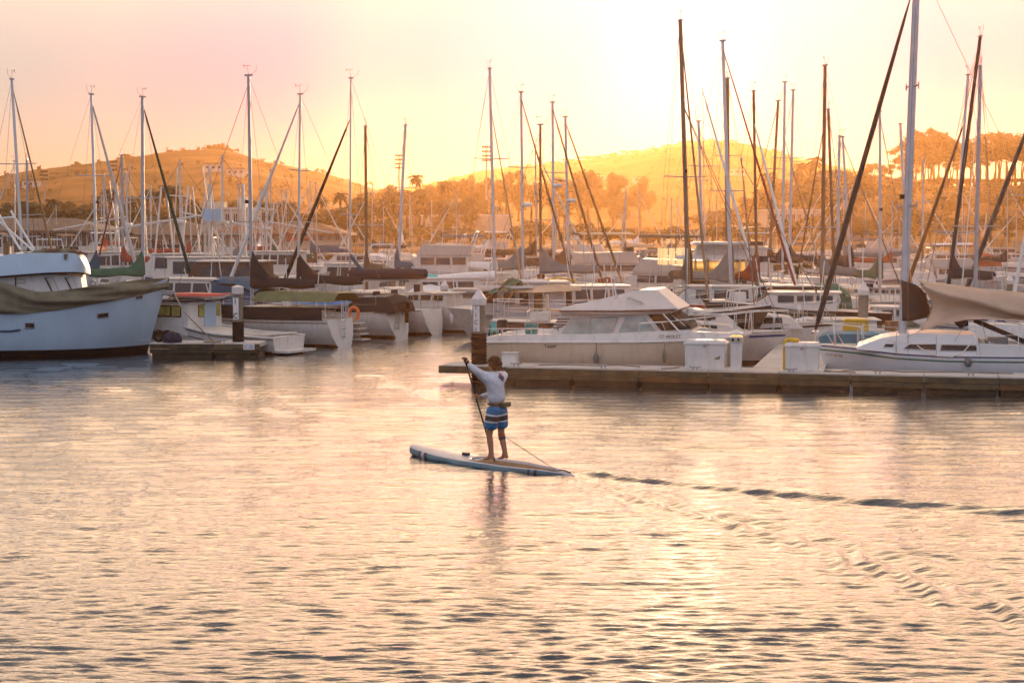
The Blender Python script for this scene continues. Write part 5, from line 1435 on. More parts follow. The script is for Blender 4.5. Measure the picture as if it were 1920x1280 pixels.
SB('slim sloop with a thin mast just right of the sun', 98, (1310, 228), 1318.5, 1375, -1, cover='blue_canvas', jib=None, L_=8, lines=False, J=3.0)
SB('tall sloop with a light mast and a long jib wire crossing the crowd of masts', 64, (1355, 78), 1373, 1500, -1, cover='grey_canvas', jib='red_jib', jibr=.05, L_=11, J=5.0, h0=1.6, collar=.42, sparm='aluminium', r=.10, boom_h=.75, spread=(.42,), bootm=None, hullm='gelcoat')
SB('sloop with a thick golden mast close beside the taller light one', 86, (1363.5, 148), 1364.5, 1330, 1, cover='brown_canvas', jib=None, L_=9, sparm='wood_spar', r=.16, lines=False)
SB('sloop whose pale furled jib runs from beside the sun to the red cover', 72, (1318, 168), 1322, 1425, -1, cover='red_canvas', jib='sail_white', jibr=.08, jib_top=.99, L_=10, J=4.2, sparm='aluminium', r=.02, boom=False, wind=False)
SB('brown-masted ketch with a red mizzen cover and low spreader', 66, (1413, 172), 1421, 1500, -1, cover='red_canvas', jib='sail_white', jibr=.075, jib_top=.85, L_=8.6, J=4.0, sparm='wood_spar', spread=(.23,), h0=1.3, collar=.5, boom_h=.7)
SB('narrow sloop with a mast leaning left and a crane at its head', 90, (1459, 190), 1442, 1375, 1, cover='brown_canvas', jib='brown_jib', jibr=.03, L_=8.5, sparm='tan_jib', lines=False)  # mast coloured tan to imitate sun glow on the spar
SB('sloop behind the narrow leaning one, its mast straight and topped by a vane', 88, (1471.5, 155), 1468, 1545, -1, cover='navy_canvas', jib='tan_jib', jibr=.05, jib_top=.72, L_=10, lines=False)
SB('sloop with the third mast of the tight trio right of the sun', 94, (1487, 170), 1481, 1420, 1, cover='navy_canvas', jib=None, L_=9, lines=False)
SB('sloop with a thick golden-brown mast topped by a long aerial', 66, (1547, 124), 1543, 1490, 1, cover='grey_canvas', jib='brown_jib', jibr=.04, jib_top=.75, L_=9, sparm='wood_spar', r=.105, J=3.0, spread=(.30,))
SB('sloop with a thin brown mast tilting behind the thick golden one', 80, (1553, 206), 1566, 1600, 1, cover='brown_canvas', jib=None, L_=8, sparm='wood_spar', lines=False)
SB('sloop with the left of two close short masts and a vane', 92, (1574, 256), 1571, 1540, 1, cover='navy_canvas', jib=None, L_=8, lines=False, wind=True)
SB('sloop with the right of two close short masts and a long grey stay', 78, (1580, 258), 1598, 1690, -1, cover='navy_canvas', jib='slate_jib', jibr=.035, L_=9.5, J=4.4, r=.085, lines=False)
SB('sloop with a dark green cover bearing a pale diamond, left of the near mast', 67, (1650, 210), 1652, 1716, -1, cover='green_canvas', jib='tan_jib', jibr=.035, L_=9, h0=1.15, collar=.4, spread=(.24,), light=True, boom_h=.75)
SB('distant sloop with a slim mast right behind the near sloop mast', 110, (1688, 233), 1703, 1735, 1, cover='blue_canvas', jib=None, L_=8.5, lines=False)
SB('sloop with a grey mast hidden low by the awning and a leaning brown spar', 61, (1815, 142), 1787, 1694, 1, cover='navy_canvas', jib='brown_jib', jibr=.09, jib_top=.80, L_=9.5, J=4.6, spread=(.30,))
SB('cutter with a dark raked mast topped by a crane above the awning', 57, (1838, 70), 1776, 1730, 1, cover=None, jib=None, L_=9.0, J=3.2, sparm='slate_canvas', r=.085, spread=(.28,), boom=False, lines=False)
SB('sloop with a straight grey mast above the awning beside the dark raked one', 56, (1838, 126), 1831, 1800, -1, cover=None, jib='sail_white', jibr=.02, jib_top=.9, L_=8.5, J=3.0, sparm='grey_spar', r=.085, spread=(.34,), boom=False)
t_, H_, a_ = SB('sloop off the right edge whose thick dark furled jib slants down to the awning', 58, (1990, 60), 1966, 1806, 1, cover='navy_canvas', jib='slate_jib', jibr=.105, L_=11, J=4.8, h0=1.0)
SB('white-masted sloop at the far right edge behind a small pile', 66, (1960, 250), 1903, 1840, 1, cover=None, jib=None, L_=8.5, sparm='white_spar', r=.10, boom=False, lines=False)
# diamond patches on two of the covers
def patch(lab, u, v, d, hgt, m0, m1):
    pass
for u, v, d in ((1365, 547, 63.2), (1644, 530, 66.4)):
    P = at(u, v, d); t = thing('diamond_patch', 'pale diamond patch on the dark sail cover ' + ('beside the big white trawler' if u < 1500 else 'left of the near mast'), 'patch', (P.x, d, P.z), 0, 'diamond patches on sail covers')
    h2 = .27 if u < 1500 else .22
    mb = MB(); mb.prism([(0, -h2), (h2 * .5, 0), (0, h2), (-h2 * .5, 0)], -.02, .02); mb.build('patch_border', M_('white_cloth'), t)
    mb = MB(); mb.prism([(0, -h2 * .45), (h2 * .26, 0), (0, h2 * .45), (-h2 * .26, 0)], -.035, -.021); mb.build('patch_centre', M_('red_canvas'), t)

# ================================================================== MOTOR BOATS OF THE MIDDLE ROWS
def vinyl(name, col, tr):
    m_ = bpy.data.materials.new(name); m_.use_nodes = True; t = m_.node_tree; t.nodes.clear()
    a = t.nodes.new('ShaderNodeBsdfTranslucent'); a.inputs[0].default_value = (*col, 1); b = t.nodes.new('ShaderNodeBsdfTransparent'); b.inputs[0].default_value = (.95, .9, .8, 1)
    nz = t.nodes.new('ShaderNodeTexNoise'); nz.inputs['Scale'].default_value = 3; tcn = t.nodes.new('ShaderNodeTexCoord'); t.links.new(tcn.outputs['Object'], nz.inputs['Vector'])
    mr = t.nodes.new('ShaderNodeMapRange'); mr.inputs['To Min'].default_value = tr - .2; mr.inputs['To Max'].default_value = tr + .2; t.links.new(nz.outputs[0], mr.inputs[0])
    x = t.nodes.new('ShaderNodeMixShader'); t.links.new(mr.outputs[0], x.inputs[0]); t.links.new(a.outputs[0], x.inputs[1]); t.links.new(b.outputs[0], x.inputs[2])
    o = t.nodes.new('ShaderNodeOutputMaterial'); t.links.new(x.outputs[0], o.inputs['Surface']); MATS[name] = m_
vinyl('lit_glass', (.9, .85, .7), .45); vinyl('golden_glass', (.9, .72, .40), .35)
def MOT(lab, d, u, hd, **k): return motorboat(lab, d, u, R(hd), **k)
# green-sided boat by the bare pile
t, _ = MOT('white motor boat under a peaked pale canopy with green side screens by the bare pile', 68, 842, 20, L_=7.5, B=2.8, h=.95, rail=False, canvas=None, fb=(1.15, .9), antenna=0)
gf = Frame(800, 560, 0); gd = 66.0
def poly3(parent, name, uvd, m, th=.03):
    P = []
    mw = parent.location; ra = -parent.rotation_euler[2]; Mi = Matrix.Rotation(ra, 3, 'Z')
    for u, v, d in uvd: P.append(Mi @ (at(u, v, d) - mw))
    nrm = (P[1] - P[0]).cross(P[2] - P[0]).normalized() * th; n = len(P)
    mb = MB(); mb.add([p + nrm / 2 for p in P] + [p - nrm / 2 for p in P], [tuple(range(n)), tuple(range(2 * n - 1, n - 1, -1))] + [(k, (k + 1) % n, n + (k + 1) % n, n + k) for k in range(n)])
    return mb.build(name, m, parent)
poly3(t, 'side_screen', [(797, 555, 65.8), (856, 553, 65.6), (868, 591, 65.6), (800, 591, 65.8)], M_('green_canvas'))
poly3(t, 'canopy', [(766, 546, 65.9), (796, 529, 66.9), (862, 546, 66.9), (868, 556, 65.5), (797, 556, 65.7)], M_('white_cloth'))
poly3(t, 'canopy', [(796, 529, 66.9), (862, 546, 66.9), (870, 556, 68.6), (790, 556, 68.6)], M_('white_cloth'))
poly3(t, 'stripe', [(797, 560, 65.76), (858, 558, 65.56), (859, 562, 65.56), (797, 564, 65.76)], M_('white_cloth'))
# tan trawler behind the cruiser
tt, HH = MOT('pinkish white trawler yacht with square windows and a tan awning behind the ribbed pile', 57.5, 990, 182, L_=5.8, B=3.4, h=.98, fb=(1.2, 1.05), rail=False, parts=False, antenna=0, arch=False, hullm='gelcoat_old')
for (u0, u1, v0, v1) in ((905, 932, 546, 568), (944, 966, 550, 570), (974, 991, 550, 571)):
    poly3(tt, 'window', [(u0, v1, 55.9), (u1, v1, 55.9), (u1, v0, 55.9), (u0, v0, 55.9)], M_('dark_window'))
poly3(tt, 'cabin_side', [(896, 582, 56.0), (1000, 582, 56.0), (1000, 541, 56.0), (896, 541, 56.0)], M_('deck_white'), .05)
poly3(tt, 'door', [(1001, 587, 56.0), (1017, 587, 56.0), (1017, 548, 56.0), (1001, 548, 56.0)], M_('teak'), .05)
poly3(tt, 'canvas_screen', [(1020, 585, 55.9), (1058, 585, 55.9), (1058, 540, 55.9), (1020, 540, 55.9)], M_('white_cloth'), .03)
poly3(tt, 'awning', [(955, 546, 55.6), (1040, 532, 55.8), (1090, 538, 55.8), (1090, 545, 55.4), (1000, 549, 55.2)], M_('tan_canvas'), .04)
poly3(tt, 'roof_edge', [(892, 540, 55.6), (1000, 540, 55.6), (1000, 536, 55.6), (892, 536, 55.6)], M_('gelcoat'), .2)
poly3(tt, 'dinghy_cover', [(930, 545, 55.4), (920, 550, 55.2), (960, 522, 56), (973, 526, 56), (976, 540, 56), (966, 528, 55.9), (944, 546, 55.4)], M_('green_canvas'), .3)
for (u0, v0, u1, v1) in ((908, 565, 962, 520), (944, 572, 965, 545)):
    a, b = at(u0, v0, 55.3), at(u1, v1, 55.4); mb = MB(); mb.tube([a - tt.location, b - tt.location], .03, 5); o = mb.build('davit', M_('wood_spar'), tt); o.rotation_euler = (0, 0, -tt.rotation_euler[2])
t = thing('rolled_sail', 'long pale rolled sail lying over the roof of the trawler yacht with square windows', 'sail', at(1000, 532, 57), 0)
mb = MB(); mb.tube([(-.75, 0, 0), (-.5, 0, .05), (.3, 0, .06), (.9, 0, .0)], [.05, .11, .11, .05], 7); mb.build('sail_roll', M_('sail_white'), t, smooth=60)
mb = MB(); mb.tube([(.2, .1, .1), (.9, .1, .22), (1.5, .1, .10)], .03, 5); mb.build('batten', M_('yellow_paint'), t)
mb = MB(); mb.box((0, .05, -.14), (.1, .1, .25)); mb.build('chock', M_('teak'), t)
MOT('white motor boat with a dark hooded cockpit just above the cruiser roof', 60, 1130, 12, L_=6.5, B=2.6, h=.8, fb=(1.4, 1.0), canvas='black_canvas', rail=True, antenna=2)
MOT('white flybridge cruiser with a lit windscreen left of the big trawler', 96, 1150, 15, L_=9.5, B=3.2, h=.8, fb=(1.5, 1.1), fly=True, canvas='tan_canvas', antenna=2, arch=True)
t, _ = MOT('large white flybridge cruiser with clear plastic curtains glowing under a brown bimini', 76, 1236, 170, L_=8.5, B=3.4, h=.75, fb=(1.5, 1.1), fly=True, canvas='brown_canvas', antenna=1, arch=False, rail=True)
for (u0, u1) in ((1233, 1252), (1254, 1266), (1268, 1290)):
    o = poly3(t, 'curtain', [(u0, 496, 72.2), (u1, 497, 72.2), (u1, 465, 72.2), (u0, 465, 72.2)], M_('lit_glass'), .01)
t, _ = MOT('big white pilothouse trawler with golden lit windows above a grey sail cover', 70, 1338, 8, L_=6.6, B=3.4, h=1.0, fb=(1.7, 1.3), parts=False, antenna=2, rail=True)
poly3(t, 'pilothouse', [(1272, 540, 68), (1400, 540, 68), (1400, 524, 68), (1280, 524, 68)], M_('deck_white'), .08)
for (u0, u1) in ((1281, 1290), (1302, 1306), (1325, 1329), (1358, 1373), (1397, 1401)):
    poly3(t, 'pilothouse_post', [(u0, 524, 68), (u1, 524, 68), (u1, 484, 68), (u0, 484, 68)], M_('deck_white'), .08)
for (u0, u1) in ((1289, 1302), (1305, 1325), (1327, 1358), (1372, 1398)):
    poly3(t, 'window', [(u0 + 2, 523, 67.9), (u1, 523, 67.9), (u1, 491, 67.9), (u0, 491, 67.9)], M_('golden_glass'), .02)
poly3(t, 'upper_deck', [(1268, 486, 67.6), (1404, 486, 67.6), (1404, 479, 67.6), (1268, 479, 67.6)], M_('gelcoat'), .5)
poly3(t, 'flybridge', [(1300, 479, 68), (1398, 479, 68), (1395, 456, 68), (1310, 456, 68)], M_('deck_white'), .8)
poly3(t, 'hard_top', [(1295, 458, 67.8), (1402, 458, 67.8), (1402, 453, 67.8), (1300, 453, 67.8)], M_('gelcoat'), 1.2)
for (u0, u1) in ((1290, 1330), (1380, 1400)):
    poly3(t, 'window_sill', [(u0, 531, 67.8), (u1, 531, 67.8), (u1, 526, 67.8), (u0, 526, 67.8)], M_('brown_canvas'), .04)
# dark hull whose bow points right, just behind the cruiser
dh_, Hd = sailboat('dark brown hulled sailboat with its bow and white rail rising right of the cruiser', 49.5, (1282, 190), 1287, 1424, heading=R(-4), J=2.5, L_=8.5, B=2.8, hullm='black_hull', cover='brown_canvas', jib=None, r=.02, fb=(1.68, 1.15, 1.2), stripe='stripe_brown', boom=False, wind=False, wires=False, sparm='wire', spread=())[:2]
MOT('small red-hulled boat tucked between the grey cover and the dark hull', 58, 1335, 175, L_=6.5, B=2.4, hullm='red_paint', h=.7, fb=(1.55, 1.15), rail=False, antenna=0)
MOT('white boat with a green roof line and dark side windows behind the pulpits', 60, 1478, 175, L_=5.0, B=2.4, h=.85, fb=(1.2, .95), stripe='stripe_green', canvas='green_canvas', antenna=1, cabm='dark_wood')
MOT('dark hulled launch right of the white pedestal', 55, 1492, 170, L_=6.4, B=2.6, hullm='black_hull', h=.55, fb=(1.6, 1.2), rail=False, antenna=0)
MOT('white runabout with striped topsides next to the capped pile', 68, 1668, 168, L_=6.5, B=2.5, h=.5, fb=(1.2, .95), stripe='stripe_black')
MOT('white express cruiser seen between the yellow locker and the near mast', 55, 1672, 172, L_=5, B=2.3, h=.45, fb=(1.0, .8), rail=True, antenna=0)
MOT('low white day boat lying behind the turquoise tarpaulin', 51, 1560, 176, L_=6, B=2.4, h=.3, fb=(1.0, .75), antenna=0, parts=False)
# white sloop with stripes whose bow meets the walkway
sm_ = sailboat('white sloop with a double dark stripe and big steel pulpit, left of the walkway lockers', 48.2, (1282, 188), 1290, 1460, heading=R(-14), J=2.9, L_=7.8, B=2.5, hullm='gelcoat', cover=None, jib=None, r=.015, fb=(1.0, .85, .9), boom=False, wind=False, wires=False, spread=(), sparm='wire')
pl = sailboat('white sloop pointing its steel pulpit right behind the plain locker', 50.5, (1390, 300), 1418, 1530, heading=R(-8), J=2.4, L_=7.5, B=2.6, cover='white_cloth', jib=None, r=.03, fb=(1.15, .95, .95), boom=False, wind=False, wires=False, spread=(), sparm='wire', stripe='stripe_black')
# hull beyond the three transoms
MOT('white skiff with a brown cuddy behind the lettered transom', 63.5, 800, 158, L_=5.5, B=2.2, h=.45, fb=(1.1, .95), rail=False, antenna=0)
MOT('white launch with a blue rail cover right of the bare pile', 66, 905, 172, L_=8.4, B=2.6, h=.6, fb=(1.05, .85), rail=True, antenna=0, stripe='stripe_blue')
# ---- left: fishing boats
mat('mast_paint', (.60, .56, .52), .5, var=.1)
def troller(lab, d, u, hd, L_=10, righ=6.0, box=False, n=3, roofm='deck_white', **k):
    t, H = motorboat(lab, d, u, R(hd), L_=L_, B=3.2, h=1.35, fb=(1.9, 1.2), rail=False, antenna=1, group='fishing boats with tall rigging', name='fishing_boat', cat='fishing boat', **k)
    z = 2.6
    for x in (-.4, 1.2)[:n]:
        for yy in (-1, 1):
            mb = MB(); mb.tube([(x, yy * 1.3, z - .8), (x, yy * .25, z + righ * .72)], .05, 5); mb.build('rigging_leg', M_('mast_paint'), t)
    mb = MB(); mb.tube([(.2, 0, z - .5), (.2, 0, z + righ)], [.08, .05], 6); mb.build('mast', M_('mast_paint'), t)
    for yy in (-1, 1):
        mb = MB(); mb.tube([(0, yy * 1.4, z - .6), (-.6, yy * 1.9, z + righ * .9)], [.05, .03], 5); mb.build('trolling_pole', M_('mast_paint'), t)
    mb = MB(); mb.tube([(.2, 0, z + righ * .45), (-L_ * .45, 0, z + righ * .28)], .05, 5); mb.build('boom', M_('mast_paint'), t)
    mb = MB(); mb.tube([(.2, -1.3, z + righ * .62), (.2, 1.3, z + righ * .62)], .035, 5); mb.build('crosstree', M_('mast_paint'), t)
    mb = MB(); mb.lathe([(.02, -.1), (.28, -.08), (.3, 0), (.28, .08), (.02, .1)], (.2, 0, z + righ * .35), 10); mb.build('radar_dome', M_('gelcoat'), t)
    for xx in (-L_ * .45, L_ * .42):
        mb = MB(); mb.tube([(.2, 0, z + righ * .98), (xx, 0, 1.4)], .012, 4); mb.build('stay', M_('wire'), t)
    mb = MB(); mb.box((-L_ * .3, 0, 1.3), (L_ * .2, 1.6, .5)); mb.build('fish_hold', M_('gelcoat_old'), t)
    return t
troller('white fishing boat with an A-frame rig behind the trawler bow, leftmost of the rigged boats', 96, 232, 20, 9, 4.8)
troller('white fishing boat with a blue visor and criss-cross rig right of the dark green jib', 88, 345, 165, 10, 5.2, stripe='stripe_blue')
troller('fishing boat with a tall frame tower carrying a pale blue board', 78, 410, 15, 11, 5.0)
troller('fishing boat with a white radar arch between the grey mast and the white jib', 98, 505, 170, 9, 4.2)
t = thing('signal_tower', 'slender steel frame tower with a pale blue panel at its top above the left boats', 'tower', (at(410, 500, 77).x, 77, 0), R(8))
zt_ = at(400, 392, 77).z; zb_ = at(400, 413, 77).z
for xx in (-.62, .62):
    for yy in (-.5, .5):
        mb = MB(); mb.tube([(xx, yy, 0), (xx, yy, zt_)], .03, 5); mb.build('post', M_('mast_paint'), t)
mb = MB(); mb.box((-.25, -.55, (zt_ + zb_) / 2), (.86, .06, zt_ - zb_)); mb.build('panel', M_('blue_white_paint'), t)
mb = MB(); mb.box((.0, 0, zb_ - .04), (1.4, 1.1, .06)); mb.build('platform', M_('mast_paint'), t)
for a_, b_ in (((-.62, 1.5), (.62, zb_)), ((.62, 1.5), (-.62, zb_))):
    mb = MB(); mb.tube([(a_[0], -.5, a_[1]), (b_[0], -.5, b_[1])], .025, 5); mb.build('brace', M_('mast_paint'), t)
MOT('white houseboat with a long flat roof behind the lettered pile', 66, 425, 172, L_=7.5, B=3.0, h=1.5, fb=(1.4, 1.1), rail=True, antenna=1, cabm='dark_wood')  # dark cabin walls paint in the shade of the open space under the roof
MOT('small white motor boat with a blue canvas top behind the red kayak', 62, 350, 160, L_=7.5, B=2.6, h=1.0, fb=(1.4, 1.0), canvas='blue_canvas', antenna=1)
MOT('white wheelhouse boat with a green canvas behind the second black cover', 82, 620, 165, L_=8, B=2.8, h=1.1, canvas='green_canvas')
MOT('white motor boat with a swept windscreen left of the navy boom cover', 80, 655, 150, L_=7, B=2.7, h=1.2, fb=(1.3, 1.0), arch=True)
MOT('small white sportfisher with twin dark ports seen left of the capped pile', 100, 822, 176, L_=9.0, B=3.2, h=1.0, fb=(1.9, 1.3), fly=True, arch=True, antenna=3)

# ================================================================== DISTANT ROWS
canv = ['blue', 'navy', 'green', 'tan', 'brown', 'white', 'grey', 'red']
near_things = [(0, 'behind the trawler flybridge'), (150, 'behind the trawler bow'), (300, 'beyond the small cabin boat'), (460, 'beyond the tall black cover'), (560, 'beyond the second black cover'), (660, 'beyond the navy boom cover'), (800, 'beyond the bare pile'), (900, 'beyond the ribbed pile'), (1000, 'above the trawler yacht'), (1100, 'above the cruiser roof'), (1210, 'below the sun'), (1300, 'beside the pilothouse trawler'), (1420, 'above the dark launch'), (1540, 'above the yellow locker'), (1660, 'left of the near mast'), (1720, 'above the tan awning'), (1840, 'near the right picture edge')]
def where(u):
    w_ = near_things[0][1]
    for a, s in near_things:
        if u >= a: w_ = s
    return w_
seen = {}
rr = random.Random(5)
ORD = ['first', 'second', 'third', 'fourth', 'fifth', 'sixth', 'seventh', 'eighth', 'ninth', 'tenth', 'eleventh', 'twelfth']
jobs = []
for d, n in ((108, 24), (132, 30), (160, 34), (188, 36)):
    for i in range(n):
        u = -20 + 1960 * (i + rr.uniform(.2, .8)) / n
        jobs.append((d + rr.uniform(-6, 6), u))
far_protos = {}
def lab_unique(base):
    k = seen.get(base, 0); seen[base] = k + 1
    return base if k == 0 else None
for j, (d, u) in enumerate(sorted(jobs, key=lambda q: q[1])):
    c = rr.choice(canv); kind = rr.choice(['motor', 'open', 'fly', 'sail', 'open', 'sail', 'sail'])
    hd = rr.choice([170, 178, 186, 5, -5, 12, 95, 80]) + rr.uniform(-6, 6)
    row = 'near row' if d < 120 else ('middle row' if d < 146 else ('back row' if d < 174 else 'shore row'))
    big = rr.uniform(6, 9.5)
    if kind == 'sail':
        hgt = rr.uniform(6.0, 11.5) if u < 700 or u > 1150 else rr.uniform(5.0, 7.5)
        tv = 430 - (hgt - 4) * FPX / d
        key = ('sail', c)
        lab = '%s covered sloop, %s %s' % (c, row, where(u))
    else:
        lab = {'motor': 'motor boat with %s canopy, %s %s', 'fly': 'flybridge boat with %s bimini, %s %s', 'open': 'small boat with %s cover, %s %s'}[kind] % (c, row, where(u))
    k = seen.get(lab, 0); seen[lab] = k + 1
    if k: lab = ORD[min(k, 11)] + ' ' + lab
    cm = {'blue': 'blue_canvas', 'navy': 'navy_canvas', 'green': 'green_canvas', 'tan': 'tan_canvas', 'brown': 'brown_canvas', 'white': 'white_cloth', 'grey': 'grey_canvas', 'red': 'red_canvas'}[c]
    X = at(u, 430, d).x
    key = (kind, c)
    if key in far_protos:
        src = far_protos[key]
        s_ = rr.uniform(.85, 1.15)
        o = copy_of(src, (X, d, 0), R(hd), lab, 'distant moored boats'); o.scale = (s_, s_, s_ * rr.uniform(.9, 1.15))
    else:
        if kind == 'sail':
            t, _, _ = sailboat(lab, d, (u, tv), u, heading=R(hd), cover=cm, jib='sail_white', L_=8.5, lines=False, r=.07, name='distant_sailboat', group='distant moored boats', window=False)
        else:
            t, _ = motorboat(lab, d, u, R(hd), L_=8.0, B=2.8, h=.85 if kind != 'open' else .4, fb=(1.25, .9), fly=(kind == 'fly'), canvas=cm, rail=False, name='distant_motorboat', group='distant moored boats', antenna=1 if kind == 'motor' else 2 if kind == 'fly' else 0, arch=(kind == 'fly'))
        far_protos[key] = t
# low floating docks between the far rows
for i, (u, d, L2, ang_) in enumerate(((120, 100, 26, 4), (560, 74, 22, 2), (700, 118, 40, 0), (1150, 112, 40, 0), (1600, 104, 34, -3), (900, 148, 60, 1), (1500, 150, 50, 0))):
    X = at(u, 430, d).x; t = thing('floating_dock', 'distant floating dock %s among the moored boats' % where(u) + (', farther out' if d > 140 else ''), 'dock', (X - L2 / 2, d, 0), R(ang_), 'floating docks')
    for k in range(int(L2 / 5)):
        mb = MB(); mb.box((k * 5 + 2.5, 0, .25), (4.95, 1.4, .42)); mb.build('deck_panel', M_('dock_concrete'), t)
# ================================================================== TREES
mat('leaf_dark', (.045, .055, .018), .85, var=.35, vscale=.6, island=.25)
mat('leaf_olive', (.085, .080, .028), .85, var=.35, vscale=.6, island=.25)
mat('palm_leaf', (.050, .055, .020), .8, var=.3, vscale=2, island=.2)
mat('bark', (.11, .075, .045), .9, var=.3, vscale=3)
def crown_mesh(seed, style):
    r_ = random.Random(seed); mb = MB()
    blobs = []
    if style == 'round':
        for i in range(14): a = r_.uniform(0, 2 * PI); q = r_.uniform(0, .62); blobs.append((math.cos(a) * q, math.sin(a) * q, r_.uniform(-.25, .72) * (1 - q * .4), r_.uniform(.24, .42)))
    elif style == 'umbrella':
        for i in range(36):
            a = r_.uniform(0, 2 * PI); q = r_.uniform(.0, 1.0) ** .6; blobs.append((math.cos(a) * q, math.sin(a) * q, .66 - .55 * q * q + r_.uniform(-.10, .08) - (r_.uniform(.1, .75) if i % 3 == 0 else 0), r_.uniform(.15, .27)))
    elif style == 'tall':
        for i in range(16): a = r_.uniform(0, 2 * PI); z = r_.uniform(-.8, 1.1); q = r_.uniform(0, .45) * (1.2 - abs(z) * .5); blobs.append((math.cos(a) * q, math.sin(a) * q, z, r_.uniform(.2, .36)))
    elif style == 'spread':
        for i in range(18): a = r_.uniform(0, 2 * PI); q = r_.uniform(0, 1.0); blobs.append((math.cos(a) * q, math.sin(a) * q, r_.uniform(-.15, .45) * (1 - q * .5), r_.uniform(.2, .36)))
    nl = 62 if style != 'umbrella' else 46
    for (bx_, by_, bz_, br) in blobs:
        for k in range(nl):
            z = r_.uniform(-1, 1); a = r_.uniform(0, 2 * PI); q = math.sqrt(1 - z * z); rad = br * r_.uniform(.55, 1.08) 
            c = Vector((bx_ + math.cos(a) * q * rad, by_ + math.sin(a) * q * rad, bz_ + z * rad * .8))
            s = r_.uniform(.035, .085)
            u = Vector((r_.gauss(0, 1), r_.gauss(0, 1), r_.gauss(0, 1))).normalized(); v = u.cross(Vector((r_.gauss(0, 1), r_.gauss(0, 1), r_.gauss(0, 1)))).normalized()
            mb.add([c + u * s, c - u * s * .6 + v * s * .7, c - u * s * .5 - v * s * .8], [(0, 1, 2)])
    for (bx_, by_, bz_, br) in blobs:
        k = len(mb.v); mb.sphere((bx_, by_, bz_), br * (.74 if style != 'umbrella' else .5), 7, 5, (1, 1, .85))
        for i in range(k, len(mb.v)):
            p = mb.v[i]; j_ = .09 * br; mb.v[i] = (p[0] + r_.uniform(-j_, j_) * 2, p[1] + r_.uniform(-j_, j_) * 2, p[2] + r_.uniform(-j_, j_) * 2)
    return mb, blobs
TREE_PROTO = {}
def tree_proto(style, seed, leafm):
    key = (style, seed, leafm)
    if key in TREE_PROTO: return TREE_PROTO[key]
    mb, blobs = crown_mesh(seed, style)
    cme = mb.mesh('crown', M_(leafm), fix=False)
    r_ = random.Random(seed + 50); tb = MB()
    zt = .0 if style != 'umbrella' else -.2
    base = {'round': -1.5, 'umbrella': -1.9, 'tall': -1.5, 'spread': -1.0}[style]
    tr_ = .07 if style != 'umbrella' else .035
    tb.tube([(0, 0, base), (r_.uniform(-.06, .06), 0, (base + zt) / 2), (0, 0, zt)], [tr_ * 1.4, tr_, tr_ * .8], 6)
    if style == 'umbrella':
        for q in range(3): a = q * 2.1; tb.tube([(math.cos(a) * .22, math.sin(a) * .22, base), (math.cos(a) * .35, math.sin(a) * .3, (base + zt) / 2), (math.cos(a) * .45, math.sin(a) * .45, .3)], [tr_ * 1.2, tr_ * .8, .02], 5)
    for b in r_.sample(blobs, min(len(blobs), 9)):
        st = Vector((0, 0, zt + r_.uniform(-.5, .0))); tb.tube([st, (Vector(b[:3]) + st) / 2 + Vector((0, 0, .05)), Vector(b[:3])], [tr_ * .6, tr_ * .4, .012], 4)
    tme = tb.mesh('trunk', M_('bark'), smooth=True)
    TREE_PROTO[key] = (cme, tme, -base); return TREE_PROTO[key]
tree_labels = {}
def tree(style, seed, leafm, x, y, z, R_, label, name='tree', group='trees on the far shore', sz=1.0):
    cme, tme, bh = tree_proto(style, seed, leafm)
    t = thing(name, label, 'tree', (x, y, z - .3), rng.uniform(0, 6), group)
    for nm, me in (('crown', cme), ('trunk', tme)):
        o = put(nm, me, t); o.location = (0, 0, bh * R_ * sz); o.scale = (R_, R_, R_ * sz)
    return t
def palm_mesh(seed):
    r_ = random.Random(seed); mb = MB()
    for i in range(34):
        a = 2 * PI * i / 34 + r_.uniform(-.1, .1); up = r_.uniform(-.9, 1.0)
        L_ = r_.uniform(.8, 1.05); pts = []
        for k in range(5):
            f = k / 4; pts.append(Vector((math.cos(a) * L_ * f * math.cos(up * .8), math.sin(a) * L_ * f * math.cos(up * .8), math.sin(up) * f * L_ * .9 - .55 * f * f)))
        side = Vector((-math.sin(a), math.cos(a), 0)); rows = []
        for k, p in enumerate(pts):
            w_ = [.02, .10, .14, .12, .02][k]; rows.append([p - side * w_ + Vector((0, 0, -.05)), p, p + side * w_ + Vector((0, 0, -.05))])
        mb.grid(rows)
    return mb.mesh('fronds', M_('palm_leaf'), fix=False)
PALMS = [palm_mesh(i) for i in range(3)]
ptm = MB(); ptm.tube([(0, 0, 0), (.02, 0, .5), (0, 0, 1)], [.04, .03, .026], 6); PTR = ptm.mesh('trunk', M_('bark'), smooth=True)
skm = MB(); skm.lathe([(.10, -.5), (.22, -.2), (.16, .05), (.05, .1)], n=7); SKM = skm.mesh('skirt', mat('dead_frond', (.20, .13, .06), .9, var=.3), smooth=True)
def palm(u, v_top, d, label, cr=1.6, group='palm trees on the far shore'):
    P = at(u, v_top, d); g = gz(P.x, d); H_ = P.z - cr * .5 - g
    if H_ < 2: H_ = 2
    t = thing('palm_tree', label, 'palm tree', (P.x, d, g - .2), rng.uniform(0, 6), group)
    o = put('fronds', PALMS[rng.randrange(3)], t); o.location = (0, 0, H_ + .2); o.scale = (cr, cr, cr)
    o = put('trunk', PTR, t); o.scale = (cr * 3.2, cr * 3.2, H_ + .25)
    o = put('skirt', SKM, t); o.location = (0, 0, H_ + .1); o.scale = (cr, cr, cr * 1.1)
    return t
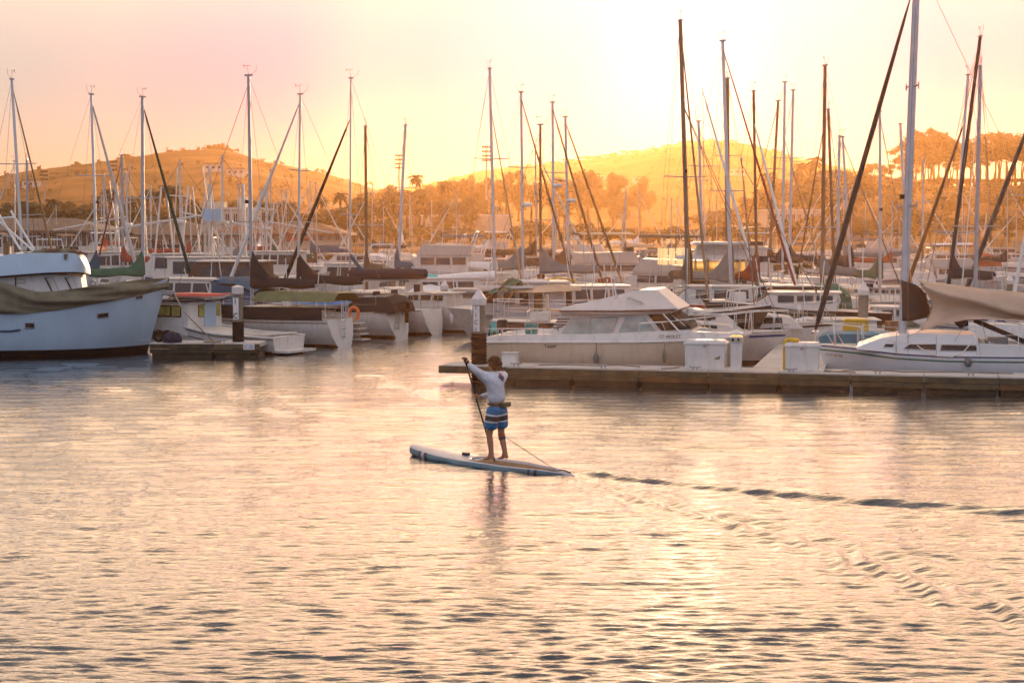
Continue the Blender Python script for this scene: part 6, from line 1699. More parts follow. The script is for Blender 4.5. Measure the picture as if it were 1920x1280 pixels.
pl_list = [(44, 372, 250, 1.9, 'palm with a tall thin trunk behind the leftmost mast'), (98, 368, 260, 1.9, 'palm standing clear right of the leftmost leaning mast'), (120, 388, 240, 2.2, 'low bushy palm over the long brown roof'), (137, 386, 242, 2.3, 'broad low palm next to the bushy one over the long roof'), (158, 392, 240, 2.0, 'palm just left of the white jib mast'), (183, 362, 262, 1.8, 'thin palm behind the mast with the white jib'), (205, 350, 270, 2.0, 'palm crossed by the dark red jib'), (232, 378, 255, 1.9, 'small palm right of the dark red jib'), (250, 365, 262, 2.0, 'palm just left of the thick grey mast'), (276, 348, 265, 2.4, 'palm directly right of the thick grey mast'), (296, 352, 262, 2.2, 'palm left of the biggest dark palm'), (320, 338, 235, 3.0, 'biggest dark palm with a shaggy round head'), (362, 368, 265, 1.9, 'slim palm between the big dark palm and the flat-roofed building'), (398, 372, 290, 2.0, 'palm behind the flat-roofed tower building'), (488, 372, 262, 2.4, 'dark palm right of the tall black-covered mast'), (545, 374, 290, 2.2, 'palm just left of the mast with the wide spreader'), (602, 366, 300, 2.0, 'palm left of the black furled jib'), (638, 356, 290, 2.3, 'palm right of the black furled jib'), (780, 322, 330, 2.6, 'tall palm right of the tilted bare mast'), (796, 378, 290, 2.4, 'lower palm under the tall one right of the tilted mast'), (835, 334, 330, 2.8, 'tall palm at the middle of the ridge trees'), (824, 372, 290, 2.5, 'short palm below the tall middle ones'), (858, 372, 285, 2.4, 'short palm left of the stadium light tower'), (1440, 318, 400, 3.4, 'far palm between the crowded masts'), (1528, 288, 430, 4.0, 'palm against the sky left of the thick golden mast'), (1500, 300, 430, 3.6, 'smaller palm against the sky beside the thick golden mast'), (15, 384, 245, 2.2, 'palm at the left picture edge'), (72, 392, 240, 2.1, 'low palm behind the two leftmost masts')]
for u, v, d, cr, lab in pl_list: palm(u, v, d, lab, cr * .85)

# named big trees
nb = 0
def where2(u):
    for a, s in ((-50, 'behind the leftmost masts'), (170, 'behind the white furled jib'), (270, 'right of the thick grey mast'), (460, 'right of the tallest left mast'), (560, 'around the black furled jib'), (690, 'left of the tilted bare mast'), (760, 'right of the tilted bare mast'), (880, 'by the stadium light tower'), (980, 'behind the pale middle masts'), (1090, 'under the glow left of the sun'), (1230, 'below the sun'), (1330, 'behind the crowded masts'), (1450, 'left of the golden mast'), (1560, 'right of the golden mast'), (1660, 'behind the near sloop mast'), (1760, 'above the awning'), (1850, 'by the right picture edge'))[::-1]:
        if u >= a: return s
    return 'at the left picture edge'
cnt = {}
def T_(style, u, vt, d, R_, leafm='leaf_olive', sz=1.0, grp='trees on the far shore', nm='tree', desc=None, base=None):
    P = at(u, vt, d); g = gz(P.x, d) if base is None else base
    cme, tme, bh = tree_proto(style, 100 + (int(u * 7 + d) % 3), leafm)
    # top of the crown is about bh + topz above the base
    topz = {'round': .95, 'umbrella': .8, 'tall': 1.3, 'spread': .7}[style]
    need = max(P.z - g, 2.5); k = need / ((bh + topz) * R_)
    kind = {'round': 'round bushy tree', 'umbrella': 'tall open-crowned eucalyptus', 'tall': 'upright dense tree', 'spread': 'low spreading tree'}[style]
    zone = ('on the front bank ' if d < 300 else 'on the middle slope ' if d < 420 else 'on the ridge ' if d < 900 else 'on the far skyline ')
    lab = (desc or kind) + ' ' + zone + where2(u); c_ = cnt.get(lab, 0); cnt[lab] = c_ + 1
    if c_: lab = ORD[min(c_, 11)] + ' ' + lab
    return tree(style, 100 + (int(u * 7 + d) % 3), leafm, P.x, d, g, R_, lab, nm, grp, k)
r3 = random.Random(21)
# front bank left (dark)
for i in range(30):
    u = -20 + i * 18 + r3.uniform(-7, 7); T_(r3.choice(['round', 'spread', 'round', 'tall']), u, r3.uniform(376, 404), r3.uniform(225, 270), r3.uniform(2.6, 4.2), 'leaf_dark')
for i in range(18):
    u = 0 + i * 30 + r3.uniform(-9, 9); T_(r3.choice(['round', 'spread']), u, r3.uniform(362, 384), r3.uniform(320, 400), r3.uniform(3.2, 5.0), 'leaf_olive')
# centre-left wood
for i in range(26):
    u = 520 + i * 16 + r3.uniform(-6, 6); f = np.interp(u, [520, 600, 690, 760, 800, 880, 940], [388, 392, 352, 342, 356, 368, 372]); T_(r3.choice(['round', 'tall', 'round']), u, f + r3.uniform(-6, 16), r3.uniform(270, 380), r3.uniform(3.2, 5.0), r3.choice(['leaf_dark', 'leaf_olive']))
for i in range(22):
    u = 540 + i * 30 + r3.uniform(-8, 8); T_(r3.choice(['round', 'spread']), u, r3.uniform(405, 430), r3.uniform(232, 265), r3.uniform(2.4, 3.6), 'leaf_dark')
for i in range(24):
    u = 690 + i * 22 + r3.uniform(-8, 8); f = np.interp(u, [690, 740, 800, 900, 1000, 1100, 1200], [350, 338, 340, 322, 322, 318, 330]); T_(r3.choice(['round', 'tall', 'spread']), u, f + r3.uniform(-6, 10), r3.uniform(430, 560), r3.uniform(4.5, 7), 'leaf_olive', base=None)
# right wood
for i in range(34):
    u = 1330 + i * 19 + r3.uniform(-6, 6); f = np.interp(u, [1330, 1420, 1500, 1560, 1640, 1700, 1800, 1960], [385, 360, 335, 318, 322, 345, 352, 345]); T_(r3.choice(['round', 'tall', 'round', 'spread']), u, f + r3.uniform(-8, 14), r3.uniform(330, 440), r3.uniform(4.2, 6.5), 'leaf_olive')
for i in range(26):
    u = 1180 + i * 31 + r3.uniform(-8, 8); f = np.interp(u, [1180, 1400, 1600, 1960], [430, 415, 395, 388]); T_(r3.choice(['round', 'tall', 'spread']), u, f + r3.uniform(-8, 14), r3.uniform(235, 300), r3.uniform(3.0, 4.6), 'leaf_dark')
for u, vt, R_, dd in ((1745, 238, 7.6, 450), (1712, 262, 6.0, 452), (1776, 262, 6.6, 455), (1838, 258, 6.6, 450), (1868, 248, 7.8, 455), (1905, 252, 8.0, 450), (1945, 262, 7.5, 452), (1640, 305, 4.6, 448), (1728, 276, 6.2, 447), (1760, 252, 7.0, 458), (1795, 282, 5.6, 446), (1820, 278, 5.4, 458), (1852, 266, 6.8, 446), (1888, 262, 7.2, 446), (1918, 272, 6.6, 458), (1700, 292, 5.0, 446)): T_('umbrella', u, vt, dd, R_, 'leaf_olive', nm='eucalyptus_tree', grp='eucalyptus trees on the right ridge')
for i in range(22):
    u = 1430 + i * 24 + r3.uniform(-8, 8); f = np.interp(u, [1430, 1500, 1560, 1640, 1700, 1800, 1960], [345, 322, 312, 322, 330, 338, 332]); T_(r3.choice(['round', 'tall', 'round']), u, f + r3.uniform(-6, 8), r3.uniform(445, 475), r3.uniform(5.5, 8), 'leaf_olive')
# skyline trees of the left hill
for u, vt, R_, dd, st in ((325, 275, 4.0, 985, 'spread'), (345, 276, 4.0, 990, 'round'), (397, 266, 5.0, 985, 'round'), (415, 266, 5.0, 990, 'spread'), (427, 270, 3.6, 990, 'spread'), (186, 298, 3.5, 985, 'round'), (240, 288, 8.5, 985, 'round'), (510, 302, 5, 980, 'spread'), (80, 314, 7, 990, 'round'), (145, 302, 5, 990, 'round'), (285, 290, 5, 985, 'round'), (440, 288, 5, 985, 'spread')):
    T_(st, u, vt, dd, R_, 'leaf_olive', nm='hilltop_tree', grp='trees on the left hilltop')
for i in range(40):
    u = 850 + i * 17 + r3.uniform(-6, 6); f = np.interp(u, [850, 900, 1000, 1100, 1170, 1270, 1330, 1400, 1480, 1560], [334, 320, 308, 294, 284, 268, 266, 275, 293, 312])
    T_(r3.choice(['round', 'spread', 'tall', 'round']), u, f + r3.uniform(-4, 6), 1385, r3.uniform(5, 9), 'leaf_olive', nm='hilltop_tree', grp='trees on the far skyline')
# scrub covering the hillsides: one mass nobody could count
def scrub():
    r_ = np.random.RandomState(3); V = []; F = []; k = 0
    n = 2600
    uu = r_.uniform(-60, 2000, n); dd = np.where(r_.rand(n) < .6, r_.uniform(600, 1400, n), r_.uniform(300, 620, n))
    X = (uu - 960) / FPX * dd; Zg = ground(X, dd)
    dens = smooth_noise(64, 77, X + 9000, dd + 9000, 45)
    keep = dens > r_.rand(n) * .75
    X, dd, Zg = X[keep], dd[keep], Zg[keep]
    for x, y, z in zip(X, dd, Zg):
        s = r_.uniform(1.2, 3.4) * (1.0 if y > 600 else .6)
        for _ in range(5):
            c = np.array([x, y, z + s * .3]) + r_.normal(0, s * .45, 3) * [1, 1, .5]
            a = r_.normal(0, 1, (3, 3)); a /= np.linalg.norm(a, axis=1)[:, None]
            V.extend((c + a * s * .7).tolist()); F.append((k, k + 1, k + 2)); k += 3
    me = bpy.data.meshes.new('scrub'); me.from_pydata(V, [], F); me.materials.append(mat('dry_scrub', (.13, .085, .03), .9, var=.4, vscale=.05))
    o = bpy.data.objects.new('hillside_scrub', me); COL.objects.link(o); tag(o, kind='stuff')
scrub()

# ================================================================== HOUSES ON THE HILL
mat('stucco', (.55, .46, .36), .9, var=.1, vscale=.6)
mat('stucco_white', (.62, .58, .52), .9, var=.08, vscale=.6)
mat('roof_tile', (.20, .085, .045), .85, var=.25, vscale=1.2)
mat('roof_brown', (.13, .10, .075), .85, var=.25, vscale=1.2)
mat('roof_blue', (.16, .20, .22), .7, var=.15, vscale=1.2)
mat('house_window', (.04, .04, .045), .15, var=.1)
def small_house(u, v, d, L_, H_, lab):
    best = min(range(450, 1300, 10), key=lambda dd: abs(430 - (gz(at(u, v, dd).x, dd) - CAM_H) * FPX / dd - v)); d = best
    P = at(u, v, d); g = gz(P.x, d)
    t = thing('hillside_house', lab, 'house', (P.x, d, g), R(r3.uniform(-12, 12)), 'houses on the far hills')
    mb = MB(); mb.box((0, 0, H_ / 2 - .5), (L_, L_ * .6, H_ + 1)); mb.build('wall', M_('stucco_white'), t)
    mb = MB(); mb.box((0, 0, H_ + .35), (L_ * 1.08, L_ * .7, .7), taper=.8); mb.build('roof', M_('roof_tile'), t)
    for k in range(3):
        mb = MB(); mb.box((-L_ * .3 + k * L_ * .3, -L_ * .3 - .03, H_ * .55), (L_ * .16, .08, H_ * .38)); mb.build('window', M_('house_window'), t)
for i, (u, v, d, L_, H_) in enumerate(((185, 335, 850, 14, 5), (205, 352, 800, 18, 5), (110, 350, 860, 12, 4), (250, 325, 900, 12, 4), (355, 334, 830, 22, 5), (400, 322, 880, 14, 4), (445, 330, 870, 14, 4), (300, 310, 930, 10, 4), (60, 352, 900, 12, 4), (230, 312, 940, 14, 4), (470, 340, 850, 12, 4), (150, 322, 900, 10, 4))):
    small_house(u, v, d, L_ * .6, H_ * .7, 'pale house with a tiled roof on the left hill, %s from the left' % ORD[sorted([185, 205, 110, 250, 355, 400, 445, 300, 60, 230, 470, 150]).index(u)])
for i, (u, v, d, L_, H_) in enumerate(((1010, 350, 1000, 16, 5), (1120, 340, 1050, 18, 5), (1200, 345, 1000, 14, 5), (1380, 330, 1100, 20, 6))):
    small_house(u, v, d, L_ * .6, H_ * .7, 'hazy house on the hill below the sun, %s from the left' % ORD[i])
t = thing('retaining_wall', 'long pale retaining wall on the slope left of the glow', 'wall', (at(875, 410, 300).x, 300, gz(at(875, 410, 300).x, 300)), 0)
zz = at(875, 405, 300).z - t.location.z
mb = MB(); mb.box((0, 0, zz / 2), (17, .5, zz)); mb.build('wall', M_('stucco'), t)
mb = MB(); mb.box((0, 0, zz + .15), (17.4, .8, .3)); mb.build('coping', M_('stucco_white'), t)

# ================================================================== WATERFRONT BUILDINGS
def building(name, lab, u0, u1, vt, d, dep, wall, roofm=None, vr=None, vb=490, rz=0, rooft=.0, over=.8, rows=1, nwin=8, win=(.3, .8), wfr=.55, cat='building', frame=None):
    A, B_ = at(u0, vt, d), at(u1, vt, d); W_ = B_.x - A.x; cx = (A.x + B_.x) / 2
    g = min(gz(cx, d), 1.6); g = gz(cx, d)
    zt = at(u0, vr if vr else vt, d).z - g; ztop = A.z - g
    t = thing(name, lab, cat, (cx, d, g - .4), rz, 'waterfront buildings')
    mb = MB(); mb.box((0, dep / 2, (zt + .4) / 2), (W_, dep, zt + .4)); mb.build('wall', wall, t)
    if roofm:
        mb = MB(); hw_, hd = W_ / 2 + over, dep / 2 + over; z0 = zt + .4 + .003; z1 = ztop + .4
        mb.add([(-hw_, dep / 2 - hd, z0), (hw_, dep / 2 - hd, z0), (hw_, dep / 2 + hd, z0), (-hw_, dep / 2 + hd, z0), (-hw_ + dep * .4, dep / 2, z1), (hw_ - dep * .4, dep / 2, z1), (-hw_, dep / 2 - hd, z0 - .25), (hw_, dep / 2 - hd, z0 - .25), (hw_, dep / 2 + hd, z0 - .25), (-hw_, dep / 2 + hd, z0 - .25)], [(0, 1, 5, 4), (1, 2, 5), (2, 3, 4, 5), (3, 0, 4), (6, 7, 1, 0), (7, 8, 2, 1), (8, 9, 3, 2), (9, 6, 0, 3), (6, 9, 8, 7)])
        mb.build('roof', roofm, t)
    else:
        mb = MB(); mb.box((0, dep / 2, zt + .4 + .15), (W_ + .4, dep + .4, .3)); mb.build('parapet', M_('stucco_white'), t)
    for r_ in range(rows):
        zl = (zt) * (r_ + win[0]) / rows + .4; zh = zt * (r_ + win[1]) / rows + .4
        for k in range(nwin):
            xc = -W_ / 2 + W_ * (k + .5) / nwin; ww = W_ / nwin * wfr
            mb = MB(); mb.box((xc, -.04, (zl + zh) / 2), (ww, .10, zh - zl)); w_ = mb.build('window', M_('house_window'), t)
            mb = MB(); f_ = .09
            for (a, b, c_, d_) in ((0, zh - (zl + zh) / 2, ww + f_, f_), (0, zl - (zl + zh) / 2, ww + f_, f_), (-ww / 2, 0, f_, zh - zl), (ww / 2, 0, f_, zh - zl), (0, 0, f_ * .7, zh - zl)): mb.box((xc + a, -.12, (zl + zh) / 2 + b), (c_, .06, d_))
            mb.build('frame', M_('stucco_white'), w_)
    return t
t = building('waterfront_hall', 'long low waterfront hall with a brown hipped roof and tall white framed windows at left', -120, 185, 408, 190, 14, M_('roof_brown'), M_('roof_brown'), vr=432, nwin=11, win=(.45, .95), wfr=.62)
t2 = building('waterfront_shed', 'lower brown-roofed building between the red jib and the flat-roofed tower', 188, 392, 411, 200, 14, M_('stucco'), M_('roof_brown'), vr=440, nwin=10, win=(.35, .85), wfr=.5)
t3 = building('terrace_pavilion', 'low grey-blue roofed terrace in front of the long brown hall', -60, 232, 462, 172, 8, M_('stucco'), M_('roof_blue'), vr=474, nwin=14, win=(.1, .8), wfr=.7)
t4 = building('flat_roofed_building', 'pale flat-roofed two-storey building with a square tower behind the signal tower', 388, 480, 393, 225, 12, M_('stucco'), None, nwin=6, rows=2, win=(.35, .8))
A = at(405, 379, 232); mb = MB(); g = t4.location.z; mb.box((A.x - t4.location.x, 6, (A.z - g) / 2), (2.9, 4, A.z - g)); mb.build('tower', M_('stucco'), t4)
A = at(453, 370, 232); mb = MB(); mb.box((A.x - t4.location.x, 8, (A.z - g) / 2), (1.2, 2, A.z - g)); mb.build('chimney', M_('stucco_white'), t4)
t5 = building('tan_building', 'tan building with a red-brown roof and dark window band behind the white jibs', 396, 640, 416, 205, 12, M_('stucco'), M_('roof_tile'), vr=438, nwin=16, win=(.45, .9), wfr=.5, rows=2)
t6 = building('yellow_shed', 'small yellow shed standing on the shore right of the brown mast', 712, 742, 474, 195, 5, M_('yellow_paint'), None, nwin=1, win=(.3, .7), wfr=.3)
t7 = building('pale_block', 'hazy flat-roofed building behind the crowded masts', 1436, 1540, 395, 320, 16, M_('stucco'), None, nwin=9, rows=2, win=(.3, .75))
t8 = building('ridge_house', 'big pale house on the right ridge under the eucalyptus trees', 1845, 1890, 342, 465, 10, M_('stucco_white'), M_('stucco'), vr=348, nwin=3, rows=1)
t9 = building('ridge_house', 'smaller pale house on the right ridge left of the big one', 1750, 1790, 330, 468, 10, M_('stucco_white'), M_('stucco'), vr=336, nwin=3, rows=1)
# stadium light towers
def light_tower(u, vt, d, rows, lab, wd=2.6):
    P = at(u, vt, d); g = gz(P.x, d); H_ = P.z - g
    t = thing('stadium_light', lab, 'light tower', (P.x, d, g), 0, 'stadium light towers')
    mb = MB(); mb.tube([(0, 0, 0), (0, 0, H_)], [.28, .16], 8); mb.build('pole', M_('grey_spar'), t)
    for i in range(rows):
        z = H_ - .3 - i * 1.15; mb = MB(); mb.box((0, 0, z), (wd, .12, .12)); br = mb.build('crossbar', M_('grey_spar'), t)
        for k in range(4): mb = MB(); mb.box((-wd / 2 + wd * (k + .5) / 4, -.2, z + .05), (wd / 4 * .8, .4, .45)); mb.build('floodlight', M_('black_rubber'), br)
light_tower(912, 274, 420, 4, 'tall stadium light tower against the bright sky near the middle', 2.4)
light_tower(748, 290, 450, 4, 'stadium light tower beside the tilted bare mast', 2.2)
light_tower(83, 320, 480, 3, 'stadium light tower on the left hill right of the leftmost mast', 2.4)
light_tower(213, 302, 460, 3, 'stadium light tower crossed by the red jib', 2.4)
# ================================================================== PADDLE BOARD
bT, bN = on(1077, 893), on(776, 852)
BD = (bN - bT); BL = BD.length; BA = math.atan2(BD.y, BD.x)
board = thing('paddle_board', 'pale blue paddle board with a brown deck pad under the standing man', 'paddle board', (bT.x, bT.y, 0), BA)
def hwb(t): return .335 * min(1, (t / .34)) ** .75 * (1 if t < .62 else max(.0, 1 - ((t - .62) / .40) ** 2.3 * .80)) + .012
def zbt(t): return -.06 + .05 * max(0, .12 - t) / .12 + .07 * max(0, (t - .75) / .25) ** 2
def ztp(t): return .055 + .030 * t + .060 * max(0, (t - .6) / .4) ** 1.6 - .025 * max(0, (.15 - t) / .15) - .045 * max(0, (.05 - t) / .05)
mat('board_side', (.09, .20, .24), .35, var=.3, vscale=2.2, dirt=.5)
mat('board_deck', (.56, .52, .52), .4, var=.1, vscale=3, dirt=.2)
mat('deck_pad', (.17, .10, .045), .85, var=.25, vscale=8, bump=.003, bscale=60)
mat('band_navy', (.018, .03, .055), .4, var=.15)
NB = 34
def bsec(t, k0, k1, off=0.0):
    pass
hull_rows, deck_rows = [], []
for i in range(NB + 1):
    t_ = i / NB; w_ = hwb(t_); zb, zt_ = zbt(t_), ztp(t_); x = t_ * BL
    xo = .10 * max(0, (t_ - .9) / .1) * 0
    hull_rows.append([(x, w_ * .93, zt_), (x, w_ * 1.0, zt_ - .03), (x - xo, w_ * .99, zb + (zt_ - zb) * .45), (x - xo, w_ * .82, zb + .02), (x, w_ * .3, zb - .01), (x, -w_ * .3, zb - .01), (x, -w_ * .82, zb + .02), (x, -w_ * .99, zb + (zt_ - zb) * .45), (x, -w_ * 1.0, zt_ - .03), (x, -w_ * .93, zt_)])
    rec = min(1, max(0, (t_ - .06) / .05)) * min(1, max(0, (.62 - t_) / .05))
    cam_ = .02 + .03 * max(0, t_ - .62)
    deck_rows.append([(x, w_ * .93, zt_ - .001), (x, w_ * .84, zt_ + .012), (x, w_ * .74, zt_ - .035 * rec + .012 * (1 - rec) + cam_ * (1 - rec) * .5), (x, 0, zt_ - .035 * rec + .012 + cam_ * (1 - rec)), (x, -w_ * .74, zt_ - .035 * rec + .012 * (1 - rec) + cam_ * (1 - rec) * .5), (x, -w_ * .84, zt_ + .012), (x, -w_ * .93, zt_ - .001)])
mb = MB(); mb.grid(hull_rows); mb.f.append(tuple(NB * 10 + k for k in range(10))); mb.f.append(tuple(range(10))); mb.mi += [0, 0]; mb.build('hull', M_('board_side'), board, smooth=50)
mb = MB(); mb.grid(deck_rows); mb.build('deck', M_('board_deck'), board, smooth=40)
mb = MB(); rws = []
for i in range(15):
    t_ = .115 + .45 * i / 14; w_ = hwb(t_) * .70; rws.append([(t_ * BL, w_ * f, ztp(t_) - .020 + .014 * (1 - abs(f))) for f in (-1, -.4, 0, .4, 1)])
mb.grid(rws); pad = mb.build('deck_pad', M_('deck_pad'), board, smooth=40)
pad.modifiers.new('t', 'SOLIDIFY').thickness = .006
for (ta, tb_, mm) in ((.835, .862, 'band_navy'), (.885, .905, 'band_navy'), (.862, .885, 'board_deck'), (.17, .185, 'band_navy'), (.205, .215, 'band_navy')):
    for sd_ in (1, -1):
        mb = MB(); rws = []
        for i in range(4):
            t_ = ta + (tb_ - ta) * i / 3; w_ = hwb(t_); zb, zt_ = zbt(t_), ztp(t_); x = t_ * BL
            rws.append([(x, sd_ * (w_ * .93), zt_ + .004), (x, sd_ * (w_ + .004), zt_ - .03), (x, sd_ * (w_ * .99 + .004), zb + (zt_ - zb) * .45), (x, sd_ * (w_ * .82 + .004), zb + .02)])
        mb.grid(rws); mb.build('side_band', M_(mm), board, smooth=50)
mb = MB(); t_ = .655; mb.box((t_ * BL, .0, ztp(t_) + .06), (.13, .07, .05)); mb.build('deck_mount', M_('band_navy'), board)
mb = MB(); t_ = .60; mb.tube([(.60 * BL - .42 * (1 - math.cos(a)) * .5, .20 * math.sin(a) * 1.15, ztp(.58) + .02) for a in [R(-95 + 190 * i / 14) for i in range(15)]], .016, 5); mb.build('cockpit_rim', M_('board_deck'), board, smooth=60)
mb = MB(); mb.tube([(.02 * BL, 0, ztp(.05) + .01), (.05 * BL, .05, ztp(.05) + .05), (.09 * BL, 0, ztp(.09) + .02)], .012, 5); mb.build('tail_handle', M_('band_navy'), board)
mb = MB(); mb.prism([(.25, -.05), (.45, -.05), (.28, -.28)], -.006, .006); mb.build('fin', M_('band_navy'), board)

# ================================================================== PADDLER
FO = on(932, 864, .13)
man = thing('person', 'man paddling on the board in a long-sleeved white shirt and blue striped shorts', 'person', (FO.x, FO.y, FO.z), 0)
def J(u, v, dd=0.0): return at(u, v, FO.y + dd) - FO
mat('skin', (.38, .18, .10), .55, var=.08, vscale=6)
mat('hair', (.075, .034, .013), .75, var=.35, vscale=30, bump=.006, bscale=60)
mat('shirt', (.56, .60, .66), .85, var=.10, vscale=7, bump=.035, bscale=11)
def skin_mesh(name, verts, edges, radii, m, parent, sub=2, root=0):
    me = bpy.data.meshes.new(name); me.from_pydata([tuple(v) for v in verts], edges, []); me.materials.append(m)
    o = bpy.data.objects.new(name, me); COL.objects.link(o)
    sk = o.modifiers.new('skin', 'SKIN'); sk.use_smooth_shade = True
    for i, r_ in enumerate(radii):
        d = me.skin_vertices[0].data[i]; d.radius = r_ if isinstance(r_, tuple) else (r_, r_); d.use_root = (i == root)
    sb_ = o.modifiers.new('sub', 'SUBSURF'); sb_.levels = sub; sb_.render_levels = sub
    dg = bpy.context.evaluated_depsgraph_get(); dg.update()
    m2 = bpy.data.meshes.new_from_object(o.evaluated_get(dg)); bpy.data.objects.remove(o); m2.name = name; m2.shade_smooth()
    o = bpy.data.objects.new(name, m2); COL.objects.link(o); o.parent = parent
    return o
fwd = Vector((math.cos(BA), math.sin(BA), 0)); lft = Vector((-fwd.y, fwd.x, 0))    # his left
pel = J(932, 764, .0); 
def P3(base, f=0, l=0, z=0): return base + fwd * f + lft * l + Vector((0, 0, z))
hipL, hipR = P3(pel, 0, .095, -.06), P3(pel, 0, -.095, -.06)
aL = on(922, 859, .17) - FO; aR = on(948, 858, .17) - FO
aL = Vector((aL.x, aL.y, .09)); aR = Vector((aR.x, aR.y, .09))
kL = (hipL * .48 + aL * .52) + fwd * .045 + Vector((-.02, 0, 0)); kR = (hipR * .48 + aR * .52) + fwd * .05 + Vector((.0, 0, 0))
waist = J(931, 752, .0); chest = J(926, 716, .02); neck0 = J(926, 700, .03); neck1 = J(926, 693, .03); headc = J(927, 684, .03)
shL = J(907.5, 706, -.14); shR = J(943, 704, .16)
elL = J(890, 693, -.22); wrL = J(876, 680, -.16); haL = J(872.5, 676.5, -.14)
elR = J(924, 739, .30); wrR = J(898, 743.5, .12); haR = J(892, 743, .08)
V = [pel, waist, chest, neck0, neck1, hipL, kL, aL, hipR, kR, aR, shL, elL, wrL, shR, elR, wrR,
     (hipL + kL) / 2, (kL * .62 + aL * .38), (hipR + kR) / 2, (kR * .62 + aR * .38)]
E = [(0, 1), (1, 2), (2, 3), (3, 4), (0, 5), (5, 17), (17, 6), (6, 18), (18, 7), (0, 8), (8, 19), (19, 9), (9, 20), (20, 10), (2, 11), (11, 12), (12, 13), (2, 14), (14, 15), (15, 16)]
Rr = [(.13, .12), (.125, .10), (.15, .11), (.06, .06), (.055, .055), .09, .055, .036, .09, .055, .036, .055, .036, .027, .055, .038, .027, .078, .056, .078, .056]
nf = len(V)
for a, sgn in ((7, 1), (10, -1)):      # feet: heel, ball, toes
    b0 = V[a]; V += [P3(b0, -.045, 0, -.055), P3(b0, .10, sgn * .01, -.062), P3(b0, .175, sgn * .015, -.072)]
    E += [(a, len(V) - 3), (a, len(V) - 2), (len(V) - 2, len(V) - 1)]; Rr += [.030, (.042, .026), (.036, .016)]
body = skin_mesh('body', V, E, Rr, M_('skin'), man)
# head: skull with brow, nose, chin and ears, facing forward and slightly left of the board's course
fd = (fwd * .8 + lft * .35 + Vector((0, 0, -.12))).normalized(); sd2 = Vector((0, 0, 1)).cross(fd).normalized(); upv = fd.cross(sd2).normalized()
mb = MB(); rows = []
nU, nV = 20, 14
for i in range(nV + 1):
    th = PI * i / nV; row = []
    for k in range(nU):
        ph = 2 * PI * k / nU; x = math.sin(th) * math.cos(ph); y = math.sin(th) * math.sin(ph); z = math.cos(th)
        rx, ry, rz_ = .097, .076, .118
        X_ = x * rx; Y_ = y * ry; Z_ = z * rz_
        if z < 0: Y_ *= 1 - .28 * z * z; X_ *= 1 - .12 * z * z; X_ += .018 * -z * (x > 0)
        if x > .6:
            f_ = (x - .6) / .4
            X_ += .022 * math.exp(-((z + .12) / .16) ** 2) * math.exp(-(y / .22) ** 2) * f_ * 1.4      # nose
            X_ -= .010 * math.exp(-((z - .12) / .12) ** 2) * math.exp(-((abs(y) - .33) / .16) ** 2)       # eye sockets
            X_ += .006 * math.exp(-((z + .45) / .09) ** 2) * math.exp(-(y / .3) ** 2)                      # lips
        row.append(headc + fd * X_ + sd2 * Y_ + upv * Z_)
    rows.append(row)
mb.grid(rows, closed=True); head = mb.build('head', M_('skin'), man, smooth=True)
for sg in (1, -1):
    mb = MB(); c = headc + sd2 * sg * .076 + upv * -.01; mb.sphere((0, 0, 0), .03, 8, 6, (.35, .6, 1)); mb.v = [tuple(c + fd * p[1] + sd2 * p[0] * sg + upv * p[2]) for p in mb.v]; mb.build('ear', M_('skin'), head, smooth=True)
    mb = MB(); mb.sphere(tuple(headc + fd * .083 + sd2 * sg * .03 + upv * .014), .011, 8, 6); mb.build('eye', mat('eye', (.03, .02, .02), .2, var=0), head, smooth=True)
mb = MB(); c = headc + fd * .093 + upv * -.05; mb.tube([c + sd2 * -.024, c + fd * .004, c + sd2 * .024], .005, 5); mb.build('mouth', mat('lips', (.25, .07, .05), .5, var=0), head, smooth=True)
# hair: many short curls over the skull
rh = random.Random(4); mb = MB()
for i in range(420):
    z = rh.uniform(-.42, 1); ph = rh.uniform(0, 2 * PI); q = math.sqrt(1 - z * z); x = q * math.cos(ph); y = q * math.sin(ph)
    if x > .45 and z < .45: continue
    p = headc + fd * (x * .104 - .006) + sd2 * (y * .086) + upv * (z * .124 + .004); n_ = (p - headc).normalized()
    a = n_.cross(Vector((rh.gauss(0, 1), rh.gauss(0, 1), rh.gauss(0, 1)))).normalized(); L_ = rh.uniform(.018, .042)
    mb.tube([p - n_ * .012, p + n_ * L_ * .5 + a * L_ * .5, p + n_ * L_ * .45 + a * L_ * 1.1, p - n_ * .004 + a * L_ * 1.5], [.010, .012, .010, .003], 4)
mb.build('hair', M_('hair'), man, smooth=True)
mb = MB(); rows = []
for i in range(9):
    th = PI * .60 * i / 8; row = []
    for k in range(18):
        ph = 2 * PI * k / 18; lim = th * (1 if math.cos(ph) < .3 else .62)
        row.append(headc + fd * (math.sin(lim) * math.cos(ph) * .103 - .005) + sd2 * (math.sin(lim) * math.sin(ph) * .084) + upv * (math.cos(lim) * .124))
    rows.append(row)
mb.grid(rows, closed=True); mb.build('hair_cap', M_('hair'), head, smooth=True)
# shirt
V = [J(931.5, 759, 0), J(931, 740, .0), J(927.5, 720, .01), J(926.5, 706, .02), P3(neck0, 0, 0, -.02), shL, elL, wrL * .9 + elL * .1, shR, elR, wrR * .9 + elR * .1, (shL + elL) / 2, (shR + elR) / 2]
E = [(0, 1), (1, 2), (2, 3), (3, 4), (3, 5), (5, 11), (11, 6), (6, 7), (3, 8), (8, 12), (12, 9), (9, 10)]
Rr = [(.175, .165), (.178, .158), (.20, .16), (.17, .125), (.075, .075), .095, .060, .042, .095, .058, .042, .075, .072]
sh = skin_mesh('shirt', V, E, Rr, M_('shirt'), man)
